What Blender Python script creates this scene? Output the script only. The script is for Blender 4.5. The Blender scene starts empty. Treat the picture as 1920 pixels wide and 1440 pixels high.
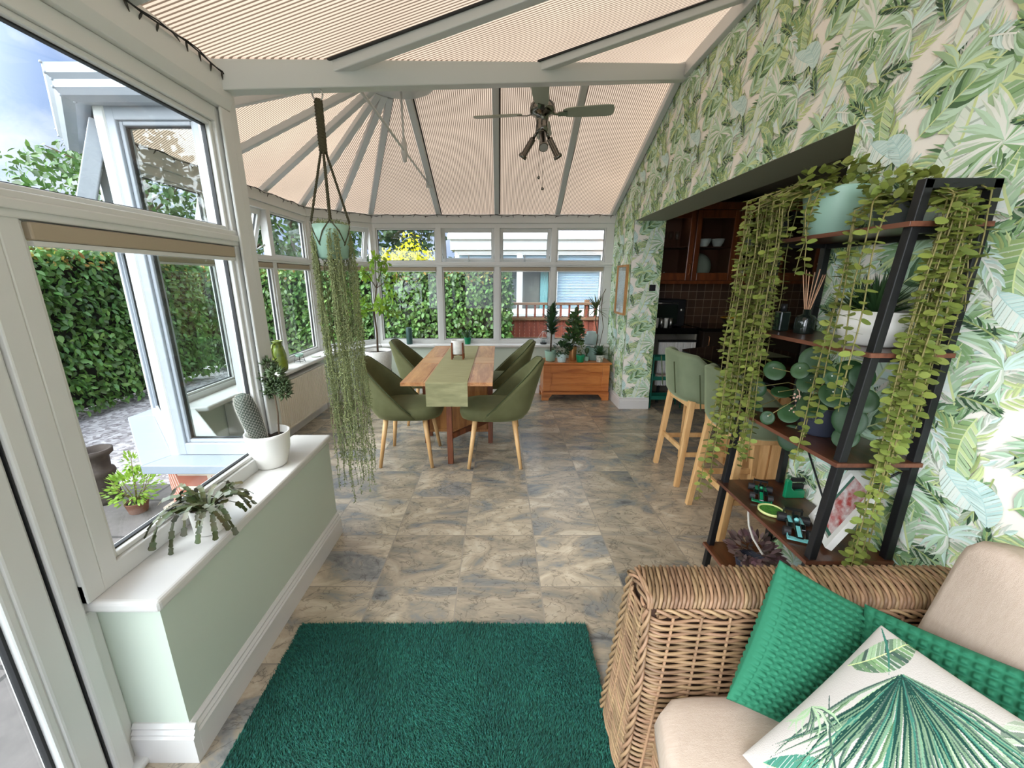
import bpy, bmesh, math, random
import numpy as np
from mathutils import Vector, Matrix

R = math.radians
scene = bpy.context.scene
col = scene.collection

# ---------------------------------------------------------------- camera
CAM_Z, PITCH, FPX = 1.44, 14.73, 742.0
cam_data = bpy.data.cameras.new('camera')
cam_data.sensor_width = 36.0
cam_data.lens = FPX / 1920.0 * 36.0
cam_data.shift_x = 24.0 / 1920.0
cam_data.clip_start = 0.02
camera = bpy.data.objects.new('camera', cam_data)
camera.location = (0, 0, CAM_Z)
camera.rotation_euler = (R(90 - PITCH), 0, 0)
col.objects.link(camera)
scene.camera = camera

# ---------------------------------------------------------------- world: blue sky with bright broken cloud
world = bpy.data.worlds.new('sky')
scene.world = world
world.use_nodes = True
wn, wl = world.node_tree.nodes, world.node_tree.links
wn.clear()
w_out = wn.new('ShaderNodeOutputWorld')
w_bg = wn.new('ShaderNodeBackground')
w_co = wn.new('ShaderNodeTexCoord')
w_sep = wn.new('ShaderNodeSeparateXYZ')
wl.new(w_co.outputs['Generated'], w_sep.inputs[0])
w_grad = wn.new('ShaderNodeValToRGB')
e = w_grad.color_ramp.elements
e[0].position, e[0].color = 0.0, (0.40, 0.50, 0.72, 1)
e[1].position, e[1].color = 0.55, (0.20, 0.33, 0.66, 1)
wl.new(w_sep.outputs['Z'], w_grad.inputs[0])
w_noise = wn.new('ShaderNodeTexNoise')
w_noise.inputs['Scale'].default_value = 2.6
w_noise.inputs['Detail'].default_value = 8
w_noise.inputs['Roughness'].default_value = 0.55
w_noise.inputs['Distortion'].default_value = 0.4
w_map = wn.new('ShaderNodeMapping')
w_map.inputs['Scale'].default_value = (1, 1, 2.2)
w_map.inputs['Location'].default_value = (0.35, 0.1, 0.0)
wl.new(w_co.outputs['Generated'], w_map.inputs[0])
wl.new(w_map.outputs[0], w_noise.inputs['Vector'])
w_cr = wn.new('ShaderNodeValToRGB')
w_cr.color_ramp.elements[0].position = 0.47
w_cr.color_ramp.elements[1].position = 0.72
wl.new(w_noise.outputs[0], w_cr.inputs[0])
w_mix = wn.new('ShaderNodeMixRGB')
w_mix.inputs['Color2'].default_value = (1.0, 1.0, 1.0, 1)
wl.new(w_cr.outputs[0], w_mix.inputs['Fac'])
wl.new(w_grad.outputs[0], w_mix.inputs['Color1'])
# the cloud deck is much brighter overhead and to the south (behind the camera)
w_high = wn.new('ShaderNodeMapRange')
w_high.interpolation_type = 'SMOOTHSTEP'
w_high.inputs['From Min'].default_value = 0.35
w_high.inputs['From Max'].default_value = 0.85
w_high.inputs['To Min'].default_value = 0.0
w_high.inputs['To Max'].default_value = 1.1
wl.new(w_sep.outputs['Z'], w_high.inputs[0])
w_dot = wn.new('ShaderNodeVectorMath'); w_dot.operation = 'DOT_PRODUCT'
w_dot.inputs[1].default_value = (-0.83, -0.44, 0.34)      # where the veiled sun stands: behind and left of the camera
wl.new(w_co.outputs['Generated'], w_dot.inputs[0])
w_south = wn.new('ShaderNodeMapRange')
w_south.interpolation_type = 'SMOOTHSTEP'
w_south.inputs['From Min'].default_value = 0.32
w_south.inputs['From Max'].default_value = 0.95
w_south.inputs['To Min'].default_value = 0.0
w_south.inputs['To Max'].default_value = 4.4
wl.new(w_dot.outputs['Value'], w_south.inputs[0])
w_add = wn.new('ShaderNodeMath'); w_add.operation = 'ADD'
wl.new(w_high.outputs[0], w_add.inputs[0]); wl.new(w_south.outputs[0], w_add.inputs[1])
wl.new(w_mix.outputs[0], w_bg.inputs['Color'])
w_bg.inputs['Strength'].default_value = 0.58
w_glow = wn.new('ShaderNodeBackground')
w_glow.inputs['Color'].default_value = (0.93, 0.97, 1.02, 1)
wl.new(w_add.outputs[0], w_glow.inputs['Strength'])
w_sum = wn.new('ShaderNodeAddShader')
wl.new(w_bg.outputs[0], w_sum.inputs[0]); wl.new(w_glow.outputs[0], w_sum.inputs[1])
wl.new(w_sum.outputs[0], w_out.inputs['Surface'])

# ---------------------------------------------------------------- sun veiled by cloud
sun_data = bpy.data.lights.new('sun', 'SUN')
sun_data.energy = 0.6
sun_data.angle = R(40)
sun_data.color = (1.0, 0.97, 0.92)
sun = bpy.data.objects.new('sun', sun_data)
sun.rotation_euler = (R(50), 0, R(-55))
sun.location = (-3, -3, 8)
col.objects.link(sun)

# ---------------------------------------------------------------- exposure and light paths
vs = scene.view_settings
vs.view_transform = 'Standard'
vs.look = 'None'
vs.exposure = 1.28
vs.gamma = 1.0
vs.use_curve_mapping = False
scene.cycles.transparent_max_bounces = 40
scene.cycles.max_bounces = 10
scene.cycles.diffuse_bounces = 6
scene.cycles.transmission_bounces = 10
scene.cycles.sample_clamp_indirect = 6.0

# ---------------------------------------------------------------- helpers
def lin(c):
    return tuple((x / 255 / 12.92) if x / 255 <= 0.04045 else ((x / 255 + 0.055) / 1.055) ** 2.4 for x in c[:3])

def tag(o, label=None, cat=None, group=None, kind=None):
    if label: o['label'] = label
    if cat: o['category'] = cat
    if group: o['group'] = group
    if kind: o['kind'] = kind
    return o

def thing(name, label, cat, loc=(0, 0, 0), group=None):
    o = bpy.data.objects.new(name, None)
    o.empty_display_size = 0.05
    col.objects.link(o)
    o.location = loc
    return tag(o, label, cat, group)

def struct_root(name, loc=(0, 0, 0)):
    o = bpy.data.objects.new(name, None)
    o.empty_display_size = 0.05
    col.objects.link(o)
    o.location = loc
    o['kind'] = 'structure'
    return o

def kids(o):
    return [c for c in bpy.data.objects if c.parent == o]

KIDS = {}
def copy_tree(o, loc=None, rotz=None, label=None, group=None):
    def rec(s, p):
        c = s.copy()
        col.objects.link(c)
        if p is not None:
            c.parent = p
            KIDS.setdefault(p.name, []).append(c)
        for ch in KIDS.get(s.name, []):
            rec(ch, c)
        return c
    c = rec(o, None)
    if loc is not None: c.location = loc
    if rotz is not None: c.rotation_euler = (0, 0, rotz)
    if label: c['label'] = label
    if group: c['group'] = group
    return c

class MB:
    """collects geometry and links it as one mesh object"""
    def __init__(s):
        s.v = []; s.f = []; s.m = []; s.sm = []; s.c = []; s.n = 0; s.uv = {}
        s.T = None
    def add(s, vs_, fs, m=0, smooth=False, c=None):
        if s.T is not None:
            vs_ = [tuple(s.T @ Vector(v)) for v in vs_]
        b = s.n
        s.v.extend(tuple(map(float, v)) for v in vs_)
        s.n += len(vs_)
        for f in fs:
            s.f.append(tuple(i + b for i in f))
            s.m.append(m); s.sm.append(smooth); s.c.append(c)
        return b
    def box(s, x0, x1, y0, y1, z0, z1, m=0):
        v = [(x0,y0,z0),(x1,y0,z0),(x1,y1,z0),(x0,y1,z0),(x0,y0,z1),(x1,y0,z1),(x1,y1,z1),(x0,y1,z1)]
        s.add(v, [(0,3,2,1),(4,5,6,7),(0,1,5,4),(1,2,6,5),(2,3,7,6),(3,0,4,7)], m)
    def hexa(s, v8, m=0):
        s.add(v8, [(0,3,2,1),(4,5,6,7),(0,1,5,4),(1,2,6,5),(2,3,7,6),(3,0,4,7)], m)
    def beam(s, p, q, w, h, m=0, up=(0,0,1), w2=None, h2=None):
        """box section from p to q; w across, h along up"""
        p, q = Vector(p), Vector(q); d = (q - p).normalized(); u = Vector(up)
        a = d.cross(u).normalized(); u = a.cross(d).normalized()
        w2 = w if w2 is None else w2; h2 = h if h2 is None else h2
        vs_ = []
        for c, ww, hh in ((p, w, h), (q, w2, h2)):
            for sa, su in ((-1,-1),(1,-1),(1,1),(-1,1)):
                vs_.append(c + a * sa * ww / 2 + u * su * hh / 2)
        s.add(vs_, [(3,2,1,0),(4,5,6,7),(0,1,5,4),(1,2,6,5),(2,3,7,6),(3,0,4,7)], m)
    def prism(s, poly, a, b, axis='z', m=0):
        """extrude a 2D polygon between a and b along an axis"""
        def P(u, v, t):
            return (u, v, t) if axis == 'z' else ((t, u, v) if axis == 'x' else (u, t, v))
        n = len(poly)
        v = [P(u, w, a) for u, w in poly] + [P(u, w, b) for u, w in poly]
        f = [tuple(range(n))[::-1], tuple(range(n, 2 * n))]
        f += [(i, (i + 1) % n, n + (i + 1) % n, n + i) for i in range(n)]
        s.add(v, f, m)
    def tube(s, pts, r, n=8, m=0, cap=True, smooth=True, flat=1.0, c=None):
        pts = [Vector(p) for p in pts]
        k = len(pts)
        rr = r if hasattr(r, '__len__') else [r] * k
        tang = []
        for i in range(k):
            a = pts[max(i - 1, 0)]; b = pts[min(i + 1, k - 1)]
            t = b - a
            tang.append(t.normalized() if t.length > 1e-9 else Vector((0, 0, 1)))
        up = Vector((0, 0, 1)) if abs(tang[0].z) < 0.9 else Vector((1, 0, 0))
        nrm = (up - tang[0] * up.dot(tang[0])).normalized()
        vs_ = []
        for i in range(k):
            nrm = nrm - tang[i] * nrm.dot(tang[i])
            if nrm.length < 1e-6:
                nrm = tang[i].orthogonal()
            nrm.normalize()
            bi = tang[i].cross(nrm)
            for j in range(n):
                a = 2 * math.pi * j / n
                vs_.append(pts[i] + nrm * (math.cos(a) * rr[i] * flat) + bi * (math.sin(a) * rr[i]))
        f = []
        for i in range(k - 1):
            for j in range(n):
                j2 = (j + 1) % n
                f.append((i * n + j, i * n + j2, (i + 1) * n + j2, (i + 1) * n + j))
        s.add(vs_, f, m, smooth, c)
        if cap:
            b = s.n - k * n
            s.f.append(tuple(b + j for j in range(n))[::-1]); s.m.append(m); s.sm.append(False); s.c.append(c)
            s.f.append(tuple(b + (k - 1) * n + j for j in range(n))); s.m.append(m); s.sm.append(False); s.c.append(c)
    def lathe(s, prof, c=(0, 0, 0), n=28, m=0, sx=1.0, sy=1.0, smooth=True):
        vs_ = []; k = len(prof)
        for (r, z) in prof:
            for j in range(n):
                a = 2 * math.pi * j / n
                vs_.append((c[0] + max(r, 1e-5) * sx * math.cos(a), c[1] + max(r, 1e-5) * sy * math.sin(a), c[2] + z))
        f = []
        for i in range(k - 1):
            for j in range(n):
                j2 = (j + 1) % n
                f.append((i * n + j, i * n + j2, (i + 1) * n + j2, (i + 1) * n + j))
        s.add(vs_, f, m, smooth)
    def ball(s, c, r, n=10, m=0, sz=1.0, k=7):
        s.lathe([(r * math.sin(math.pi * i / k), -r * sz * math.cos(math.pi * i / k)) for i in range(k + 1)], c, n, m)
    def grid(s, fn, nu, nv, m=0, smooth=True, closed_u=False, flip=False):
        vs_ = [fn(i / (nu if closed_u else nu - 1), j / (nv - 1)) for j in range(nv) for i in range(nu)]
        f = []
        for j in range(nv - 1):
            for i in range(nu if closed_u else nu - 1):
                i2 = (i + 1) % nu
                q = (j * nu + i, j * nu + i2, (j + 1) * nu + i2, (j + 1) * nu + i)
                f.append(q[::-1] if flip else q)
        return s.add(vs_, f, m, smooth)
    def arr(s, V, F, m=0, smooth=False):
        """numpy vertex and face arrays"""
        b = s.n
        s.v.extend(map(tuple, V.tolist())); s.n += len(V)
        F = (F + b).tolist()
        s.f.extend(map(tuple, F)); k = len(F)
        s.m.extend([m] * k); s.sm.extend([smooth] * k); s.c.extend([None] * k)
    def build(s, name, mats, parent=None, bevel=0, seg=2, recalc=True, weld=False, kind=None):
        if not isinstance(mats, (list, tuple)): mats = [mats]
        off = Vector((0, 0, 0))
        p = parent
        while p is not None:
            off += Vector(p.location); p = p.parent
        me = bpy.data.meshes.new(name)
        V = np.array(s.v, dtype=np.float64).reshape(-1, 3)
        me.from_pydata((V - np.array(off)).tolist(), [], s.f)
        me.polygons.foreach_set('material_index', s.m)
        me.polygons.foreach_set('use_smooth', s.sm)
        if any(c is not None for c in s.c):
            at = me.color_attributes.new('pcol', 'FLOAT_COLOR', 'CORNER')
            buf = []
            for f, c in zip(s.f, s.c):
                buf.extend((list(c or (1, 1, 1)) + [1.0]) * len(f))
            at.data.foreach_set('color', buf)
        for mt in mats: me.materials.append(mt)
        if recalc or weld:
            bm = bmesh.new(); bm.from_mesh(me)
            if weld: bmesh.ops.remove_doubles(bm, verts=bm.verts, dist=1e-5)
            if recalc: bmesh.ops.recalc_face_normals(bm, faces=bm.faces)
            bm.to_mesh(me); bm.free()
        me.update()
        o = bpy.data.objects.new(name, me)
        col.objects.link(o)
        if parent is not None:
            o.parent = parent
            KIDS.setdefault(parent.name, []).append(o)
        if bevel:
            bv = o.modifiers.new('bevel', 'BEVEL')
            bv.width = bevel; bv.segments = seg; bv.limit_method = 'ANGLE'; bv.angle_limit = R(40)
        if kind: o['kind'] = kind
        return o

def P(u, v, Y=None, X=None, Z=None):
    """the place seen at photo pixel (u, v) at a given distance / side / height"""
    s = (v - 720) / FPX; t = R(PITCH)
    d = Vector(((u - 936) / FPX, math.cos(t) - s * math.sin(t), -s * math.cos(t) - math.sin(t)))
    k = Y / d.y if Y is not None else (X / d.x if X is not None else (Z - CAM_Z) / d.z)
    return Vector((0, 0, CAM_Z)) + d * k

# ---------------------------------------------------------------- materials
def new_mat(name):
    m = bpy.data.materials.new(name); m.use_nodes = True
    nt = m.node_tree; nt.nodes.clear()
    out = nt.nodes.new('ShaderNodeOutputMaterial')
    return m, nt, out

def mat(name, c, rough=0.5, metal=0.0, noise=None, island=0.0, bump=None, sheen=0.0, trans=0.0, c2=None, coat=0.0, emit=0.0, spec=0.5, stretch=None):
    """principled material; noise=(scale, amount) mottles towards c2, island varies loose pieces, trans lets light through"""
    m, nt, out = new_mat(name)
    N, L = nt.nodes, nt.links
    b = N.new('ShaderNodeBsdfPrincipled')
    b.inputs['Roughness'].default_value = rough
    b.inputs['Metallic'].default_value = metal
    b.inputs['Specular IOR Level'].default_value = spec
    if sheen:
        b.inputs['Sheen Weight'].default_value = sheen; b.inputs['Sheen Roughness'].default_value = 0.4
        b.inputs['Sheen Tint'].default_value = (*[min(1, x * 2.5 + .05) for x in lin(c)], 1)
    if coat: b.inputs['Coat Weight'].default_value = coat; b.inputs['Coat Roughness'].default_value = 0.08
    if emit:
        b.inputs['Emission Color'].default_value = (*lin(c), 1); b.inputs['Emission Strength'].default_value = emit
    rgb = N.new('ShaderNodeRGB'); rgb.outputs[0].default_value = (*lin(c), 1)
    sock = rgb.outputs[0]
    tc = N.new('ShaderNodeTexCoord'); vec = tc.outputs['Object']
    if stretch:
        mp = N.new('ShaderNodeMapping'); mp.inputs['Scale'].default_value = stretch
        L.new(vec, mp.inputs[0]); vec = mp.outputs[0]
    if noise:
        nz = N.new('ShaderNodeTexNoise'); nz.inputs['Scale'].default_value = noise[0]; nz.inputs['Detail'].default_value = 5
        L.new(vec, nz.inputs['Vector'])
        rp = N.new('ShaderNodeMapRange'); rp.inputs['From Min'].default_value = 0.35; rp.inputs['From Max'].default_value = 0.65
        rp.inputs['To Max'].default_value = noise[1]; L.new(nz.outputs[0], rp.inputs[0])
        mx = N.new('ShaderNodeMixRGB'); L.new(rp.outputs[0], mx.inputs['Fac']); L.new(sock, mx.inputs['Color1'])
        mx.inputs['Color2'].default_value = (*(lin(c2) if c2 else [x * 0.5 for x in lin(c)]), 1)
        sock = mx.outputs[0]
    if island:
        g = N.new('ShaderNodeNewGeometry')
        hs = N.new('ShaderNodeHueSaturation')
        mr = N.new('ShaderNodeMapRange'); mr.inputs['To Min'].default_value = 1 - island; mr.inputs['To Max'].default_value = 1 + island
        L.new(g.outputs['Random Per Island'], mr.inputs[0]); L.new(mr.outputs[0], hs.inputs['Value'])
        ml = N.new('ShaderNodeMath'); ml.operation = 'MULTIPLY'; ml.inputs[1].default_value = 7.13
        fr = N.new('ShaderNodeMath'); fr.operation = 'FRACT'
        L.new(g.outputs['Random Per Island'], ml.inputs[0]); L.new(ml.outputs[0], fr.inputs[0])
        m2 = N.new('ShaderNodeMapRange'); m2.inputs['To Min'].default_value = 0.5 - island * .035; m2.inputs['To Max'].default_value = 0.5 + island * .035
        L.new(fr.outputs[0], m2.inputs[0]); L.new(m2.outputs[0], hs.inputs['Hue'])
        L.new(sock, hs.inputs['Color']); sock = hs.outputs[0]
    L.new(sock, b.inputs['Base Color'])
    if bump:
        nb = N.new('ShaderNodeTexNoise'); nb.inputs['Scale'].default_value = bump[0]; nb.inputs['Detail'].default_value = 4
        L.new(vec, nb.inputs['Vector'])
        bp = N.new('ShaderNodeBump'); bp.inputs['Strength'].default_value = bump[1]; bp.inputs['Distance'].default_value = 0.01
        L.new(nb.outputs[0], bp.inputs['Height']); L.new(bp.outputs[0], b.inputs['Normal'])
    if trans:
        t = N.new('ShaderNodeBsdfTranslucent'); L.new(sock, t.inputs['Color'])
        mx = N.new('ShaderNodeMixShader'); mx.inputs[0].default_value = trans
        L.new(b.outputs[0], mx.inputs[1]); L.new(t.outputs[0], mx.inputs[2]); L.new(mx.outputs[0], out.inputs[0])
    else:
        L.new(b.outputs[0], out.inputs[0])
    return m

def glass_mat(name, tint=(0.96, 0.985, 0.98), refl=0.75):
    m, nt, out = new_mat(name)
    N, L = nt.nodes, nt.links
    t = N.new('ShaderNodeBsdfTransparent'); t.inputs['Color'].default_value = (*tint, 1)
    g = N.new('ShaderNodeBsdfGlossy'); g.inputs['Roughness'].default_value = 0.0
    lw = N.new('ShaderNodeLayerWeight'); lw.inputs['Blend'].default_value = 0.5
    pw = N.new('ShaderNodeMath'); pw.operation = 'POWER'; pw.inputs[1].default_value = 5
    L.new(lw.outputs['Facing'], pw.inputs[0])
    ma = N.new('ShaderNodeMath'); ma.operation = 'MULTIPLY_ADD'; ma.inputs[1].default_value = refl; ma.inputs[2].default_value = 0.035
    L.new(pw.outputs[0], ma.inputs[0])
    mx = N.new('ShaderNodeMixShader'); L.new(ma.outputs[0], mx.inputs[0]); L.new(t.outputs[0], mx.inputs[1]); L.new(g.outputs[0], mx.inputs[2])
    L.new(mx.outputs[0], out.inputs[0])
    return m

def wood_mat(name, c1, c2, axis='x', scale=6.0, rough=0.45, knots=0.0, coat=0.0):
    """grain runs along the given axis of the object"""
    m, nt, out = new_mat(name)
    N, L = nt.nodes, nt.links
    b = N.new('ShaderNodeBsdfPrincipled'); b.inputs['Roughness'].default_value = rough
    if coat: b.inputs['Coat Weight'].default_value = coat; b.inputs['Coat Roughness'].default_value = 0.15
    tc = N.new('ShaderNodeTexCoord'); mp = N.new('ShaderNodeMapping')
    sc = {'x': (0.12, 1, 1), 'y': (1, 0.12, 1), 'z': (1, 1, 0.12)}[axis]
    mp.inputs['Scale'].default_value = [k * scale for k in sc]
    L.new(tc.outputs['Object'], mp.inputs[0])
    n1 = N.new('ShaderNodeTexNoise'); n1.inputs['Scale'].default_value = 2.0; n1.inputs['Detail'].default_value = 6; n1.inputs['Distortion'].default_value = 0.8
    n2 = N.new('ShaderNodeTexNoise'); n2.inputs['Scale'].default_value = 14.0; n2.inputs['Detail'].default_value = 3
    L.new(mp.outputs[0], n1.inputs['Vector']); L.new(mp.outputs[0], n2.inputs['Vector'])
    ad = N.new('ShaderNodeMath'); ad.operation = 'MULTIPLY_ADD'; ad.inputs[1].default_value = 0.35
    L.new(n2.outputs[0], ad.inputs[0]); L.new(n1.outputs[0], ad.inputs[2])
    rp = N.new('ShaderNodeValToRGB')
    rp.color_ramp.elements[0].position = 0.5; rp.color_ramp.elements[0].color = (*lin(c1), 1)
    rp.color_ramp.elements[1].position = 0.85; rp.color_ramp.elements[1].color = (*lin(c2), 1)
    L.new(ad.outputs[0], rp.inputs[0]); sock = rp.outputs[0]
    if knots:
        vo = N.new('ShaderNodeTexVoronoi'); vo.inputs['Scale'].default_value = 1.0
        m2 = N.new('ShaderNodeMapping'); m2.inputs['Scale'].default_value = [k * knots * (2.0 if k < 1 else 0.8) for k in sc]
        L.new(tc.outputs['Object'], m2.inputs[0]); L.new(m2.outputs[0], vo.inputs['Vector'])
        k2 = N.new('ShaderNodeMapRange'); k2.inputs['From Min'].default_value = 0.05; k2.inputs['From Max'].default_value = 0.17
        k2.inputs['To Min'].default_value = 0.85; k2.inputs['To Max'].default_value = 0.0
        L.new(vo.outputs['Distance'], k2.inputs[0])
        mx = N.new('ShaderNodeMixRGB'); mx.inputs['Color2'].default_value = (*[x * .32 for x in lin(c2)], 1)
        L.new(k2.outputs[0], mx.inputs['Fac']); L.new(sock, mx.inputs['Color1']); sock = mx.outputs[0]
    L.new(sock, b.inputs['Base Color'])
    bp = N.new('ShaderNodeBump'); bp.inputs['Strength'].default_value = 0.15; bp.inputs['Distance'].default_value = 0.003
    L.new(ad.outputs[0], bp.inputs['Height']); L.new(bp.outputs[0], b.inputs['Normal'])
    L.new(b.outputs[0], out.inputs[0])
    return m

def attr_mat(name, rough=0.6, sheen=0.0, bump=None):
    """colours printed on the surface, stored per face"""
    m, nt, out = new_mat(name)
    N, L = nt.nodes, nt.links
    b = N.new('ShaderNodeBsdfPrincipled'); b.inputs['Roughness'].default_value = rough
    b.inputs['Specular IOR Level'].default_value = 0.2
    if sheen: b.inputs['Sheen Weight'].default_value = sheen
    a = N.new('ShaderNodeVertexColor'); a.layer_name = 'pcol'
    L.new(a.outputs['Color'], b.inputs['Base Color'])
    if bump:
        tc = N.new('ShaderNodeTexCoord')
        nb = N.new('ShaderNodeTexNoise'); nb.inputs['Scale'].default_value = bump[0]
        L.new(tc.outputs['Object'], nb.inputs['Vector'])
        bp = N.new('ShaderNodeBump'); bp.inputs['Strength'].default_value = bump[1]; bp.inputs['Distance'].default_value = 0.005
        L.new(nb.outputs[0], bp.inputs['Height']); L.new(bp.outputs[0], b.inputs['Normal'])
    L.new(b.outputs[0], out.inputs[0])
    return m

M = {}
M['upvc'] = mat('white_upvc', (204, 204, 201), 0.32)
M['upvc_out'] = mat('daylight_dimmed_upvc', (158, 163, 170), 0.4)  # white uPVC with its colour darkened to hold back strong outdoor light
M['upvc_cill'] = mat('daylight_dimmed_cill', (134, 142, 152), 0.45)  # same white uPVC, darkened further so daylight on the cill does not clip
M['upvc_bar'] = mat('grey_white_bar', (190, 193, 192), 0.35)
M['gasket'] = mat('black_gasket', (26, 26, 28), 0.6)
M['glass'] = glass_mat('window_glass')
M['clear'] = glass_mat('clear_glass', (0.93, 0.96, 0.96), 0.8)
M['sage'] = mat('sage_paint', (198, 208, 194), 0.55, spec=0.3)
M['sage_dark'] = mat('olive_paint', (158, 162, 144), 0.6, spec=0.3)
M['white_paint'] = mat('white_gloss_paint', (214, 212, 209), 0.3)
M['sill'] = mat('white_sill', (208, 206, 202), 0.25)
M['blind'] = mat('beige_blind', (160, 146, 126), 0.7)
M['black_metal'] = mat('black_metal', (24, 24, 26), 0.45, spec=0.4)
M['chrome'] = mat('dark_chrome', (120, 118, 112), 0.18, metal=1.0)
M['steel'] = mat('steel', (190, 190, 188), 0.3, metal=1.0)
M['brick'] = None
M['soil'] = mat('soil', (44, 34, 26), 0.95, bump=(60, .8))
M['white_pot'] = mat('white_ceramic', (234, 232, 226), 0.35)
M['mint_pot'] = mat('mint_ceramic', (146, 180, 162), 0.45)
M['paleblue_pot'] = mat('pale_blue_ceramic', (190, 212, 212), 0.4)
M['green_pot'] = mat('green_ceramic', (16, 128, 84), 0.3)
M['copper'] = mat('copper_pot', (190, 140, 92), 0.35, metal=0.7)
M['navy_pot'] = mat('dark_navy_pot', (44, 48, 62), 0.5)

# ================================================================ SETTING
rng = np.random.default_rng(7)
random.seed(7)

def floor_material():
    m, nt, out = new_mat('slate_effect_tiles')
    N, L = nt.nodes, nt.links
    b = N.new('ShaderNodeBsdfPrincipled')
    tc = N.new('ShaderNodeTexCoord')
    mp = N.new('ShaderNodeMapping'); mp.inputs['Location'].default_value = (-0.5, -0.02, 0); mp.inputs['Scale'].default_value = (2.5, 2.5, 2.5)
    L.new(tc.outputs['Object'], mp.inputs[0])
    fl = N.new('ShaderNodeVectorMath'); fl.operation = 'FLOOR'; L.new(mp.outputs[0], fl.inputs[0])
    fr = N.new('ShaderNodeVectorMath'); fr.operation = 'FRACTION'; L.new(mp.outputs[0], fr.inputs[0])
    wn_ = N.new('ShaderNodeTexWhiteNoise'); wn_.noise_dimensions = '3D'; L.new(fl.outputs[0], wn_.inputs['Vector'])
    sc = N.new('ShaderNodeVectorMath'); sc.operation = 'SCALE'; sc.inputs['Scale'].default_value = 9.0; L.new(wn_.outputs['Color'], sc.inputs[0])
    ad = N.new('ShaderNodeVectorMath'); ad.operation = 'ADD'; L.new(mp.outputs[0], ad.inputs[0]); L.new(sc.outputs[0], ad.inputs[1])
    m2 = N.new('ShaderNodeMapping'); m2.inputs['Rotation'].default_value = (0, 0, R(-35)); m2.inputs['Scale'].default_value = (0.9, 1.5, 1)
    L.new(ad.outputs[0], m2.inputs[0])
    n1 = N.new('ShaderNodeTexNoise'); n1.inputs['Scale'].default_value = 1.25; n1.inputs['Detail'].default_value = 9; n1.inputs['Roughness'].default_value = 0.62; n1.inputs['Distortion'].default_value = 1.1
    L.new(m2.outputs[0], n1.inputs['Vector'])
    r1 = N.new('ShaderNodeValToRGB'); cr = r1.color_ramp
    cr.elements[0].position = 0.28; cr.elements[0].color = (*lin((92, 96, 98)), 1)
    cr.elements[1].position = 0.68; cr.elements[1].color = (*lin((216, 197, 164)), 1)
    for p_, c_ in ((0.40, (146, 144, 138)), (0.46, (164, 150, 126)), (0.55, (192, 170, 136))):
        e_ = cr.elements.new(p_); e_.color = (*lin(c_), 1)
    L.new(n1.outputs[0], r1.inputs[0])
    # thin dark veins
    n2 = N.new('ShaderNodeTexNoise'); n2.inputs['Scale'].default_value = 2.6; n2.inputs['Detail'].default_value = 7; n2.inputs['Distortion'].default_value = 1.8
    L.new(m2.outputs[0], n2.inputs['Vector'])
    sb = N.new('ShaderNodeMath'); sb.operation = 'SUBTRACT'; sb.inputs[1].default_value = 0.5; L.new(n2.outputs[0], sb.inputs[0])
    ab = N.new('ShaderNodeMath'); ab.operation = 'ABSOLUTE'; L.new(sb.outputs[0], ab.inputs[0])
    vr = N.new('ShaderNodeMapRange'); vr.inputs['From Min'].default_value = 0.0; vr.inputs['From Max'].default_value = 0.02; vr.inputs['To Min'].default_value = 0.55; vr.inputs['To Max'].default_value = 0
    L.new(ab.outputs[0], vr.inputs[0])
    mv = N.new('ShaderNodeMixRGB'); mv.inputs['Color2'].default_value = (*lin((84, 76, 66)), 1)
    L.new(vr.outputs[0], mv.inputs['Fac']); L.new(r1.outputs[0], mv.inputs['Color1'])
    # tone per tile
    tv = N.new('ShaderNodeMapRange'); tv.inputs['To Min'].default_value = 0.58; tv.inputs['To Max'].default_value = 0.88; L.new(wn_.outputs['Value'], tv.inputs[0])
    hs = N.new('ShaderNodeHueSaturation'); hs.inputs['Saturation'].default_value = 0.75; L.new(tv.outputs[0], hs.inputs['Value']); L.new(mv.outputs[0], hs.inputs['Color'])
    # joints
    se = N.new('ShaderNodeSeparateXYZ'); L.new(fr.outputs[0], se.inputs[0])
    def edge(o):
        a = N.new('ShaderNodeMath'); a.operation = 'SUBTRACT'; a.inputs[1].default_value = 0.5; L.new(o, a.inputs[0])
        c = N.new('ShaderNodeMath'); c.operation = 'ABSOLUTE'; L.new(a.outputs[0], c.inputs[0]); return c.outputs[0]
    mxx = N.new('ShaderNodeMath'); mxx.operation = 'MAXIMUM'; L.new(edge(se.outputs[0]), mxx.inputs[0]); L.new(edge(se.outputs[1]), mxx.inputs[1])
    gt = N.new('ShaderNodeMapRange'); gt.inputs['From Min'].default_value = 0.4905; gt.inputs['From Max'].default_value = 0.4935; L.new(mxx.outputs[0], gt.inputs[0])
    mg = N.new('ShaderNodeMixRGB'); mg.inputs['Color2'].default_value = (*lin((142, 132, 118)), 1)
    L.new(gt.outputs[0], mg.inputs['Fac']); L.new(hs.outputs[0], mg.inputs['Color1'])
    L.new(mg.outputs[0], b.inputs['Base Color'])
    b.inputs['Roughness'].default_value = 0.25; b.inputs['Specular IOR Level'].default_value = 0.75
    bp = N.new('ShaderNodeBump'); bp.inputs['Strength'].default_value = 0.16; bp.inputs['Distance'].default_value = 0.01
    L.new(n1.outputs[0], bp.inputs['Height']); L.new(bp.outputs[0], b.inputs['Normal'])
    L.new(b.outputs[0], out.inputs[0])
    return m

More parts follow.
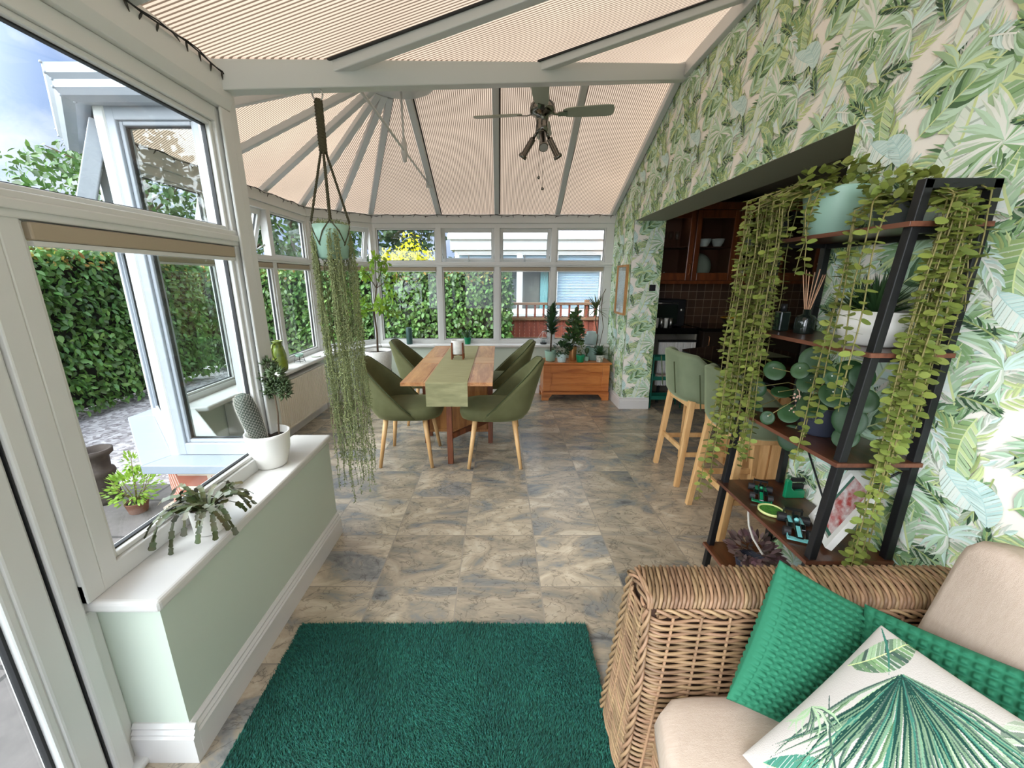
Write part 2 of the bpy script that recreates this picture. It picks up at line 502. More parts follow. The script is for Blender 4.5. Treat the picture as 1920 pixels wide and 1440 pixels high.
def grid_mat(name, cA, cB, joint, w, h, jw, offset_rows=False, rough=0.6, plane='xz'):
    """tiles or bricks; w, h in metres"""
    m, nt, out = new_mat(name)
    N, L = nt.nodes, nt.links
    b = N.new('ShaderNodeBsdfPrincipled'); b.inputs['Roughness'].default_value = rough
    tc = N.new('ShaderNodeTexCoord'); se = N.new('ShaderNodeSeparateXYZ'); L.new(tc.outputs['Object'], se.inputs[0])
    cb = N.new('ShaderNodeCombineXYZ')
    if plane == 'xz':
        ad = N.new('ShaderNodeMath'); L.new(se.outputs['X'], ad.inputs[0]); L.new(se.outputs['Y'], ad.inputs[1])
        L.new(ad.outputs[0], cb.inputs[0]); L.new(se.outputs['Z'], cb.inputs[1])
    else:
        L.new(se.outputs['X'], cb.inputs[0]); L.new(se.outputs['Y'], cb.inputs[1])
    br = N.new('ShaderNodeTexBrick'); L.new(cb.outputs[0], br.inputs['Vector'])
    br.offset = 0.5 if offset_rows else 0.0
    br.inputs['Color1'].default_value = (*lin(cA), 1); br.inputs['Color2'].default_value = (*lin(cB), 1); br.inputs['Mortar'].default_value = (*lin(joint), 1)
    br.inputs['Scale'].default_value = 1.0; br.inputs['Brick Width'].default_value = w; br.inputs['Row Height'].default_value = h; br.inputs['Mortar Size'].default_value = jw
    nz = N.new('ShaderNodeTexNoise'); nz.inputs['Scale'].default_value = 18; nz.inputs['Detail'].default_value = 4; L.new(tc.outputs['Object'], nz.inputs['Vector'])
    mr = N.new('ShaderNodeMapRange'); mr.inputs['To Min'].default_value = 0.7; mr.inputs['To Max'].default_value = 1.3; L.new(nz.outputs[0], mr.inputs[0])
    hs = N.new('ShaderNodeHueSaturation'); L.new(mr.outputs[0], hs.inputs['Value']); L.new(br.outputs['Color'], hs.inputs['Color'])
    L.new(hs.outputs[0], b.inputs['Base Color'])
    bp = N.new('ShaderNodeBump'); bp.inputs['Strength'].default_value = 0.4; bp.inputs['Distance'].default_value = 0.004; bp.invert = True
    L.new(br.outputs['Fac'], bp.inputs['Height']); L.new(bp.outputs[0], b.inputs['Normal'])
    L.new(b.outputs[0], out.inputs[0])
    return m

def polycarb_mat():
    """brown-tinted multiwall roof sheet; the fine ribs run up the slope"""
    m, nt, out = new_mat('polycarbonate_sheet')
    N, L = nt.nodes, nt.links
    uv = N.new('ShaderNodeUVMap'); uv.uv_map = 'flutes'
    se = N.new('ShaderNodeSeparateXYZ'); L.new(uv.outputs[0], se.inputs[0])
    ml = N.new('ShaderNodeMath'); ml.operation = 'MULTIPLY'; ml.inputs[1].default_value = 1 / 0.0165; L.new(se.outputs[0], ml.inputs[0])
    fr = N.new('ShaderNodeMath'); fr.operation = 'FRACT'; L.new(ml.outputs[0], fr.inputs[0])
    rp = N.new('ShaderNodeValToRGB'); cr = rp.color_ramp
    cr.elements[0].position = 0.0; cr.elements[0].color = (0.28, 0.215, 0.158, 1)
    cr.elements[1].position = 1.0; cr.elements[1].color = (0.07, 0.048, 0.031, 1)
    for p_, c_ in ((0.50, (0.29, 0.222, 0.163)), (0.64, (0.07, 0.048, 0.031)), (0.88, (0.07, 0.048, 0.031))):
        q = cr.elements.new(p_); q.color = (*c_, 1)
    L.new(fr.outputs[0], rp.inputs[0])
    nz = N.new('ShaderNodeTexNoise'); nz.inputs['Scale'].default_value = 1.6; nz.inputs['Detail'].default_value = 3
    tc = N.new('ShaderNodeTexCoord'); L.new(tc.outputs['Object'], nz.inputs['Vector'])
    mr = N.new('ShaderNodeMapRange'); mr.inputs['To Min'].default_value = 0.8; mr.inputs['To Max'].default_value = 1.2; L.new(nz.outputs[0], mr.inputs[0])
    hs = N.new('ShaderNodeHueSaturation'); L.new(mr.outputs[0], hs.inputs['Value']); L.new(rp.outputs[0], hs.inputs['Color'])
    t = N.new('ShaderNodeBsdfTranslucent'); L.new(hs.outputs[0], t.inputs['Color'])
    h2 = N.new('ShaderNodeHueSaturation'); h2.inputs['Value'].default_value = 2.2; h2.inputs['Saturation'].default_value = 0.8; L.new(hs.outputs[0], h2.inputs['Color'])
    d = N.new('ShaderNodeBsdfPrincipled'); L.new(h2.outputs[0], d.inputs['Base Color']); d.inputs['Roughness'].default_value = 0.35
    mx = N.new('ShaderNodeMixShader'); mx.inputs[0].default_value = 0.68
    L.new(d.outputs[0], mx.inputs[1]); L.new(t.outputs[0], mx.inputs[2]); L.new(mx.outputs[0], out.inputs[0])
    return m

M['floor'] = floor_material()
M['polycarb'] = polycarb_mat()
M['brick'] = grid_mat('red_brick', (150, 84, 66), (172, 104, 82), (196, 180, 165), 0.225, 0.075, 0.010, True, 0.8)
M['ktile'] = grid_mat('brown_wall_tiles', (92, 66, 48), (70, 48, 38), (150, 132, 112), 0.1, 0.1, 0.0028, False, 0.45)

XR, YN, YF, ZS = 1.40, 1.75, 4.37, 2.03        # wallpapered wall, opening ends, opening head
# ---------------------------------------------------------------- floor
b = MB()
b.prism([(-1.22, -1.5), (4.2, -1.5), (4.2, 5.25), (-1.62, 5.25), (-2.2, 4.65), (-2.2, 2.3), (-1.62, 1.72), (-1.22, 1.72)], -0.12, 0.0)
b.build('floor', M['floor'], kind='structure')

# ---------------------------------------------------------------- printed palm wallpaper
PAL = {k: lin(v) for k, v in dict(cream=(240, 232, 214), pale=(212, 224, 206), ice=(194, 214, 208), blue=(168, 196, 192), mint=(178, 202, 178),
       sage=(148, 174, 138), green=(122, 154, 108), deep=(84, 114, 82), dark=(56, 78, 62), olive=(146, 160, 104), lime=(190, 202, 146), grey=(164, 174, 154)).items()}
PAL = {k: tuple(min(.88, x * 1.3) if max(v) > .2 else x for x in v) for k, v in PAL.items()}
def mixc(a, b_, t): return tuple(a[i] * (1 - t) + b_[i] * t for i in range(3))

def lf_banana(x, y, ang, L_, W_, c1, c2, rnd, bend=0.3, notch=0.0, cmid='lime'):
    """broad leaf: every rib a printed stripe"""
    out = []; n = 15
    def mid(t):
        a = ang + bend * (t - .5); return (x + L_ * t * math.cos(a), y + L_ * t * math.sin(a))
    wid = lambda t: W_ * (math.sin(math.pi * min(1, t ** .8)) ** .75) if 0 < t < 1 else 0
    for sd in (1, -1):
        base = (c1 if sd > 0 else c2)
        for k in range(n):
            t0, t1 = k / n, (k + 1) / n
            p0, p1 = mid(t0), mid(t1)
            a = ang + bend * (t0 - .5) + sd * (math.pi / 2 - .5)
            w0, w1 = wid(t0), wid(t1)
            if notch and rnd.random() < notch: w1 *= .72
            q0 = (p0[0] + w0 * math.cos(a), p0[1] + w0 * math.sin(a)); q1 = (p1[0] + w1 * math.cos(a), p1[1] + w1 * math.sin(a))
            c = mixc(PAL[base[0]], PAL[base[1]], rnd.random())
            s_ = .78
            m0 = (p0[0] * (1 - s_) + p1[0] * s_, p0[1] * (1 - s_) + p1[1] * s_); n0 = (q0[0] * (1 - s_) + q1[0] * s_, q0[1] * (1 - s_) + q1[1] * s_)
            out.append(([p0, m0, n0, q0], c)); out.append(([m0, p1, q1, n0], mixc(c, PAL['pale'] if rnd.random() < .6 else PAL['deep'], .45)))
    w = L_ * .009
    for k in range(6):
        p0, p1 = mid(k / 6), mid((k + 1) / 6); a = ang + bend * (k / 6 - .5) + math.pi / 2
        dx, dy = w * math.cos(a), w * math.sin(a)
        out.append(([(p0[0] - dx, p0[1] - dy), (p1[0] - dx, p1[1] - dy), (p1[0] + dx, p1[1] + dy), (p0[0] + dx, p0[1] + dy)], PAL[cmid]))
    return out

def blade(p, ang, l, w, c, droop=0.0, cc=None):
    """one narrow leaflet, three pieces"""
    out = []; pts = []
    for i in range(4):
        t = i / 3; a = ang + droop * t
        pts.append((p[0] + l * t * math.cos(a), p[1] + l * t * math.sin(a), a, w * (0.45, 1.0, .8, 0.0)[i]))
    for i in range(3):
        (x0, y0, a0, w0), (x1, y1, a1, w1) = pts[i], pts[i + 1]
        s0, c0 = math.sin(a0), math.cos(a0); s1, c1 = math.sin(a1), math.cos(a1)
        mA, mB = (x0, y0), (x1, y1)
        out.append(([(x0 + s0 * w0, y0 - c0 * w0), (x1 + s1 * w1, y1 - c1 * w1), mB, mA], c))
        out.append(([mA, mB, (x1 - s1 * w1, y1 + c1 * w1), (x0 - s0 * w0, y0 + c0 * w0)], cc or c))
    return out

def lf_frond(x, y, ang, L_, leaf_l, cols_, rnd, bend=0.8, n=17, w=0.0055, cstem='lime', spread=1.0):
    out = []; prev = None; pts = []
    px, py = x, y
    for k in range(n + 1):
        a = ang + bend * (k / n) ** 1.2
        pts.append((px, py, a)); px += L_ / n * math.cos(a); py += L_ / n * math.sin(a)
    for k in range(1, n + 1):
        t = k / n; l = leaf_l * (math.sin(math.pi * (.12 + .8 * t)) ** .6)
        for sd in (1, -1):
            c = PAL[rnd.choice(cols_)]
            out += blade(pts[k][:2], pts[k][2] + sd * spread * (1.05 - .6 * t) + rnd.uniform(-.07, .07), l * rnd.uniform(.85, 1.1), w * rnd.uniform(.8, 1.25), c, -sd * .25, mixc(c, PAL['deep'], .28))
    for k in range(n):
        (x0, y0, a0), (x1, y1, a1) = pts[k], pts[k + 1]; wd = .0022
        out.append(([(x0 + wd * math.sin(a0), y0 - wd * math.cos(a0)), (x1 + wd * math.sin(a1), y1 - wd * math.cos(a1)), (x1 - wd * math.sin(a1), y1 + wd * math.cos(a1)), (x0 - wd * math.sin(a0), y0 + wd * math.cos(a0))], PAL[cstem]))
    return out

def lf_fan(x, y, rad, a0, a1, n, cols_, rnd, w=0.008, droop=0.25):
    out = []
    for k in range(n):
        a = a0 + (a1 - a0) * (k + .5) / n
        c = PAL[rnd.choice(cols_)]
        out += blade((x, y), a, rad * rnd.uniform(.78, 1.05), w * rnd.uniform(.8, 1.2), c, droop * (1 if math.cos(a) < 0 else -1) * rnd.uniform(.5, 1.6), mixc(c, PAL['sage'], .4))
    return out

def make_repeat():
    """one repeat of the paper, 0.53 m square, as layered flat leaf shapes"""
    rd = random.Random(11); E = []
    U = rd.uniform
    # shadowy underlayer
    for i in range(16):
        E.append(lf_frond(U(0, .53), U(0, .53), U(0, 6.28), U(.18, .28), U(.06, .095), ['pale', 'pale', 'mint', 'grey', 'ice', 'lime'], rd, U(-.8, .8), 14, .0055, 'pale'))
    for i in range(9):
        E.append(lf_frond(U(0, .53), U(0, .53), U(0, 6.28), U(.14, .2), .055, ['dark', 'deep', 'green', 'grey', 'sage'], rd, U(-.8, .8), 12, .004, 'olive'))
    for i in range(7):
        E.append(lf_fan(U(0, .53), U(0, .53), U(.08, .13), 1.57 - 1.2 + U(-.6, .6), 1.57 + 1.2 + U(-.6, .6), 11, ['sage', 'mint', 'pale', 'lime', 'olive'], rd, .006, .3))
    # main motifs
    E.append(lf_banana(.38, .02, 1.9, .40, .075, ('ice', 'pale'), ('mint', 'sage'), rd, -.4))
    E.append(lf_banana(.12, .30, .5, .36, .07, ('sage', 'mint'), ('lime', 'sage'), rd, .5, .15))
    E.append(lf_frond(.36, .10, 2.2, .34, .105, ['green', 'deep', 'sage', 'olive', 'lime'], rd, 1.5, 24, .0052, 'grey'))
    E.append(lf_banana(.10, -.02, 1.2, .46, .062, ('mint', 'pale'), ('ice', 'pale'), rd, .25))
    E.append(lf_frond(.05, .30, .75, .38, .11, ['sage', 'mint', 'green', 'deep', 'mint'], rd, -.35, 21, .0095, 'lime'))
    E.append(lf_frond(.50, .28, 1.9, .30, .085, ['lime', 'olive', 'green', 'sage'], rd, .9, 20, .006, 'olive'))
    E.append(lf_banana(.26, .38, -1.0, .28, .06, ('green', 'sage'), ('mint', 'pale'), rd, -.4, .25))
    E.append(lf_fan(.31, .22, .165, -.6, 4.0, 30, ['sage', 'mint', 'green', 'pale', 'mint'], rd, .0085))
    E.append(lf_banana(.45, .52, -1.75, .24, .062, ('sage', 'lime'), ('green', 'olive'), rd, .5, .4))
    E.append(lf_banana(.40, .35, -.75, .15, .05, ('ice', 'blue'), ('ice', 'pale'), rd, .2, 0, 'blue'))
    E.append(lf_fan(.13, .47, .13, -.2, 3.6, 22, ['green', 'sage', 'mint', 'lime'], rd, .008, .4))
    E.append(lf_banana(.02, .22, 1.9, .14, .045, ('ice', 'blue'), ('blue', 'ice'), rd, .4, 0, 'blue'))
    E.append(lf_banana(.22, .08, .4, .18, .032, ('deep', 'green'), ('sage', 'green'), rd, .6))
    E.append(lf_frond(.20, .52, -.3, .26, .075, ['mint', 'ice', 'sage', 'pale'], rd, -.9, 18, .0075, 'pale'))
    E.append(lf_fan(.47, .14, .11, .4, 5.2, 20, ['ice', 'mint', 'pale', 'sage'], rd, .0075, .5))
    E.append(lf_frond(.30, .40, 1.4, .22, .07, ['sage', 'lime', 'mint', 'green'], rd, 1.0, 16, .006, 'lime'))
    for q in ((.06, .10, 2.0), (.44, .22, 2.6), (.36, .44, 2.2)):
        E.append(lf_frond(q[0], q[1], q[2], .12, .04, ['dark', 'deep', 'dark', 'green'], rd, U(-.8, .8), 9, .0035, 'olive'))
    E.append(lf_banana(.33, .02, 2.3, .17, .03, ('lime', 'sage'), ('green', 'olive'), rd, .5, .3))
    return E

REPEAT = make_repeat()
def print_paper(mb, u0, u1, v0, v1, place, matidx, planes):
    """paper the rectangle u0..u1, v0..v1; place(u, v, lift) gives the point; planes clip it"""
    T = .53
    faces = []; verts = []; cols_ = []
    for i in range(int(u0 / T) - 2, int(u1 / T) + 2):
        for j in range(int(v0 / T) - 2, int(v1 / T) + 2):
            for k, el in enumerate(REPEAT):
                for q, (poly, c) in enumerate(el):
                    us = [p[0] + i * T for p in poly]; vs_ = [p[1] + j * T + (T * .5 if i % 2 else 0) * 0 for p in poly]
                    if max(us) < u0 or min(us) > u1 or max(vs_) < v0 or min(vs_) > v1: continue
                    lift = .0004 + k * .00013 + (q // 6) * .0000025
                    bs = len(verts)
                    verts += [place(a, b_, lift) for a, b_ in zip(us, vs_)]
                    faces.append(tuple(range(bs, bs + len(poly)))); cols_.append(c)
    me = bpy.data.meshes.new('paper'); me.from_pydata(verts, [], faces)
    at = me.attributes.new('fc', 'FLOAT_VECTOR', 'FACE'); at.data.foreach_set('vector', np.array(cols_, dtype=np.float32).ravel())
    bm = bmesh.new(); bm.from_mesh(me)
    for co, no in planes:
        bmesh.ops.bisect_plane(bm, geom=bm.verts[:] + bm.edges[:] + bm.faces[:], plane_co=co, plane_no=no, clear_outer=True)
    lay = bm.faces.layers.float_vector['fc']
    bm.verts.index_update()
    vv = [tuple(v.co) for v in bm.verts]
    bs = mb.add(vv, [])
    for f in bm.faces:
        mb.f.append(tuple(v.index + bs for v in f.verts)); mb.m.append(matidx); mb.sm.append(False); mb.c.append(tuple(f[lay]))
    bm.free(); bpy.data.meshes.remove(me)

ZE, ZR = 2.21, 2.98          # eaves and ridge height of the roof sheets
YB0, YB1, YC = 1.755, 5.17, 3.46
M['paper'] = attr_mat('palm_wallpaper', 0.62, bump=(220, .06))
M['cream'] = mat('wallpaper_ground', (250, 244, 234), 0.62, spec=.2)
b = MB()
b.box(XR, XR + .32, -1.5, YN, 0, 3.2, 0)
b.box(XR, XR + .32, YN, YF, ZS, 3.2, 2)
b.box(XR, XR + .32, YF, 5.25, 0, 3.2, 0)
b.box(XR - .0004, XR, YN - .001, YF, ZS, 3.2, 0)
slope = (ZR - ZE) / (YB1 - YC)
clipE = ((XR, YB1, ZE + .02), (0, slope, 1))
def onwall(u, v, l): return (XR - l - .0004, 5.25 - u, v)
for (y0, y1, z0) in ((-.3, YN, 0.0), (YN, YF, ZS), (YF, 5.25, 0.0)):
    print_paper(b, 5.25 - y1, 5.25 - y0, z0, 3.0, onwall, 1,
                [((0, y0, 0), (0, -1, 0)), ((0, y1, 0), (0, 1, 0)), ((0, 0, z0), (0, 0, -1)), ((0, 0, 2.99), (0, 0, 1)), clipE])
# the far reveal of the opening is papered too
print_paper(b, 0, .32, 0, ZS, lambda u, v, l: (XR + u, YF - l - .0004, v), 1,
            [((XR, 0, 0), (-1, 0, 0)), ((XR + .32, 0, 0), (1, 0, 0)), ((0, 0, 0), (0, 0, -1)), ((0, 0, ZS), (0, 0, 1))])
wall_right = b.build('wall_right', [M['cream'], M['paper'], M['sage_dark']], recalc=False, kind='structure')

# ---------------------------------------------------------------- dwarf walls of the conservatory
def skirting(name, p, q, out_n, h=.135):
    """moulded white skirting from p to q along the floor; out_n points into the room"""
    p, q = Vector((*p, 0)), Vector((*q, 0)); n = Vector((*out_n, 0)).normalized(); d = q - p
    prof = [(0, 0), (.022, 0), (.022, h * .70), (.016, h * .74), (.018, h * .80), (.010, h * .86), (.012, h * .93), (.004, h), (0, h)]
    mb = MB(); k = len(prof)
    vs_ = [p + n * a + Vector((0, 0, z)) for a, z in prof] + [q + n * a + Vector((0, 0, z)) for a, z in prof]
    mb.add(vs_, [tuple(range(k)), tuple(range(k, 2 * k))[::-1]] + [(i, (i + 1) % k, k + (i + 1) % k, k + i) for i in range(k)])
    return mb.build(name, M['white_paint'], kind='structure')

ZSILL = .605
b = MB()                                  # the nib wall beneath the near window
b.box(-1.21, -.945, .905, YB0 + .28, 0, ZSILL - .04)
wl_ = b.build('wall_left', M['sage'], kind='structure')
skirting('baseboard_left', (-.945, .905), (-.945, YB0 + .28), (1, 0))
skirting('baseboard_nib', (-1.115, .905), (-.9235, .905), (0, -1))

BAY_OUT = [(-1.15, YB0), (-1.57, YB0), (-2.15, YB0 + .58), (-2.15, YB1 - .58), (-1.57, YB1), (XR, YB1)]
def inset(pts, d):
    out = []
    for i, p in enumerate(pts):
        ns = []
        for j in (i - 1, i):
            if 0 <= j < len(pts) - 1:
                a, c = Vector(pts[j]), Vector(pts[j + 1]); t = (c - a).normalized(); ns.append(Vector((t.y, -t.x)))
        if len(ns) == 1: m_ = ns[0]
        else:
            m_ = (ns[0] + ns[1]).normalized(); m_ = m_ / max(.2, m_.dot(ns[0]))
        # inward is towards the bay centre
        c0 = Vector((-.6, YC)) - Vector(p)
        if m_.dot(c0) < 0: m_ = -m_
        out.append(tuple(Vector(p) + m_ * d))
    return out
IN1 = inset(BAY_OUT, .10); IN2 = inset(BAY_OUT, .13)
b = MB()
for i in range(5):
    a, c = BAY_OUT[i], BAY_OUT[i + 1]; a2, c2 = IN2[i], IN2[i + 1]
    b.prism([a, c, c2, a2], -.35 if i < 5 else 0, ZSILL + .0, m=1)
wb = b.build('wall_bay', [M['brick'], M['brick']], kind='structure')
b = MB()
IN3 = inset(BAY_OUT, .14)
for i in range(1, 5):
    b.prism([IN2[i], IN2[i + 1], IN3[i + 1], IN3[i]], 0, ZSILL + .0)
b.build('wall_bay_plaster', M['sage'], kind='structure')
for i in range(2, 5):
    a, c = Vector(IN3[i]), Vector(IN3[i + 1]); t = (c - a).normalized(); n = Vector((t.y, -t.x))
    if n.dot(Vector((-.6, YC)) - a) < 0: n = -n
    e_ = .012 if i < 4 else .34
    skirting('baseboard_%s' % ('far' if i == 4 else 'bay'), a + t * .0, c - t * (0 if i < 4 else .0), n)

# inner window boards
def board(name, poly, z0, z1, m=None):
    mb = MB(); mb.prism(poly, z0, z1); return mb.build(name, m or M['sill'], bevel=.012, seg=3, kind='structure')
board('trim_1', [(-1.155, .875), (-.915, .875), (-.94, YB0 + .315), (-1.155, YB0 + .315)], ZSILL - .038, ZSILL)
IN4 = inset(BAY_OUT, .20)
for i, k in ((1, 2), (2, 3), (3, 4), (4, 5)):
    q_ = [BAY_OUT[i], BAY_OUT[i + 1], IN4[i + 1], IN4[i]]
    if i == 2: q_ = [BAY_OUT[2], BAY_OUT[3], (-1.89, IN4[3][1] - .03), (-1.89, IN4[2][1] + .03)]
    board('trim_%d' % k, q_, ZSILL + .005, ZSILL + .04)
# outer cills
OUT1 = inset(BAY_OUT, -.12)
b = MB()
for i in range(0, 5):
    b.prism([OUT1[i], OUT1[i + 1], BAY_OUT[i + 1], BAY_OUT[i]], ZSILL - .02, ZSILL + .022)
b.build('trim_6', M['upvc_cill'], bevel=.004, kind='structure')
# white boxed skirting along the wallpapered wall and pier
skirting('baseboard_right', (XR, YF), (XR, YB1 - .14), (-1, 0))
skirting('baseboard_pier', (XR - .02, YF), (XR + .32, YF), (0, -1))
skirting('baseboard_near', (XR, -1.5), (XR, YN), (-1, 0))

# ---------------------------------------------------------------- windows
WINDOW_N = [0]
def window(p, q, z0, zt, z1, mull, vents=(), depth=.07, blinds=True, name=None, cill=True, end=(.055, .055), handle=True, low_end=None, fm=None):
    fm = fm or M['upvc']
    """uPVC frame from p to q (outer face); p->q has the room on its right-hand side; mull are metres along"""
    WINDOW_N[0] += 1
    p3, q3 = Vector((*p, 0)), Vector((*q, 0)); d = (q3 - p3); Ln = d.length; d.normalize()
    n = Vector((d.y, -d.x, 0))
    T = Matrix(((d.x, n.x, 0, p3.x), (d.y, n.y, 0, p3.y), (0, 0, 1, 0), (0, 0, 0, 1)))
    root = struct_root(name or 'window_%d' % WINDOW_N[0], (p3 + q3) / 2 + Vector((0, 0, z0)))
    f = MB(); f.T = T
    e0, e1 = end
    f.box(0, e0, 0, depth, z0, z1); f.box(Ln - e1, Ln, 0, depth, z0, z1)
    f.box(0, Ln, .001, depth - .001, z0, z0 + .06); f.box(0, Ln, .001, depth - .001, z1 - .055, z1)
    f.box(0, Ln, .0, depth + .004, zt - .03, zt + .03)
    f.box(0, Ln, depth, depth + .012, zt - .012, zt + .012)
    for u in mull: f.box(u - .033, u + .033, .0005, depth - .0005, z0, z1)
    xs = [e0] + [x for u in mull for x in (u - .033, u + .033)] + [Ln - e1]
    cells = [(xs[2 * i], xs[2 * i + 1]) for i in range(len(xs) // 2)]
    low = list(cells)
    if low_end: f.box(e0, low_end, .0008, depth - .0008, z0, zt); low[0] = (low_end, cells[0][1])
    gk = MB(); gk.T = T
    def ring(mb, a, c, e, g, w, d0, d1, m=0, T2=None):
        old = mb.T
        if T2 is not None: mb.T = T @ T2
        mb.box(a, a + w, d0, d1, e, g, m); mb.box(c - w, c, d0, d1, e, g, m)
        mb.box(a + w, c - w, d0, d1, e, e + w, m); mb.box(a + w, c - w, d0, d1, g - w, g, m)
        mb.T = old
    for i, (a, c) in enumerate(cells):
        la, lc = low[i]
        ring(f, la, lc, z0 + .06, zt - .03, .016, .012, depth - .014)
        ring(gk, la + .0155, lc - .0155, z0 + .0755, zt - .0455, .005, .024, .039)
        if i not in vents:
            ring(f, a, c, zt + .03, z1 - .055, .016, .012, depth - .014)
            ring(gk, a + .0155, c - .0155, zt + .0455, z1 - .0705, .005, .024, .039)
    f.build('window_frame', fm, root, bevel=.004)
    gk.build('gasket', M['gasket'], root)
    for i, (a, c) in enumerate(cells):
        g = MB(); g.T = T; g.box(a + .004, c - .004, .028, .034, z0 + .064, zt - .034); g.build('pane', M['glass'], root, recalc=True)
        if i not in vents:
            g = MB(); g.T = T; g.box(a + .004, c - .004, .028, .034, zt + .034, z1 - .06); g.build('pane', M['glass'], root)
        else:
            za, zb = zt + .025, z1 - .05
            ang = R(-17)
            T2 = Matrix.Translation((0, .0, zb)) @ Matrix.Rotation(ang, 4, 'X') @ Matrix.Translation((0, 0, -zb))
            s_ = MB(); ring(s_, a - .012, c + .012, za - .01, zb + .008, .052, -.022, .034)
            s_.v = [tuple((T @ T2) @ Vector(v)) for v in s_.v]
            so = s_.build('opening_sash', fm, root, bevel=.004)
            s_ = MB(); s_.box(a + .036, c - .036, .004, .010, za + .038, zb - .04); s_.v = [tuple((T @ T2) @ Vector(v)) for v in s_.v]
            s_.build('pane', M['glass'], so)
            s_ = MB(); ring(s_, a + .037, c - .037, za + .039, zb - .041, .005, .0, .016); s_.v = [tuple((T @ T2) @ Vector(v)) for v in s_.v]
            s_.build('gasket', M['gasket'], so)
            if handle:
                s_ = MB(); um = (a + c) / 2
                s_.box(um - .013, um + .013, .034, .045, za + .0, za + .03); s_.box(um - .006, um + .006, .045, .056, za + .004, za + .10)
                s_.v = [tuple((T @ T2) @ Vector(v)) for v in s_.v]
                s_.build('window_handle', M['steel'], so, bevel=.002)
            s_ = MB()
            for uu in (a + .004, c - .004):
                A = T @ Vector((uu, .02, za + .10)); B_ = (T @ T2) @ Vector((uu, .0, za + .02)); s_.tube([A, B_], .006, 5)
            s_.build('friction_stay', M['steel'], root)
        if blinds:
            s_ = MB(); s_.T = T; s_.box(low[i][0] + .012, c - .012, .048, depth + .004, zt - .075, zt - .034); s_.build('rolled_blind', M['blind'], root, bevel=.004)
            s_ = MB(); s_.T = T; s_.box(low[i][0] + .014, c - .014, .052, depth + .0, zt - .088, zt - .076); s_.build('blind_rail', M['upvc'], root)
    return root

ZT, ZH = 1.625, 2.10
# near window in the link wall (outer face X = -1.16); upper light runs above it
wn1 = window((-1.16, .868), (-1.16, 1.80), ZSILL, 1.605, 2.085, [], (), end=(.05, .075), low_end=.098)
# the bay: five facets
cut = lambda a, c, s: tuple(Vector(a) + (Vector(c) - Vector(a)) * s)
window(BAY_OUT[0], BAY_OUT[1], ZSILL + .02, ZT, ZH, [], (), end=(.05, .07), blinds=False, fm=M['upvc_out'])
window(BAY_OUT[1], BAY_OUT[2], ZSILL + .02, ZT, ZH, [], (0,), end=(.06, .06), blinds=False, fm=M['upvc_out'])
window(BAY_OUT[2], BAY_OUT[3], ZSILL + .02, ZT, ZH, [.75, 1.50], (1,), end=(.05, .06))
window(BAY_OUT[3], BAY_OUT[4], ZSILL + .02, ZT, ZH, [], (0,), end=(.06, .06))
window(BAY_OUT[4], BAY_OUT[5], ZSILL + .02, ZT, ZH, [.83, 1.545, 2.24], (1, 2), end=(.07, .10))
# eaves beam over the bay windows and along the link wall
b = MB()
IE = inset(BAY_OUT, .085); OE = inset(BAY_OUT, -.005)
for i in range(0, 5):
    b.prism([OE[i], OE[i + 1], IE[i + 1], IE[i]], ZH, ZE - .012)
b.build('trim_7', M['upvc'], bevel=.004, kind='structure')
b = MB()
b.prism([(-1.165, 2.085), (-1.07, 2.085), (-1.055, 2.12), (-1.055, 2.20), (-1.07, 2.235), (-1.165, 2.235)], -.9, 1.80, axis='y')
b.build('trim_8', M['upvc'], bevel=.004, kind='structure')
b = MB()                                  # corner posts of the bay
for pt, w in ((BAY_OUT[1], .06), (BAY_OUT[2], .06), (BAY_OUT[3], .06), (BAY_OUT[4], .06)):
    x, y = pt
    cx, cy = inset(BAY_OUT, .035)[BAY_OUT.index(pt)]
    mb = [(cx + w * .72 * math.cos(a), cy + w * .72 * math.sin(a)) for a in [R(22.5 + 45 * k) for k in range(8)]]
    b.prism(mb, ZSILL + .02, ZE - .014)
b.build('trim_9', M['upvc'], kind='structure')
b = MB(); b.box(-1.165, -1.075, 1.79, 1.85, ZSILL, ZE - .01); b.box(-1.08, -1.068, 1.735, 1.80, ZSILL, 2.085)
b.build('trim_10', M['upvc'], bevel=.006, kind='structure')

# ---------------------------------------------------------------- glazed door beside the nib wall
dr = struct_root('door_1', (-1.16, .4, 0))
b = MB()
b.box(-1.20, -1.10, .822, .866, 0, 2.085)
b.box(-1.20, -1.10, -.70, -.65, 0, 2.085); b.box(-1.199, -1.101, -.65, .822, 2.03, 2.085); b.box(-1.199, -1.101, -.65, .822, 0, .045)
b.box(-1.19, -1.118, .868, .9045, 0.0, ZSILL - .04)
b.build('door_frame', M['upvc'], dr, bevel=.006)
b = MB()
b.box(-1.185, -1.115, .755, .817, .05, 2.025); b.box(-1.185, -1.115, -.64, -.55, .05, 2.025)
b.box(-1.184, -1.116, -.55, .755, .05, .15); b.box(-1.184, -1.116, -.55, .755, 1.935, 2.025)
b.box(-1.178, -1.122, .735, .757, .15, 1.935); b.box(-1.178, -1.122, -.55, .735, .15, .168)
so = b.build('door_sash', M['upvc'], dr, bevel=.006)
b = MB(); b.box(-1.160, -1.142, .7285, .7355, .168, 1.93); b.box(-1.125, -1.112, .8185, .8205, .05, 2.03); b.build('gasket', M['gasket'], dr)
b = MB(); b.box(-1.155, -1.148, -.545, .75, .155, 1.93); b.build('pane', M['glass'], so)
board('trim_11', [(-1.20, .74), (-1.075, .74), (-1.075, .905), (-1.20, .905)], 0.001, .028, M['upvc'])
b = MB()                                  # further glazing behind the camera's shoulder
b.box(-1.18, -1.11, -.9, -.70, 0, 2.085)
b.build('wall_left_rear', M['upvc'], kind='structure')

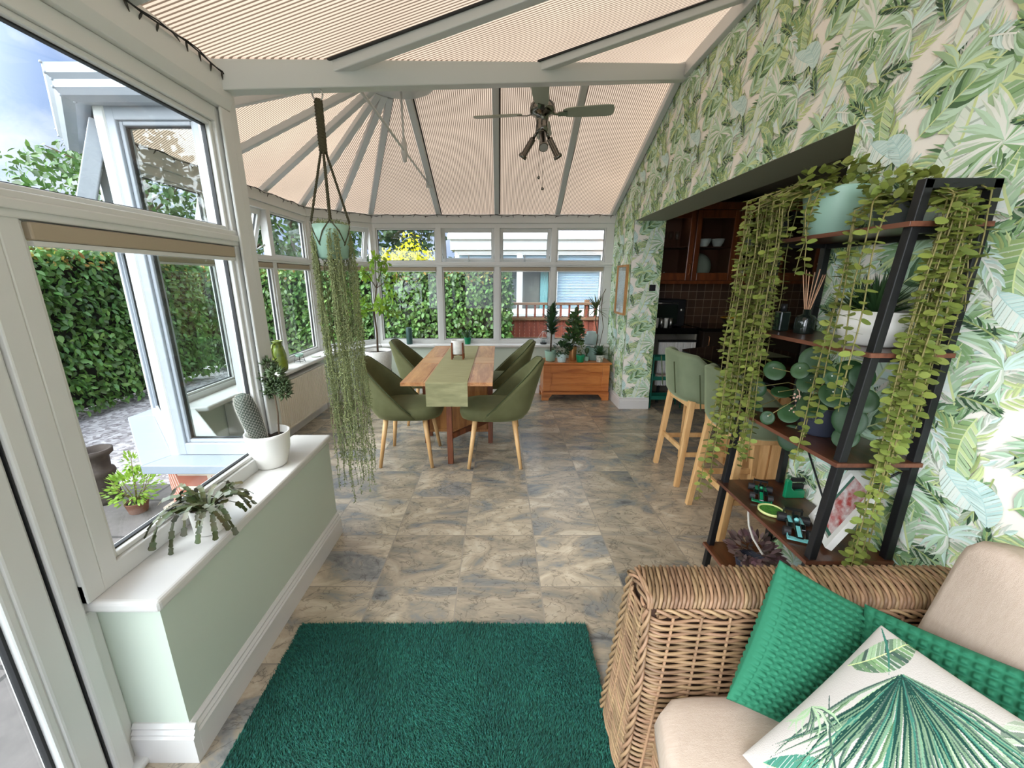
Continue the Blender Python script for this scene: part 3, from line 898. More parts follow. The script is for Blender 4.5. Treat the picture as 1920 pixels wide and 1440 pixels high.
# ---------------------------------------------------------------- roof
V_ = Vector((-1.10, 1.76, ZE + .03)); W_ = Vector((XR, YC, ZR + .02)); H_ = Vector((-.78, YC - .03, ZR))
cA = Vector((*BAY_OUT[1], ZE)); cB = Vector((*BAY_OUT[2], ZE)); cC = Vector((*BAY_OUT[3], ZE)); cD = Vector((*BAY_OUT[4], ZE)); cE = Vector((XR, YB1, ZE))
panels = []      # (polygon, direction along the eaves)
panels.append(([Vector((-1.17, -.9, ZE + .02)), Vector((-1.17, 1.70, ZE + .02)), V_, W_, Vector((XR, -.9, ZR + .02))], (0, 1, 0)))
panels.append(([V_, W_, H_], (1, 0, 0)))
panels.append(([V_, H_, cA, Vector((-1.2, YB0, ZE))], (1, 0, 0)))
for a, c in ((cA, cB), (cB, cC), (cC, cD), (cD, cE)):
    dd = (c - a).normalized()
    if a is cD: panels.append(([a, c, Vector((XR, YC, ZR)), H_], dd))
    else: panels.append(([a, c, H_], dd))
roof = MB(); uvs = []
for poly, dd in panels:
    roof.add(poly, [tuple(range(len(poly)))])
    uvs += [(p.dot(Vector(dd)), p.z) for p in poly]
ro = roof.build('ceiling', M['polycarb'], recalc=False, kind='structure')
uvl = ro.data.uv_layers.new(name='flutes')
for lp in ro.data.loops: uvl.data[lp.index].uv = uvs[lp.vertex_index]

def bar(p, q, w=.055, h=.045, drop=.03, name='glazing_bar', shadow_gap=True):
    mb = MB(); p, q = Vector(p), Vector(q); dz = Vector((0, 0, drop))
    mb.beam(p - dz, q - dz, w, h)
    d = (q - p).normalized(); a = d.cross(Vector((0, 0, 1))).normalized(); off = a * (w / 2 + .006)
    if shadow_gap: mb.beam(p + off - Vector((0, 0, .008)), q + off - Vector((0, 0, .008)), .012, .012, 1)  # black strip put in for the shadow line along one side
    return mb.build(name, [M['upvc_bar'], M['gasket']], ro, bevel=.005)
sl = (ZR - ZE) / (XR + 1.17)
for y in (-.87, -.55, .09, .73, 1.37):
    bar((-1.12, y, ZE + .035), (XR - .02, y, ZR + .015))
for y in (2.01, 2.655):
    t = (y - V_.y) / (W_.y - V_.y); s0 = V_.lerp(W_, t); bar(s0, (XR - .02, y, ZR + .015))
bar(V_ - Vector((.03, .02, .0)), W_, .07, .10, .062, 'valley_beam', shadow_gap=False)
bar(H_, (XR - .01, YC, ZR), .11, .06, .02, 'ridge_beam', shadow_gap=False)
for k in range(-1, 5):
    pass
def toward(c): return H_.lerp(c, .12)
ends = [cA, cA.lerp(cB, .5), cB, cB.lerp(cC, .34), cB.lerp(cC, .67), cC, cC.lerp(cD, .5), cD]
for c in ends: bar(toward(c), c)
ends_far = [(-.73, -.73), (-.03, -.03), (.70, .66)]
for xe, xr in ends_far: bar((xr, YC + .02, ZR - .01), (xe, YB1 - .02, ZE + .01))
bar((XR - .035, YC, ZR - .03), (XR - .035, YB1 - .02, ZE - .02), .05, .06, .0)
b = MB()
b.prism([(XR - .045, ZR - .09), (XR - .002, ZR - .09), (XR - .002, ZR + .03), (XR - .03, ZR + .03)], -.9, YC + .04, axis='y')
b.build('wall_plate', M['upvc_bar'], ro, bevel=.005)
b = MB()
b.lathe([(0, -.05), (.24, -.05), (.27, -.035), (.28, 0), (.24, .02), (0, .03)], tuple(H_ - Vector((-.03, .02, .09))), 28)
b.lathe([(0, -.062), (.15, -.062), (.16, -.05), (.155, -.045)], tuple(H_ - Vector((-.03, .02, .09))), 28)
b.build('hub_plate', M['upvc_bar'], ro)
b = MB(); b.tube([(-.75, 2.36, 2.43), (-.75, 4.62, 2.43)], .009, 8); b.tube([(-.75, 3.49, 2.90), (-.75, 3.49, 2.36)], .009, 8)
b.lathe([(0, -.09), (.016, -.08), (.024, -.02), (.024, .03), (.014, .08), (0, .09)], (-.75, 3.49, 2.43), 10)
b.box(-.775, -.725, 4.60, 4.63, 2.39, 2.47); b.box(-.775, -.725, 2.35, 2.38, 2.39, 2.47)
b.build('tie_rod', M['upvc_bar'], ro)

# ================================================================ DINING
M['oak'] = wood_mat('honey_oak', (214, 158, 108), (170, 112, 70), 'y', 7, .35, coat=.25)
M['oak_x'] = wood_mat('honey_oak_cross', (220, 168, 118), (180, 124, 80), 'x', 7, .35, coat=.25)
M['oak_z'] = wood_mat('oak_upright', (196, 138, 74), (142, 88, 42), 'z', 6, .4)
M['red_wood'] = wood_mat('reddish_wood', (136, 78, 46), (92, 48, 28), 'z', 8, .4)
M['pale_wood'] = wood_mat('pale_beech', (224, 184, 130), (198, 152, 98), 'z', 7, .45)
M['velvet'] = mat('olive_velvet', (90, 92, 60), 0.75, noise=(9, .4), c2=(112, 112, 80), sheen=.6, bump=(90, .06), spec=.2)
M['velvet_sage'] = mat('sage_velvet', (118, 128, 102), 0.75, noise=(9, .4), c2=(94, 106, 82), sheen=.6, bump=(90, .06), spec=.2)
M['piping'] = mat('olive_piping', (60, 70, 38), 0.8)
M['runner'] = mat('woven_green_runner', (170, 166, 126), 0.85, noise=(30, .7), c2=(134, 136, 98), stretch=(.25, 7, 1), bump=(60, .3))

TX0, TX1, TY0, TY1, TZ = -.690, -.045, 2.66, 4.24, .75
tb = thing('dining_table', 'long wooden gateleg dining table with a green runner, between four olive chairs', 'table', ((TX0 + TX1) / 2, (TY0 + TY1) / 2, 0))
b = MB()
def leaf_(y0, y1, name):
    m_ = MB(); n = 4
    for i in range(n):
        x0 = TX0 + (TX1 - TX0) * i / n; x1 = TX0 + (TX1 - TX0) * (i + 1) / n
        m_.box(x0 + .0004, x1 - .0004, y0, y1, TZ - .026, TZ)
    return m_.build(name, M['oak'], tb, bevel=.0015, seg=1)
leaf_(TY0, 3.32, 'table_leaf'); leaf_(3.60, TY1, 'table_leaf')
m_ = MB(); m_.box(TX0, TX1, 3.324, 3.596, TZ - .026, TZ); m_.build('tabletop_centre', M['oak_x'], tb, bevel=.002)
m_ = MB(); m_.box(TX0 + .06, TX1 - .06, 3.39, 3.53, .10, TZ - .026); m_.box(TX0 + .05, TX1 - .05, 3.38, 3.54, .10, .125); m_.build('base_cabinet', M['oak_z'], tb, bevel=.004)
for x in (TX0 + .035, TX1 - .035):
    for y in (3.375, 3.545):
        m_ = MB(); m_.box(x - .021, x + .021, y - .021, y + .021, 0, TZ - .027); m_.build('leg', M['red_wood'], tb, bevel=.003)
for yh, yf in ((3.375, 2.95), (3.545, 3.95)):
    xf = -.392; s_ = -1 if yf < yh else 1
    m_ = MB(); m_.box(xf - .022, xf + .022, yf - .022, yf + .022, 0, TZ - .028); g = m_.build('gate_leg', M['red_wood'], tb, bevel=.003)
    m_ = MB(); m_.beam((xf, yf, .23), (TX1 - .045, yh + s_ * .02, .23), .024, .045); m_.build('stretcher', M['red_wood'], tb, bevel=.002)
    m_ = MB(); m_.beam((xf, yf, .69), (TX1 - .045, yh + s_ * .02, .69), .024, .06); m_.build('gate_rail', M['red_wood'], tb, bevel=.002)

rn = thing('table_runner', 'woven green runner along the middle of the dining table, hanging over its near end', 'table runner', (-.36, 3.4, TZ))
def runner_pt(u, v):
    x = -.512 + .292 * u
    Ls = [(TY1 - .02, TZ + .003), (TY0 - .002, TZ + .003), (TY0 - .010, TZ - .004), (TY0 - .012, TZ - .17)]
    seg = [0, 1.60, 1.612, 1.78]; s = v * 1.78
    for i in range(3):
        if s <= seg[i + 1] or i == 2:
            t = (s - seg[i]) / (seg[i + 1] - seg[i]); y = Ls[i][0] * (1 - t) + Ls[i + 1][0] * t; z = Ls[i][1] * (1 - t) + Ls[i + 1][1] * t; break
    return (x, y, z)
m_ = MB(); vv = [0, .3, .6, 1.597 / 1.78, 1.602 / 1.78, 1.607 / 1.78, 1.613 / 1.78, .94, 1.0]
rows = []
for o in (0, .0022):
    for v in vv:
        for u in (0, .5, 1):
            x, y, z = runner_pt(u, v); hang = v > 1.604 / 1.78
            rows.append((x, y - (o if hang else 0), z + (0 if hang and v > .92 else o)))
n = len(vv) * 3; f = []
for i in range(len(vv) - 1):
    for j in range(2):
        a = i * 3 + j; f += [(a, a + 1, a + 4, a + 3), (n + a + 3, n + a + 4, n + a + 1, n + a)]
    f += [(i * 3, i * 3 + 3, n + i * 3 + 3, n + i * 3), (i * 3 + 2, n + i * 3 + 2, n + i * 3 + 5, i * 3 + 5)]
m_.add(rows, f); m_.build('runner_cloth', M['runner'], rn)

# pot in a wooden stand on the table
st = thing('planter', 'speckled white pot in a small dark wooden stand on the dining table', 'pot', (-.37, 3.50, TZ + .006))
x, y, z = st.location
m_ = MB(); m_.lathe([(0, .045), (.052, .045), (.056, .05), (.058, .165), (.052, .168), (.050, .16), (.048, .10), (0, .10)], (x, y, z)); m_.build('pot', mat('speckled_white', (226, 226, 222), .5, noise=(40, .35), c2=(170, 176, 176)), st)
for sx, sy in ((1, 1), (1, -1), (-1, 1), (-1, -1)):
    m_ = MB(); m_.beam((x + sx * .050, y + sy * .042, z), (x + sx * .047, y + sy * .040, z + .15), .011, .011); m_.build('leg', M['red_wood'], st)
m_ = MB(); m_.beam((x - .05, y - .042, z + .038), (x + .05, y + .042, z + .038), .012, .012); m_.beam((x + .05, y - .042, z + .0381), (x - .05, y + .042, z + .0381), .012, .012); m_.build('crossbar', M['red_wood'], st)

def tub_shell(mb, cx, cy, z0, ztop, rx, ry, amax, flat_a, zend, lean, th, nA=41, nZ=14, narrow=.12, round_=.5):
    """upholstered shell wrapped round the back of a seat; faces +x"""
    def ztopf(a):
        t = max(0.0, (math.cos(flat_a) - math.cos(a)) / (math.cos(flat_a) - math.cos(amax))) if abs(a) > flat_a else 0.0; s = t ** .95
        return ztop - (ztop - zend) * s - .012 * (1 - t) * (a / flat_a) ** 2 * 1.0
    def pt(u, v, out):
        a = (u * 2 - 1) * amax; zt = ztopf(a); z = z0 + (zt - z0) * v
        h = (z - z0) / (ztop - z0)
        sx = math.cos(a); sy = math.sin(a); p = 2.6
        r_ = 1.0 / ((abs(sx) ** p + abs(sy) ** p) ** (1 / p))
        k = th * (0.5 if out else -.5)
        rxx, ryy = rx + k, ry + k
        bow = .9 + .1 * math.sin(math.pi * min(1, h * 1.1)) if True else 1
        under = 1 - .16 * (1 - min(1, h / .18)) ** 2
        X = -r_ * sx * rxx * under; Y = r_ * sy * ryy * (1 - narrow * max(0, h - .3)) * under
        X -= lean * max(0, h - .12) * max(0, sx * .8 + .2)
        e_ = th * .0
        return (cx + X, cy + Y, z)
    top = [.0, .06, .15, .3, .5, .7, .85, .94, 1.0]
    vs_ = []; nz = len(top)
    for out in (1, 0):
        for v in top:
            for i in range(nA): vs_.append(pt(i / (nA - 1), v if not (v == 1.0) else 1.0, out))
    # soft top ridge
    ridge = []
    for i in range(nA):
        o_ = Vector(pt(i / (nA - 1), 1, 1)); q_ = Vector(pt(i / (nA - 1), 1, 0)); ridge.append(tuple((o_ + q_) / 2 + Vector((0, 0, th * .28))))
    vs_ += ridge
    f = []; B_ = nz * nA
    for j in range(nz - 1):
        for i in range(nA - 1):
            a = j * nA + i; f.append((a, a + 1, a + nA + 1, a + nA)); f.append((B_ + a + nA, B_ + a + nA + 1, B_ + a + 1, B_ + a))
    t0 = (nz - 1) * nA; rg = 2 * B_
    for i in range(nA - 1):
        f.append((t0 + i, t0 + i + 1, rg + i + 1, rg + i)); f.append((rg + i, rg + i + 1, B_ + t0 + i + 1, B_ + t0 + i))
        f.append((i, B_ + i, B_ + i + 1, i + 1))
    for j in range(nz - 1):
        f.append((j * nA, (j + 1) * nA, B_ + (j + 1) * nA, B_ + j * nA)); e2 = nA - 1
        f.append((j * nA + e2, B_ + j * nA + e2, B_ + (j + 1) * nA + e2, (j + 1) * nA + e2))
    f.append((t0, rg, B_ + t0)); f.append((t0 + nA - 1, B_ + t0 + nA - 1, rg + nA - 1))
    mb.add(vs_, f, 0, True)
    return ridge

def soft_slab(mb, cx, cy, z0, z1, rx, ry, p=3.2, n=36, crown=.012, x_shift=0):
    """rounded upholstered seat pad"""
    prof = [(.0, 0), (.86, 0), (.96, .12), (1.0, .42), (1.0, .62), (.97, .84), (.90, .97), (.6, 1.0), (.3, 1.0), (0, 1.0)]
    vs_ = []
    for s_, h in prof:
        for j in range(n):
            a = 2 * math.pi * j / n; c_, q = math.cos(a), math.sin(a)
            r_ = 1 / ((abs(c_) ** p + abs(q) ** p) ** (1 / p))
            zz = z0 + (z1 - z0) * h + (crown * (1 - s_ ** 2) if h > .9 else 0)
            vs_.append((cx + max(s_, .001) * r_ * c_ * rx, cy + max(s_, .001) * r_ * q * ry, zz))
    f = [(i * n + j, i * n + (j + 1) % n, (i + 1) * n + (j + 1) % n, (i + 1) * n + j) for i in range(len(prof) - 1) for j in range(n)]
    mb.add(vs_, f, 0, True)

def dining_chair(x, y):
    r_ = thing('dining_chair', 'olive velvet tub chair at the near left of the dining table', 'chair', (x, y, 0), 'olive velvet chairs around the dining table')
    m_ = MB(); soft_slab(m_, x + .015, y, .385, .485, .265, .225); m_.build('seat', M['velvet'], r_)
    m_ = MB(); rd = tub_shell(m_, x - .005, y, .395, .835, .255, .238, R(112), R(30), .405, .125, .046); s_ = m_.build('backrest', M['velvet'], r_)
    m_ = MB(); m_.tube([Vector(p) + Vector((0, 0, .002)) for p in rd], .0045, 6); m_.build('piping', M['piping'], s_)
    for sx in (1, -1):
        for sy in (1, -1):
            m_ = MB(); m_.tube([(x + sx * .150, y + sy * .150, .40), (x + sx * .205, y + sy * .215, .0)], [.021, .0135], 12); m_.build('leg', M['pale_wood'], r_)
    return r_
GC = 'olive velvet chairs around the dining table'
ch = dining_chair(-.735, 3.08)
copy_tree(ch, (-.725, 4.02, 0), 0, 'olive velvet tub chair at the far left of the dining table', GC)
copy_tree(ch, (-.035, 3.06, 0), math.pi, 'olive velvet tub chair at the near right of the dining table', GC)
copy_tree(ch, (-.02, 4.00, 0), math.pi, 'olive velvet tub chair at the far right of the dining table', GC)

def bar_stool(x, y):
    r_ = thing('bar_stool', 'sage velvet bar stool at the far end of the black counter', 'bar stool', (x, y, 0), 'sage velvet bar stools at the black counter')
    m_ = MB(); soft_slab(m_, x + .01, y, .635, .715, .205, .205); m_.build('seat', M['velvet_sage'], r_)
    m_ = MB(); tub_shell(m_, x + .02, y, .62, .955, .225, .222, R(96), R(52), .76, .05, .05, narrow=.02); s_ = m_.build('backrest', M['velvet_sage'], r_)
    for sy in (.11, -.11):
        m_ = MB(); pts = [(x - .2395 - .05 * max(0, (z - .66) / .335) - (.0 if z > .68 else .0), y + sy, z) for z in (.68, .72, .78, .84, .90)]
        m_.tube([(px_ - .004, py_, pz_) for px_, py_, pz_ in pts], .004, 5); m_.build('seam', M['piping'], s_)
    for sx in (1, -1):
        for sy in (1, -1):
            m_ = MB(); m_.beam((x + sx * .20, y + sy * .195, .0), (x + sx * .15, y + sy * .165, .635), .030, .036, up=(1, 0, 0), w2=.036, h2=.042); m_.build('leg', M['pale_wood'], r_, bevel=.004)
        m_ = MB(); z = .275 if sx < 0 else .20; xx = x + sx * (.20 - .05 * z / .635); yy = .195 - .03 * z / .635
        m_.beam((xx, y - yy, z), (xx, y + yy, z), .018, .036); m_.build('stretcher', M['pale_wood'], r_, bevel=.003)
        m_ = MB(); m_.beam((x + sx * .152, y - .165, .607), (x + sx * .152, y + .165, .607), .022, .05); m_.build('seat_rail', M['pale_wood'], r_, bevel=.003)
        m_ = MB(); m_.beam((x - .152, y + sx * .166, .606), (x + .152, y + sx * .166, .606), .022, .05); m_.build('seat_rail', M['pale_wood'], r_, bevel=.003)
        m_ = MB(); m_.beam((x - .182, y + sx * .185, .245), (x + .182, y + sx * .185, .245), .018, .034); m_.build('stretcher', M['pale_wood'], r_, bevel=.003)
    return r_
bs = bar_stool(1.475, 2.765)
copy_tree(bs, (1.455, 2.145, 0), 0, 'sage velvet bar stool nearest the ladder shelf', 'sage velvet bar stools at the black counter')

# ================================================================ PINE CHEST
M['pine'] = wood_mat('orange_pine', (202, 128, 66), (168, 92, 40), 'x', 6, .35, knots=7.0, coat=.3)
cx0, cx1, cy0, cy1 = .535, 1.335, 4.68, 5.00
pc = thing('pine_chest', 'orange pine blanket chest on bracket feet beneath the far window', 'chest', ((cx0 + cx1) / 2, (cy0 + cy1) / 2, 0))
m_ = MB(); m_.box(cx0, cx1, cy0, cy1, .10, .45); m_.build('body', M['pine'], pc, bevel=.004)
m_ = MB(); m_.box(cx0 - .022, cx1 + .022, cy0 - .022, cy1 + .005, .45, .475); m_.build('lid', M['pine'], pc, bevel=.008)
m_ = MB(); m_.box(cx0 - .012, cx1 + .012, cy0 - .012, cy1, .075, .11); m_.box(cx0 - .004, cx1 + .004, cy0 - .004, cy1, .11, .122); m_.build('plinth', M['pine'], pc, bevel=.006)
# raised front frame with arched top rail around a sunk panel
m_ = MB()
m_.box(cx0, cx0 + .085, cy0 - .018, cy0, .125, .447); m_.box(cx1 - .085, cx1, cy0 - .018, cy0, .125, .447); m_.box(cx0 + .085, cx1 - .085, cy0 - .018, cy0, .125, .195)
arch = [(cx0 + .085, .447), (cx0 + .085, .36)]
for i in range(13):
    t = i / 12; arch.append((cx0 + .2 + (cx1 - cx0 - .4) * t, .362 + .035 * math.sin(math.pi * t) ** 1.2))
arch += [(cx1 - .085, .36), (cx1 - .085, .447)]
m_.prism(arch, cy0 - .018, cy0, axis='y'); m_.build('front_frame', M['pine'], pc, bevel=.003)
m_ = MB(); m_.box(cx0 + .105, cx1 - .105, cy0 - .009, cy0, .212, .345); m_.build('front_panel', M['pine'], pc, bevel=.005)
for xx, s_ in ((cx0 - .012, 1), (cx1 + .012, -1)):
    m_ = MB(); m_.prism([(xx, .078), (xx, .0), (xx + s_ * .085, 0), (xx + s_ * .09, .03), (xx + s_ * .12, .06), (xx + s_ * .125, .078)], cy0 - .012, cy0 + .03, axis='y'); m_.build('bracket_foot', M['pine'], pc, bevel=.005)
    m_ = MB(); m_.box(min(xx, xx + s_ * .06), max(xx, xx + s_ * .06), cy1 - .06, cy1, 0, .078); m_.build('rear_foot', M['pine'], pc)

# ================================================================ RUG
M['rug_base'] = mat('dark_green_rug_backing', (20, 74, 62), 0.95)
M['rug_pile'] = mat('dark_green_pile', (32, 96, 82), 0.9, island=.55, noise=(7, .45), c2=(20, 70, 62))
RX0, RX1, RY0, RY1 = -.845, .372, -.25, 1.385
rg = thing('rug', 'dark green shaggy rug on the tiles in front of the wicker sofa', 'rug', ((RX0 + RX1) / 2, (RY0 + RY1) / 2, 0))
m_ = MB(); m_.box(RX0, RX1, RY0, RY1, .001, .010); m_.build('backing', M['rug_base'], rg, bevel=.003)
nt_ = 64000
px = rng.uniform(RX0 + .002, RX1 - .002, nt_); py = RY0 + (RY1 - RY0) * rng.uniform(0.60, 1, nt_) - .002
n2_ = 6000
px = np.concatenate([px, rng.uniform(RX0, RX1, n2_)]); py = np.concatenate([py, rng.uniform(RY0, RY0 + .98, n2_)])
nn = len(px); ang = rng.uniform(0, 6.283, nn); swirl = np.sin(px * 9) * np.cos(py * 7 + px * 4) * .006
hh = rng.uniform(.012, .019, nn); rr = rng.uniform(.0022, .0038, nn)
V = np.zeros((nn, 4, 3)); 
for k in range(3):
    a = ang + k * 2.094; V[:, k, 0] = px + rr * np.cos(a); V[:, k, 1] = py + rr * np.sin(a); V[:, k, 2] = .008
V[:, 3, 0] = np.clip(px + rng.normal(0, .0035, nn) + swirl, RX0 - .004, RX1 + .004); V[:, 3, 1] = np.clip(py + rng.normal(0, .0035, nn) + swirl, RY0 - .004, RY1 + .004); V[:, 3, 2] = .008 + hh
F = np.concatenate([np.stack([np.arange(nn) * 4 + i, np.arange(nn) * 4 + (i + 1) % 3, np.arange(nn) * 4 + 3], 1) for i in range(3)])
m_ = MB(); m_.arr(V.reshape(-1, 3), F, smooth=True); pl = m_.build('pile', M['rug_pile'], rg, recalc=False)

# ================================================================ RADIATOR
M['cream_paint'] = mat('cream_enamel', (226, 218, 204), .4)
rd_ = thing('radiator', 'white panel radiator under the bay window sill, left of the dining table', 'radiator', (-1.90, 3.45, 0))
m_ = MB(); y0, y1 = 2.75, 4.20; n = 44
pts = []
for i in range(n):
    a = y0 + (y1 - y0) * i / n; w = (y1 - y0) / n
    for t, o in ((0, 0), (.3, 0), (.42, .014), (.9, .014)): pts.append((-1.905 + o, a + w * t))
pts += [(-1.905, y1), (-1.925, y1), (-1.925, y0)]
m_.prism(pts, .14, .555); m_.box(-1.926, -1.893, y0, y1, .545, .565); m_.box(-1.926, -1.893, y0, y1, .13, .15)
m_.build('front_panel', M['cream_paint'], rd_)
m_ = MB(); m_.box(-2.00, -1.893, y0 - .004, y1 + .004, .56, .572); m_.box(-2.00, -1.893, y0 - .004, y0, .15, .56); m_.box(-2.00, -1.893, y1, y1 + .004, .15, .56); m_.build('casing', M['white_paint'], rd_)
m_ = MB(); m_.tube([(-1.915, y1 + .03, 0), (-1.915, y1 + .03, .17), (-1.915, y1, .17)], .008, 8); m_.lathe([(0, .13), (.017, .13), (.018, .21), (0, .215)], (-1.915, y1 + .03, 0), 10); m_.build('valve', M['white_paint'], rd_)

# ================================================================ SMALL THINGS ON THE BAY SILL
SZ = ZSILL + .04
vj = thing('jug', 'tall green glazed jug with a handle on the bay window sill', 'jug', (-1.975, 3.50, SZ))
M['jug'] = mat('mottled_green_glaze', (122, 138, 50), .25, noise=(22, .8), c2=(74, 92, 30), coat=.3)
x, y, z = vj.location
m_ = MB(); m_.lathe([(0, 0), (.052, 0), (.062, .02), (.066, .08), (.060, .15), (.044, .205), (.034, .235), (.036, .255), (.046, .272), (.042, .272), (.032, .25), (.030, .235), (.04, .2), (.05, .1), (0, .03)], (x, y, z)); m_.build('body', M['jug'], vj)
m_ = MB(); m_.tube([(x - .005, y - .04, z + .25), (x - .005, y - .075, z + .245), (x - .005, y - .098, z + .205), (x - .005, y - .092, z + .15), (x - .005, y - .06, z + .11)], [.008, .009, .009, .008, .007], 8); m_.build('handle', M['jug'], vj)
wb_ = thing('candle_bowl', 'small pale bowl in a black wire stand beside the green jug', 'bowl', (-1.985, 3.87, SZ))
x, y, z = wb_.location
m_ = MB(); m_.lathe([(0, .055), (.03, .058), (.042, .085), (.040, .085), (.029, .062), (0, .06)], (x, y, z)); m_.build('bowl', M['mint_pot'], wb_)
m_ = MB()
for k in range(4):
    a = k * 1.571 + .5; m_.tube([(x + .05 * math.cos(a), y + .05 * math.sin(a), z + .002), (x + .036 * math.cos(a), y + .036 * math.sin(a), z + .066)], .002, 5)
m_.tube([(x + .046 * math.cos(k * .393), y + .046 * math.sin(k * .393), z + .018) for k in range(17)], .002, 5); m_.build('wire_stand', M['black_metal'], wb_)
sd = thing('saucer', 'flat pale saucer on the bay window sill beyond the small bowl', 'saucer', (-1.965, 4.17, SZ))
m_ = MB(); m_.lathe([(0, 0), (.04, 0), (.052, .008), (.050, .010), (.038, .004), (0, .004)], tuple(sd.location)); m_.build('dish', mat('grey_saucer', (170, 178, 160), .4), sd)

# ================================================================ LEAVES
def spine_tmpl(ts, ws, fold=.12, curl=0.0):
    """leaf along +t with half widths ws, folded along the middle and curling down"""
    v = []; f = []
    for t, w in zip(ts, ws):
        c = -curl * t * t
        v += [(t, -w, fold * w + c), (t, 0, c), (t, w, fold * w + c)]
    for i in range(len(ts) - 1):
        a = i * 3; f += [(a, a + 1, a + 4, a + 3), (a + 1, a + 2, a + 5, a + 4)]
    return np.array(v), np.array(f)
T_OVAL = spine_tmpl([0, .2, .5, .8, 1], [.02, .33, .46, .30, .02])
T_ROUND = spine_tmpl([0, .14, .45, .8, 1], [.06, .36, .5, .36, .08], .08)
T_BEECH = spine_tmpl([0, .25, .6, 1], [.03, .42, .40, .0], .25, .1)
T_BLADE = spine_tmpl([0, .25, .6, 1], [.35, .5, .42, .0], .3, .35)
T_BEAD = None
def unit(a): return a / np.maximum(np.linalg.norm(a, axis=1, keepdims=True), 1e-9)
def leaves(mb, p, d, n, l, w, tm=T_OVAL, m=0, smooth=True):
    p = np.atleast_2d(np.array(p, float)); d = unit(np.atleast_2d(np.array(d, float))); n = np.atleast_2d(np.array(n, float))
    n = unit(n - d * np.sum(n * d, 1, keepdims=True)); s = np.cross(d, n)
    l = np.broadcast_to(l, len(p))[:, None, None]; w = np.broadcast_to(w, len(p))[:, None, None]
    v, f = tm
    t_, s_, h_ = v[:, 0][None, :, None], v[:, 1][None, :, None], v[:, 2][None, :, None]
    V = p[:, None, :] + d[:, None, :] * t_ * l + s[:, None, :] * s_ * w + n[:, None, :] * h_ * w
    F = (f[None] + (np.arange(len(p)) * len(v))[:, None, None]).reshape(-1, f.shape[1])
    mb.arr(V.reshape(-1, 3), F, m, smooth)
def rdir(n): return unit(rng.normal(size=(n, 3)))

M['leaf_beech'] = mat('beech_leaf', (104, 140, 66), .4, island=.55, trans=.3, noise=(1.1, .6), c2=(62, 98, 50))
M['leaf_tree'] = mat('tree_leaf', (76, 106, 50), .5, island=.45, trans=.3)
M['leaf_dark'] = mat('dark_green_leaf', (56, 84, 50), .4, island=.4, trans=.15)
M['leaf_bright'] = mat('bright_green_leaf', (140, 176, 62), .4, island=.3, trans=.4)
M['leaf_button'] = mat('yellow_green_leaf', (128, 140, 68), .4, island=.38, trans=.3)
M['leaf_string'] = mat('string_leaf', (150, 158, 108), .45, island=.35, trans=.2)
M['leaf_pilea'] = mat('deep_round_leaf', (34, 66, 34), .5, island=.25, trans=.12, noise=(25, .3), c2=(48, 84, 44))
M['leaf_yellow'] = mat('golden_leaf', (206, 200, 40), .5, island=.3, trans=.4)
M['leaf_xmas'] = mat('christmas_cactus_segment', (58, 74, 36), .45, island=.35, noise=(24, .6), c2=(86, 66, 46))
M['stem'] = mat('olive_stem', (118, 110, 62), .6)
M['bark'] = mat('grey_brown_bark', (96, 78, 60), .85, noise=(20, .6))
M['cord'] = mat('olive_macrame_cord', (70, 66, 46), .9, bump=(200, .5))

def pot_round(mb, c, r0, r1, h, wall=.006, lip=0.0, n=32, m=0):
    mb.lathe([(0, 0), (r0 * .94, 0), (r0, .006), (r0 + (r1 - r0) * .6, h * .6), (r1, h - .006 - lip), (r1 + lip, h - lip), (r1 + lip, h), (r1 - wall, h), (r1 - wall - .002, h * .7), (0, h * .7)], c, n, m)
def soil_disc(mb, c, r, z, m=0):
    mb.lathe([(0, z + .006), (r * .6, z + .005), (r, z)], c, 20, m)

# ---------------------------------------------------------------- hanging plant on the valley beam
hx, hy = -.782, 1.964
hp = thing('hanging_plant', 'long trailing plant in a mint pot hanging in macrame from the roof beam', 'hanging plant', (hx, hy, 1.54))
m_ = MB(); m_.lathe([(0, 0), (.058, 0), (.066, .008), (.080, .10), (.082, .15), (.076, .15), (.072, .09), (0, .09)], (hx, hy, 1.535)); m_.build('pot', M['mint_pot'], hp)
m_ = MB(); soil_disc(m_, (hx, hy, 1.535), .074, .125); m_.build('soil', M['soil'], hp)
hk = MB(); hk.tube([(hx, hy, 2.30), (hx + .003, hy, 2.26), (hx - .002, hy, 2.235)], .0025, 6)
hk.tube([(hx + .022 * math.cos(a), hy, 2.212 + .024 * math.sin(a)) for a in np.linspace(0, 6.283, 21)], .0035, 6); hk.build('hook_ring', M['steel'], hp)
m_ = MB()
for k in range(3):
    m_.tube([(hx + .011 * math.cos(t * 34 + k * 2.09), hy + .011 * math.sin(t * 34 + k * 2.09), 2.19 - .20 * t) for t in np.linspace(0, 1, 46)], .0085, 6)
m_.tube([(hx, hy, 2.195), (hx, hy, 2.14)], .013, 8)
for k in range(4):
    a = k * 1.571 + .35; top = Vector((hx + .008 * math.cos(a), hy + .008 * math.sin(a), 2.0)); bot = Vector((hx + .082 * math.cos(a), hy + .082 * math.sin(a), 1.70))
    for q in (0, 2.09, 4.18):
        m_.tube([tuple(top.lerp(bot, t) + Vector((.0035 * math.cos(t * 60 + q), .0035 * math.sin(t * 60 + q), 0))) for t in np.linspace(0, 1, 40)], .0032, 5)
    for da in (-.42, .42):
        m_.tube([bot, (hx + .084 * math.cos(a + da), hy + .084 * math.sin(a + da), 1.655), (hx + .078 * math.cos(a + da * 1.9), hy + .078 * math.sin(a + da * 1.9), 1.60), (hx + .02 * math.cos(a), hy + .02 * math.sin(a), 1.53)], .003, 5)
m_.build('macrame_hanger', M['cord'], hp)
m_ = MB(); pb = []; db = []
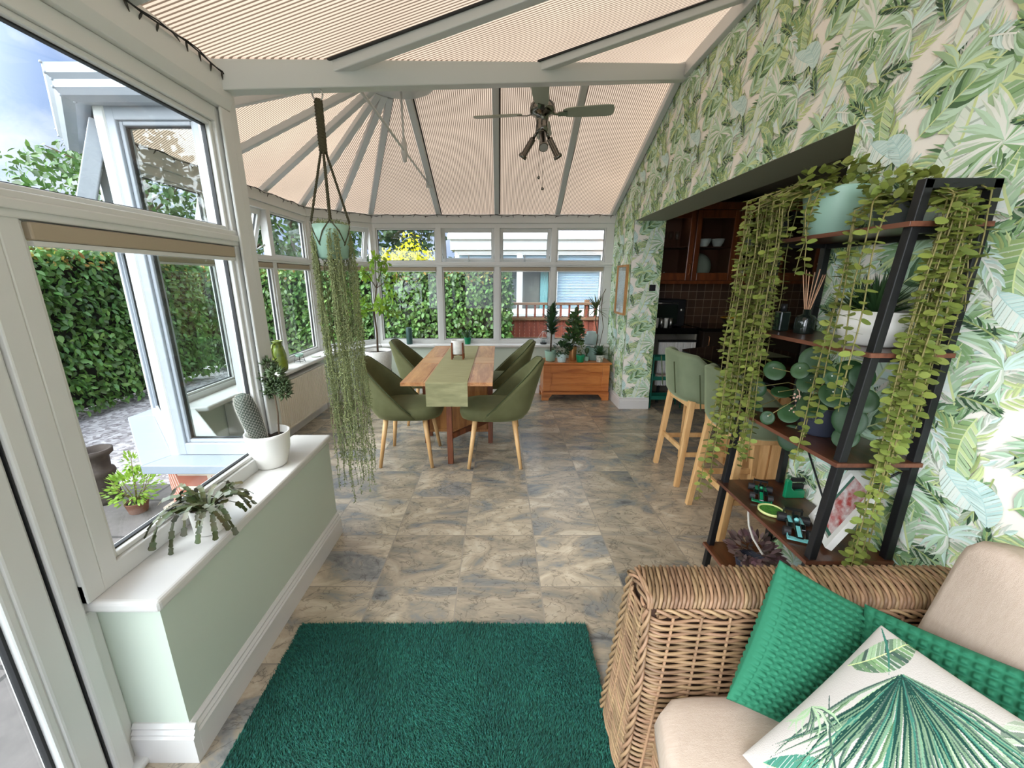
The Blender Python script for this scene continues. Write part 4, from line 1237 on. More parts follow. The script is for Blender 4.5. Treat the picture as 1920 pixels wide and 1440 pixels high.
for k in range(118):
    a = rng.uniform(0, 6.283); fr = rng.uniform(0, 1)
    da_ = abs((a + 1.19 + 3.1416) % 6.2832 - 3.1416)
    if .38 < da_ < 1.15: a = -1.19 + rng.choice([-1, 1]) * rng.uniform(1.15, 3.14)
    if k % 6 == 1: a = -1.19 + rng.uniform(-.33, .33)
    r0 = .085 + rng.uniform(0, .012); spread = rng.uniform(.9, 1.25)
    x0, y0 = hx + r0 * math.cos(a), hy + r0 * math.sin(a)
    low = np.clip(rng.normal(.62, .18), .28, 1.2) if k % 4 else rng.uniform(.30, .5)
    if k % 7 == 0: low = rng.uniform(.9, 1.4)
    drift = (rng.uniform(-.02, .045), rng.uniform(-.03, .03)); wob = rng.uniform(0, 6.28)
    n = max(6, int((1.72 - low) / .035)); path = []
    for i in range(n + 1):
        t = i / n; z = 1.675 - (1.675 - low) * t + .022 * math.sin(math.pi * min(1, t * 9)) * (t < .12)
        k2 = .75 + .25 * min(1, t * 8) if t < .12 else 1.0
        path.append((hx + (x0 - hx) * k2 * (1 - .25 * t) + drift[0] * t + .004 * math.sin(wob + z * 22), hy + (y0 - hy) * k2 * (1 - .25 * t) + drift[1] * t + .004 * math.cos(wob + z * 19), z))
    m_.tube(path, .0011, 3, cap=False)
    pa = np.array(path); L_ = 1.675 - low; cnt = int(L_ / .0115)
    tt = np.sort(rng.uniform(0.0, 1, cnt)) * (n - .001); ii = tt.astype(int); ff = (tt - ii)[:, None]
    pb.append(pa[ii] * (1 - ff) + pa[ii + 1] * ff); d_ = rdir(cnt); d_[:, 2] -= .5; db.append(d_)
n_ = 260; a_ = rng.uniform(0, 6.283, n_); q_ = np.stack([hx + .074 * np.cos(a_) * rng.uniform(.3, 1.15, n_), hy + .074 * np.sin(a_) * rng.uniform(.3, 1.15, n_), 1.675 + rng.uniform(0, .03, n_)], 1); pb.append(q_); db.append(rdir(n_))
pb = np.concatenate(pb); db = np.concatenate(db)
# little bean shaped leaves: four-sided spindles
bv = np.array([(0, 0, 0), (.4, .5, 0), (.4, 0, .5), (.4, -.5, 0), (.4, 0, -.5), (1, 0, 0)], float); bf = np.array([(0, 1, 2), (0, 2, 3), (0, 3, 4), (0, 4, 1), (5, 2, 1), (5, 3, 2), (5, 4, 3), (5, 1, 4)])
T_BEAD = (bv, bf)
leaves(m_, pb, db, rdir(len(pb)), rng.uniform(.010, .018, len(pb)), rng.uniform(.0042, .0065, len(pb)), T_BEAD)
m_.build('trailing_foliage', M['leaf_string'], hp, recalc=False)

# ---------------------------------------------------------------- potted plant builders
def potted(name, label, cat, loc, r0, r1, h, pm, group=None, soil=True, lip=0.0):
    t = thing(name, label, cat, loc, group)
    m_ = MB(); pot_round(m_, loc, r0, r1, h, lip=lip); m_.build('pot', pm, t)
    if soil:
        m_ = MB(); soil_disc(m_, loc, r1 - .004, h * .86); m_.build('soil', M['soil'], t)
    return t
def rosette(mb, c, n, l, w, up=(.2, 1.2), tm=T_BLADE, m=0):
    a = rng.uniform(0, 6.283, n); el = rng.uniform(up[0], up[1], n)
    d = np.stack([np.cos(a) * np.cos(el), np.sin(a) * np.cos(el), np.sin(el)], 1)
    nn = np.stack([-np.cos(a) * np.sin(el), -np.sin(a) * np.sin(el), np.cos(el)], 1)
    leaves(mb, np.tile(np.array(c), (n, 1)) + d * .004, d, nn, rng.uniform(.75, 1.1, n) * l, w, tm, m)
def bush(mb, c, rad, n, l, w, tm=T_OVAL, m=0, up=.3):
    q = rdir(n) * (rng.uniform(.35, 1, (n, 1)) ** .6) * np.array(rad); d = unit(q + rdir(n) * .02); d[:, 2] += up; nn = rdir(n) * .6; nn[:, 2] += 1
    leaves(mb, np.array(c) + q, d, nn, rng.uniform(.7, 1.1, n) * l, rng.uniform(.7, 1.1, n) * w, tm, m)

# on the near sill ------------------------------------------------
S0 = ZSILL
cp = P(507, 850, Z=S0 + .055); cpx, cpy = cp.x, cp.y
t = thing('cactus_planter', 'white pot of tall spiny cactus and stemmed jade on the near window sill', 'plant', (cpx, cpy, S0))
m_ = MB(); m_.lathe([(0, 0), (.060, 0), (.067, .006), (.086, .08), (.092, .15), (.093, .164), (.088, .164), (.084, .13), (0, .12)], (cpx, cpy, S0), 36); m_.build('pot', M['white_pot'], t)
m_ = MB(); soil_disc(m_, (cpx, cpy, S0), .084, .13); m_.build('soil', M['soil'], t)
M['cactus'] = mat('dark_cactus_green', (30, 46, 34), .7)
M['spine'] = mat('pale_spines', (222, 216, 204), .6)
m_ = MB(); base = Vector((cpx - .028, cpy - .01, S0 + .12)); top = base + Vector((-.065, .01, .225)); ax = (top - base).normalized()
pts = [base + (top - base) * t_ for t_ in (0, .15, .4, .7, .86, .94, .985, 1.0)]; m_.tube(pts, [.030, .035, .040, .041, .038, .030, .016, .003], 20); c_ = m_.build('cactus', M['cactus'], t)
m_ = MB(); sp = []; sd_ = []
e1 = ax.orthogonal().normalized(); e2 = ax.cross(e1)
for i in range(32):
    h = i / 31; rr_ = float(np.interp(h, (0, .15, .4, .7, .86, .94, 1.0), (.031, .0355, .0405, .0415, .0385, .0305, .007)))
    for j in range(16):
        a = 6.283 * (j + .5 * (i % 2)) / 16; o = e1 * math.cos(a) + e2 * math.sin(a); p_ = base + (top - base) * h + o * rr_
        for q in range(5):
            b_ = q * 1.2566; tdir = (o * .25 + (e1 * -math.sin(a) + e2 * math.cos(a)) * math.cos(b_) + ax * math.sin(b_)); sp.append(p_); sd_.append(tdir)
        sp.append(p_); sd_.append(o + ax * .3)
leaves(m_, [tuple(q) for q in sp], [tuple(q) for q in sd_], rdir(len(sp)), .0078, .0009, T_BEAD); m_.build('spines', M['spine'], c_, recalc=False)
m_ = MB(); sb = Vector((cpx + .035, cpy + .03, S0 + .12)); st_ = sb + Vector((-.010, .03, .235)); m_.tube([sb, sb.lerp(st_, .5) + Vector((.006, 0, 0)), st_], [.004, .0035, .003], 8)
m_.build('jade_stem', M['bark'], t)
m_ = MB()
for (ox, oy, oz, r_) in ((0, 0, 0, .045), (.04, .012, .0, .040), (-.03, .006, .035, .045), (.02, 0, .055, .045), (.045, .005, -.035, .032), (-.016, .01, .095, .04), (-.02, 0, -.03, .03)):
    q = st_ + Vector((ox, oy, oz + .01)); n = 80
    dd = rdir(n); leaves(m_, np.tile(np.array(q), (n, 1)) + dd * r_ * .35, dd + np.array([0, 0, .35]), rdir(n), rng.uniform(.026, .040, n), .010, T_BEAD)
m_.build('jade_foliage', mat('jade_leaf', (72, 90, 56), .35, island=.35), t, recalc=False)

xp = P(392, 978, Z=S0 + .03); xx, xy = xp.x, xp.y
t = thing('christmas_cactus', 'sprawling christmas cactus in a small white pot at the near end of the window sill', 'plant', (xx, xy, S0))
m_ = MB(); m_.lathe([(0, 0), (.042, 0), (.046, .004), (.050, .085), (.052, .094), (.048, .094), (.046, .07), (0, .068)], (xx, xy, S0), 30); m_.build('pot', M['white_pot'], t)
m_ = MB(); soil_disc(m_, (xx, xy, S0), .047, .078); m_.build('soil', M['soil'], t)
m_ = MB()
segs_p = []; segs_d = []; segs_n = []; segs_l = []; segs_w = []
for k in range(34):
    a = rng.uniform(0, 6.283); 
    if k < 12: a = rng.uniform(-1.0, 1.2) if k % 2 else rng.uniform(2.2, 4.4)
    el = rng.uniform(.5, 1.15); p_ = np.array((xx + .02 * math.cos(a), xy + .02 * math.sin(a), S0 + .085)); ns = rng.integers(5, 9)
    if k == 3: a, ns, el = -1.75, 7, .9
    for i in range(ns):
        d_ = np.array((math.cos(a) * math.cos(el), math.sin(a) * math.cos(el), math.sin(el))); l_ = rng.uniform(.021, .029)
        nn = np.array((-math.cos(a) * math.sin(el), -math.sin(a) * math.sin(el), math.cos(el))) + rng.normal(0, .3, 3)
        segs_p.append(p_); segs_d.append(d_); segs_n.append(nn); segs_l.append(l_ * 1.1); segs_w.append(rng.uniform(.015, .020))
        p_ = p_ + d_ * l_; a += rng.uniform(-.3, .3); el -= rng.uniform(.22, .5); el = max(el, -1.1)
        if p_[2] < S0 + .012 and p_[0] < -.925: p_[2] = S0 + .012; el = max(el, 0)
T_XM = spine_tmpl([0, .15, .5, .85, 1], [.12, .5, .42, .55, .2], .15)
leaves(m_, segs_p, segs_d, segs_n, np.array(segs_l), np.array(segs_w), T_XM); m_.build('foliage', M['leaf_xmas'], t, recalc=False)

# on the far sill -------------------------------------------------
yS = 5.04
def at_sill(u): return (P(u, 640, Y=yS).x)
x = at_sill(768); t = thing('pillar_candle', 'dark green pillar candle on the far window sill behind the far left chair', 'candle', (x, yS, SZ))
m_ = MB(); m_.lathe([(0, 0), (.037, 0), (.038, .004), (.038, .205), (.034, .21), (.010, .204), (0, .204)], (x, yS, SZ), 20); m_.build('wax', mat('dark_green_wax', (42, 76, 72), .5), t)
m_ = MB(); m_.tube([(x, yS, SZ + .204), (x + .002, yS, SZ + .216)], .0015, 5); m_.build('wick', M['gasket'], t)
x = at_sill(877); t = potted('potted_plant', 'small leafy plant in a bright green pot on the far window sill behind the table', 'plant', (x, yS, SZ), .035, .046, .085, M['green_pot'])
m_ = MB(); rosette(m_, (x, yS, SZ + .078), 22, .10, .016, (.5, 1.4), T_OVAL); bush(m_, (x, yS, SZ + .13), (.06, .04, .05), 40, .035, .018); m_.build('foliage', M['leaf_dark'], t, recalc=False)
x = at_sill(1019); t = thing('tealight_holder', 'faceted wire tealight holder with a dark base on the far window sill', 'candle holder', (x, yS, SZ))
m_ = MB()
for k in range(5):
    a, a2 = k * 1.2566, (k + 1) * 1.2566
    p0 = (x + .03 * math.cos(a), yS + .03 * math.sin(a), SZ + .012); p1 = (x + .075 * math.cos(a + .6), yS + .06 * math.sin(a + .6), SZ + .075); p2 = (x + .02 * math.cos(a), yS + .02 * math.sin(a), SZ + .16)
    p3 = (x + .075 * math.cos(a2 + .6), yS + .06 * math.sin(a2 + .6), SZ + .075); p0b = (x + .03 * math.cos(a2), yS + .03 * math.sin(a2), SZ + .012); p2b = (x + .02 * math.cos(a2), yS + .02 * math.sin(a2), SZ + .16)
    for q in ((p0, p1), (p1, p2), (p1, p3), (p1, p0b), (p2, p2b), (p0, p0b)): m_.tube(q, .0018, 4)
m_.build('wire_frame', M['steel'], t)
m_ = MB(); m_.lathe([(0, 0), (.04, 0), (.04, .022), (0, .022)], (x, yS, SZ), 16); m_.build('base', M['black_metal'], t)
m_ = MB(); m_.lathe([(0, .023), (.024, .023), (.026, .06), (.023, .06), (.021, .03), (0, .03)], (x, yS, SZ), 16); m_.build('glass_cup', M['clear'], t)

# on the pine chest -----------------------------------------------
CT = .476
def chest_pt(u, v): q = P(u, v, Z=CT); return q.x, q.y
LJ = (('x',),)
x, y = chest_pt(1034, 672); y = 4.80; x = P(1032, 670, Y=y).x
t = potted('dracaena', 'upright dark dracaena in a mint pot at the left end of the pine chest', 'plant', (x, y, CT), .058, .072, .125, M['mint_pot'])
m_ = MB(); m_.tube([(x, y, CT + .10), (x + .004, y, CT + .35), (x + .006, y, CT + .62)], [.011, .009, .007], 8); m_.build('stem', M['bark'], t)
m_ = MB()
for i in range(24):
    h = .32 + .30 * i / 23; rosette(m_, (x + .005, y, CT + h), 6, .11 + .06 * math.sin(math.pi * min(1, i / 18)), .036, (.15 + .7 * i / 23, .8 + .75 * i / 23))
m_.build('foliage', M['leaf_dark'], t, recalc=False)
x, y = P(1053, 678, Y=4.735).x, 4.735
t = potted('bushy_plant', 'bushy small-leaved plant in a pale blue pot on the pine chest', 'plant', (x, y, CT), .05, .062, .105, M['paleblue_pot'])
m_ = MB(); bush(m_, (x, y, CT + .165), (.10, .07, .085), 170, .05, .034); m_.build('foliage', M['leaf_dark'], t, recalc=False)
x, y = P(1073, 672, Y=4.84).x, 4.84
t = potted('tall_houseplant', 'tall dense houseplant in a slim copper pot at the middle of the pine chest', 'plant', (x, y, CT), .044, .052, .17, M['copper'])
m_ = MB(); m_.tube([(x, y, CT + .14), (x, y, CT + .35), (x + .012, y, CT + .52)], .007, 6); m_.build('stem', M['stem'], t)
m_ = MB()
for (oz, r_, n, ox) in ((.24, .095, 80, -.02), (.32, .09, 80, .02), (.40, .075, 70, 0), (.48, .055, 50, .01), (.54, .035, 26, .01)): bush(m_, (x + ox, y, CT + oz), (r_ * 1.1, r_ * .75, .06), n, .07, .052, T_OVAL)
m_.build('foliage', mat('mid_dark_leaf', (62, 86, 44), .35, island=.4), t, recalc=False)
x, y = P(1088, 676, Y=4.73).x, 4.73
t = potted('seedling', 'sparse seedling in an emerald green pot at the front of the pine chest', 'plant', (x, y, CT), .042, .056, .088, M['green_pot'])
m_ = MB()
for k in range(4): m_.tube([(x, y, CT + .07), (x + .012 * (k - 1.5), y, CT + .13), (x + .02 * (k - 1.5), y, CT + .18 + .02 * k)], .0018, 5)
m_.build('stem', M['stem'], t)
m_ = MB(); bush(m_, (x - .01, y, CT + .17), (.045, .03, .07), 46, .03, .02); m_.build('foliage', M['leaf_tree'], t, recalc=False)
x, y = P(1124, 676, Y=4.735).x, 4.735
t = potted('spiky_plant', 'spiky dark plant in a small white patterned pot on the pine chest', 'plant', (x, y, CT), .038, .048, .085, mat('white_dotted_pot', (232, 230, 222), .4, noise=(32, .9), c2=(110, 120, 96)))
m_ = MB(); rosette(m_, (x, y, CT + .08), 70, .14, .020, (.05, 1.5)); m_.build('foliage', M['leaf_dark'], t, recalc=False)
x, y = P(1113, 664, Y=4.88).x, 4.88
t = potted('dragon_tree', 'thin-stemmed dragon tree in a wide grey-green pot at the back right of the pine chest', 'plant', (x, y, CT), .085, .10, .16, mat('grey_green_glass_pot', (120, 150, 140), .25))
m_ = MB(); hd = Vector((x + .0, y, CT + .62)); m_.tube([(x + .02, y, CT + .13), (x + .04, y, CT + .3), (x + .0, y, CT + .45), hd], .006, 8)
hd2 = Vector((x + .0, y + .01, CT + .78)); m_.tube([(x + .06, y, CT + .13), (x + .10, y, CT + .4), (x + .06, y, CT + .62), (x + .07, y, CT + .80), (x + .10, y, CT + .86)], .004, 6); m_.build('stem', M['bark'], t)
m_ = MB(); rosette(m_, tuple(hd), 46, .21, .016, (-.7, 1.4)); m_.build('foliage', mat('olive_blade_leaf', (86, 100, 56), .4, island=.4), t, recalc=False)
x, y = P(1101, 648, Y=4.78).x, 4.78
t = potted('paddle_cactus', 'tiny cactus with one dark oval pad in a small green pot on the pine chest', 'plant', (x, y, CT), .026, .032, .06, M['mint_pot'])
m_ = MB(); m_.ball((x, y, CT + .13), .026, 12, sz=1.5); m_.tube([(x, y, CT + .05), (x, y, CT + .10)], .007, 8); m_.build('pad', M['leaf_dark'], t)
x = at_sill(1108); t = thing('glass_lantern', 'frosted glass jar lantern on the far window sill behind the pine chest plants', 'lantern', (x, yS, SZ))
m_ = MB(); m_.lathe([(0, 0), (.075, 0), (.085, .015), (.088, .10), (.075, .13), (.06, .14), (.06, .16), (.056, .16), (.056, .14), (.08, .10), (.078, .02), (0, .012)], (x, yS, SZ), 20); m_.build('jar', mat('pale_frosted_glass', (196, 208, 204), .3, trans=.5), t)

# lemon tree in the bay corner ------------------------------------
x, y = -1.40, 4.50
t = thing('citrus_tree', 'young citrus tree with bright leaves in a pale grey pot, in the bay corner', 'plant', (x, y, 0))
m_ = MB(); m_.lathe([(0, .36), (.125, .36), (.135, .37), (.155, .56), (.16, .66), (.15, .66), (.143, .60), (0, .60)], (x, y, 0), 36); m_.build('pot', mat('speckled_grey_pot', (214, 212, 206), .5, noise=(60, .4), c2=(178, 176, 170)), t)
m_ = MB(); soil_disc(m_, (x, y, 0), .147, .625); m_.build('soil', M['soil'], t)
m_ = MB()
for k in range(4):
    a = k * 1.571 + .785; m_.tube([(x + .17 * math.cos(a), y + .17 * math.sin(a), 0), (x + .155 * math.cos(a), y + .155 * math.sin(a), .42)], .009, 8)
m_.tube([(x - .118, y - .118, .345), (x + .118, y + .118, .345)], .009, 6); m_.tube([(x - .118, y + .118, .345), (x + .118, y - .118, .345)], .009, 6); m_.build('plant_stand', M['black_metal'], t)
m_ = MB(); trunk = [Vector((x, y, .60)), Vector((x + .01, y, .85)), Vector((x - .005, y, 1.1)), Vector((x + .04, y + .01, 1.35)), Vector((x + .05, y, 1.58))]
m_.tube(trunk, [.012, .011, .009, .006, .003], 8)
tips = []
for (s_, q) in ((2, (.22, -.05, 1.28)), (2, (-.2, -.03, 1.30)), (2, (.26, -.08, 1.08)), (3, (-.08, -.06, 1.55)), (3, (.16, .0, 1.62)), (2, (-.12, -.12, 1.10)), (2, (.12, -.16, 1.16)), (4, (.05, 0, 1.66)), (3, (.24, -.05, 1.42)), (2, (-.24, 0, 1.14))):
    e_ = Vector((x + q[0], y + q[1], q[2])); a = trunk[s_]; mid = a.lerp(e_, .5) + Vector((0, 0, .03)); m_.tube([a, mid, e_], [.005, .0035, .002], 6); tips += [mid, e_, a.lerp(e_, .75)]
m_.build('trunk', M['bark'], t)
m_ = MB()
for e_ in tips:
    n = 12; q = np.tile(np.array(e_), (n, 1)) + rng.normal(0, .028, (n, 3)); d_ = rdir(n); d_[:, 2] -= .1; nn = rdir(n) * .6; nn[:, 2] += 1; leaves(m_, q, d_, nn, rng.uniform(.055, .085, n), rng.uniform(.03, .042, n))
m_.build('foliage', M['leaf_bright'], t, recalc=False)

# ================================================================ LADDER SHELF
M['rustic'] = wood_mat('rustic_brown_board', (92, 52, 30), (48, 26, 16), 'y', 9, .3, coat=.3)
M['rustic_edge'] = wood_mat('rustic_board_edge', (118, 72, 52), (84, 48, 34), 'y', 9, .5)
LY0, LY1 = 1.205, 1.755
sh = thing('ladder_shelf', 'black metal ladder shelf with dark wood boards full of plants against the palm wallpaper', 'shelf', (1.24, 1.48, 0))
FX = lambda z: 1.075 + .11 * z / 1.71
for y, nm in ((LY0, 0), (LY1, 1)):
    m_ = MB(); m_.beam((FX(0), y, 0), (FX(1.71), y, 1.71), .026, .026, up=(1, 0, 0)); m_.build('front_post', M['black_metal'], sh, bevel=.002)
    m_ = MB(); m_.box(1.361, 1.387, y - .013, y + .013, 0, 1.71); m_.build('rear_post', M['black_metal'], sh, bevel=.002)
    m_ = MB(); m_.box(FX(1.71) - .013, 1.387, y - .013, y + .013, 1.684, 1.711); m_.build('top_bar', M['black_metal'], sh, bevel=.002)
SHZ = (.13, .485, .86, 1.225, 1.60)
for z in SHZ:
    m_ = MB(); m_.box(FX(z) - .028, 1.387, LY0 - .02, LY1 + .02, z - .015, z, 0); bo = m_.build('shelf_board', M['rustic'], sh, bevel=.002)
    m_ = MB(); m_.box(FX(z) - .0285, FX(z) - .027, LY0 - .019, LY1 + .019, z - .0145, z - .0006); m_.box(FX(z) - .0265, 1.386, LY0 - .0212, LY0 - .0199, z - .0145, z - .0006); m_.build('board_edge', M['rustic_edge'], bo)
    m_ = MB(); m_.box(1.365, 1.383, LY0, LY1, z - .034, z - .016); m_.build('rear_rail', M['black_metal'], sh)
    for y in (LY0, LY1):
        m_ = MB(); m_.box(FX(z), 1.37, y - .008, y + .008, z - .031, z - .0155); m_.build('side_rail', M['black_metal'], sh, recalc=False)
m_ = MB(); m_.tube([(1.383, LY0, .15), (1.383, LY1, .85)], .004, 6); m_.tube([(1.386, LY1, .15), (1.386, LY0, .85)], .004, 6); m_.build('cross_brace', M['black_metal'], sh)

# trailing button-leaf plants on the top board
def trailer(name, label, c, r1, h, pm, strands):
    t = potted(name, label, 'plant', c, r1 * .74, r1, h, pm, soil=True, lip=.0)
    st = MB(); lv = MB(); P_ = []; D_ = []; N_ = []; L_ = []
    for (ex, ey, low, bow) in strands:
        a0 = rng.uniform(-.03, .03); s_ = Vector((c[0] + rng.uniform(-.5, .5) * r1, c[1] + rng.uniform(-.5, .5) * r1, c[2] + h + .0))
        topz = c[2] + h + rng.uniform(.0, .06); e_ = Vector((ex, ey, topz - .07))
        mid = s_.lerp(e_, .45); mid.z = topz
        n1 = 7; path = []
        for i in range(n1):
            q = i / n1; path.append(s_ * (1 - q) ** 2 + mid * 2 * q * (1 - q) + e_ * q * q)
        nz = max(3, int((e_.z - low) / .05)); w = rng.uniform(0, 6.28); dx, dy = rng.uniform(-.03, .03), rng.uniform(-.03, .03)
        for i in range(nz + 1):
            q = i / nz; path.append(Vector((ex + dx * q + .008 * math.sin(w + q * 9), ey + dy * q + .008 * math.cos(w + q * 7), e_.z + (low - e_.z) * q)))
        st.tube(path, [.0022] * (len(path) - 2) + [.0016, .001], 5, cap=False)
        acc = 0; nxt = rng.uniform(0, .03)
        for i in range(len(path) - 1):
            seg = path[i + 1] - path[i]; sl_ = seg.length
            while nxt < acc + sl_:
                q = path[i] + seg * ((nxt - acc) / sl_); a = rng.uniform(0, 6.283); big = rng.uniform(.7, 1.15)
                for k in (0, 3.1416):
                    d_ = Vector((math.cos(a + k), math.sin(a + k), rng.uniform(-.45, .25))); P_.append(q); D_.append(d_); N_.append((rng.normal(0, .35) - .25, rng.normal(0, .35) - .35, .8)); L_.append(.031 * big * bow)
                nxt += rng.uniform(.022, .042)
            acc += sl_
    st.build('trailing_stem', M['stem'], t)
    # crown over the pot
    n = 150; q = rdir(n) * np.array((r1 * 1.15, r1 * 1.15, .05)) + np.array((c[0] - .02, c[1] - .01, c[2] + h + .03)); d_ = rdir(n); nn = rdir(n) * .5; nn[:, 2] += 1
    leaves(lv, q, d_, nn, rng.uniform(.026, .04, n), rng.uniform(.022, .03, n), T_ROUND)
    L_ = np.array(L_); leaves(lv, [tuple(p) for p in P_], [tuple(p) for p in D_], N_, L_, L_ * .78, T_ROUND)
    lv.build('foliage', M['leaf_button'], t, recalc=False)
    return t
TOPZ = 1.601
s1 = []
for k in range(26):
    ey = rng.uniform(1.58, 1.80); ex = rng.uniform(1.03, 1.12) - .02 * (k % 3 == 0); s1.append((ex, ey, rng.choice([rng.uniform(.9, 1.2), rng.uniform(.55, .9), rng.uniform(.30, .6)], p=[.35, .45, .2]), rng.uniform(.8, 1.0)))
for k in range(7): s1.append((rng.uniform(1.08, 1.2), rng.uniform(1.72, 1.84), rng.uniform(.9, 1.4), .9))
for k in range(5): s1.append((rng.uniform(1.06, 1.12), rng.uniform(1.45, 1.6), rng.uniform(1.45, 1.66), .95))
trailer('trailing_plant', 'trailing round-leaved plant in a mint pot at the far end of the top shelf', (1.265, 1.615, TOPZ), .105, .165, M['mint_pot'], s1)
s2 = []
for k in range(16):
    ex = rng.uniform(1.19, 1.31); ey = rng.uniform(1.125, 1.175); s2.append((ex, ey, rng.choice([rng.uniform(.85, 1.2), rng.uniform(.55, .9), rng.uniform(.36, .6)], p=[.45, .4, .15]), rng.uniform(.85, 1.1)))
for k in range(5): s2.append((rng.uniform(1.07, 1.13), rng.uniform(1.2, 1.34), rng.uniform(.75, 1.25), 1.0))
for k in range(5): s2.append((rng.uniform(1.22, 1.35), rng.uniform(1.13, 1.18), rng.uniform(1.2, 1.5), 1.0))
trailer('trailing_plant', 'trailing round-leaved plant in a dark grey pot at the near end of the top shelf', (1.285, 1.37, TOPZ), .07, .085, mat('dark_grey_pot', (64, 70, 68), .5), s2)

# second board
z2 = 1.2255
t = thing('bonsai_planter', 'wide white oval pot of dark spiky leaves on the second shelf', 'plant', (1.275, 1.36, z2))
m_ = MB(); m_.lathe([(0, 0), (.072, 0), (.082, .006), (.098, .06), (.103, .115), (.099, .115), (.092, .06), (0, .09)], tuple(t.location), 40, sx=.82, sy=1.15); m_.build('pot', M['white_pot'], t)
m_ = MB(); m_.lathe([(0, .098), (.09, .094)], tuple(t.location), 24, sx=.82, sy=1.15); m_.build('soil', M['soil'], t)
m_ = MB(); rosette(m_, (1.275, 1.36, z2 + .095), 130, .15, .010, (.25, 1.5)); rosette(m_, (1.28, 1.43, z2 + .095), 60, .13, .010, (.2, 1.5)); m_.build('foliage', M['leaf_dark'], t, recalc=False)
t = thing('reed_diffuser', 'dark glass reed diffuser with pale reeds on the second shelf', 'diffuser', (1.262, 1.645, z2))
x, y, z = t.location
M['dark_glass'] = mat('dark_glass', (26, 34, 30), .08, spec=.7)
m_ = MB(); m_.lathe([(0, 0), (.034, 0), (.036, .004), (.036, .062), (.03, .072), (.014, .078), (.014, .098), (.010, .098), (.010, .07), (0, .065)], (x, y, z), 20); m_.build('bottle', M['dark_glass'], t)
for k in range(7):
    a = k * .9; m_ = MB(); m_.tube([(x - .006 * math.cos(a), y - .006 * math.sin(a), z + .02), (x + .036 * math.cos(a), y + .036 * math.sin(a), z + .235 + .01 * (k % 3))], .0021, 5); m_.build('reed', mat('reed', (206, 160, 128), .7) if k == 0 else bpy.data.materials['reed'], t)
t = thing('dark_bottle', 'small square dark glass bottle at the far end of the second shelf', 'bottle', (1.225, 1.73, z2))
m_ = MB(); m_.box(1.203, 1.247, 1.708, 1.752, z2, z2 + .085); m_.build('body', M['dark_glass'], t, bevel=.006)
m_ = MB(); m_.lathe([(0, .085), (.012, .085), (.012, .115), (0, .115)], (1.225, 1.73, z2), 12); m_.build('stopper', M['black_metal'], t)

# third board: pilea
z3 = .8605
t = thing('pilea', 'round-leaved pilea in a dark navy pot on the third shelf', 'plant', (1.25, 1.46, z3))
x, y, z = t.location
m_ = MB(); pot_round(m_, (x, y, z), .062, .085, .115); m_.build('pot', M['navy_pot'], t)
m_ = MB(); soil_disc(m_, (x, y, z), .08, .10); m_.build('soil', M['soil'], t)
m_ = MB(); m_.tube([(x, y, z + .08), (x - .01, y + .01, z + .19)], .009, 8)
lv = MB(); heads = []
targets = [(1450, 690, .052), (1530, 668, .06), (1590, 690, .055), (1422, 725, .045), (1460, 735, .048), (1520, 712, .05), (1562, 735, .055), (1608, 722, .04), (1415, 765, .05), (1480, 770, .052), (1528, 755, .062), (1592, 780, .066), (1485, 815, .066), (1560, 705, .035), (1620, 745, .05), (1440, 780, .035), (1505, 735, .04), (1545, 690, .04), (1618, 700, .05), (1590, 815, .05), (1500, 690, .04)]
for (u, v, r_) in targets:
    q = P(u, v, X=(1.10 + rng.uniform(-.02, .10)) if u < 1570 else 1.20); s0 = Vector((x - .01, y + .01, z + rng.uniform(.12, .19)))
    m_.tube([s0, s0.lerp(q, .5) + Vector((0, 0, .03)), q], .0019, 5, cap=False)
    n_ = Vector((rng.normal(-.75, .25), rng.normal(-.75, .25), rng.uniform(.2, .9))).normalized(); dn = (Vector((0, 0, -1)) + Vector(tuple(rng.normal(0, .3, 3)))); dn = (dn - n_ * dn.dot(n_)).normalized(); sd_ = n_.cross(dn)
    rings = [(0, 0)] ; vs_ = [tuple(q + n_ * -.004)]; K = 18; f = []
    for j, (rr_, hh_) in enumerate(((.5, .0), (.85, .003), (1.0, -.001))):
        for k in range(K):
            a = 6.283 * k / K; vs_.append(tuple(q + dn * (r_ * (.74 * rr_ * math.cos(a) * 1.12 + .22 * rr_)) + sd_ * (r_ * .74 * rr_ * math.sin(a)) + n_ * (hh_)))
    for k in range(K):
        k2 = (k + 1) % K; f.append((0, 1 + k, 1 + k2))
        for j in range(2): f.append((1 + j * K + k, 1 + (j + 1) * K + k, 1 + (j + 1) * K + k2, 1 + j * K + k2))
    lv.add(vs_, f, 0, True); heads.append((q, n_))
m_.build('stem', M['stem'], t); fo = lv.build('foliage', M['leaf_pilea'], t, recalc=False)
m_ = MB()
for q, n_ in heads: m_.ball(tuple(q + n_ * .0005), .0022, 6, k=4)
m_.build('leaf_spot', M['spine'], fo)
m_ = MB(); a0 = P(1496, 718, X=1.12)
m_.tube([Vector((x, y, z + .17)), a0, P(1500, 745, X=1.12), P(1495, 775, X=1.12)], .0018, 5)
for k in range(16): q = a0.lerp(P(1495, 772, X=1.12), k / 15) + Vector(tuple(rng.normal(0, .006, 3))); m_.ball(tuple(q), .0042, 6, k=4)
m_.build('flower_spray', mat('pink_buds', (196, 160, 140), .6), t)

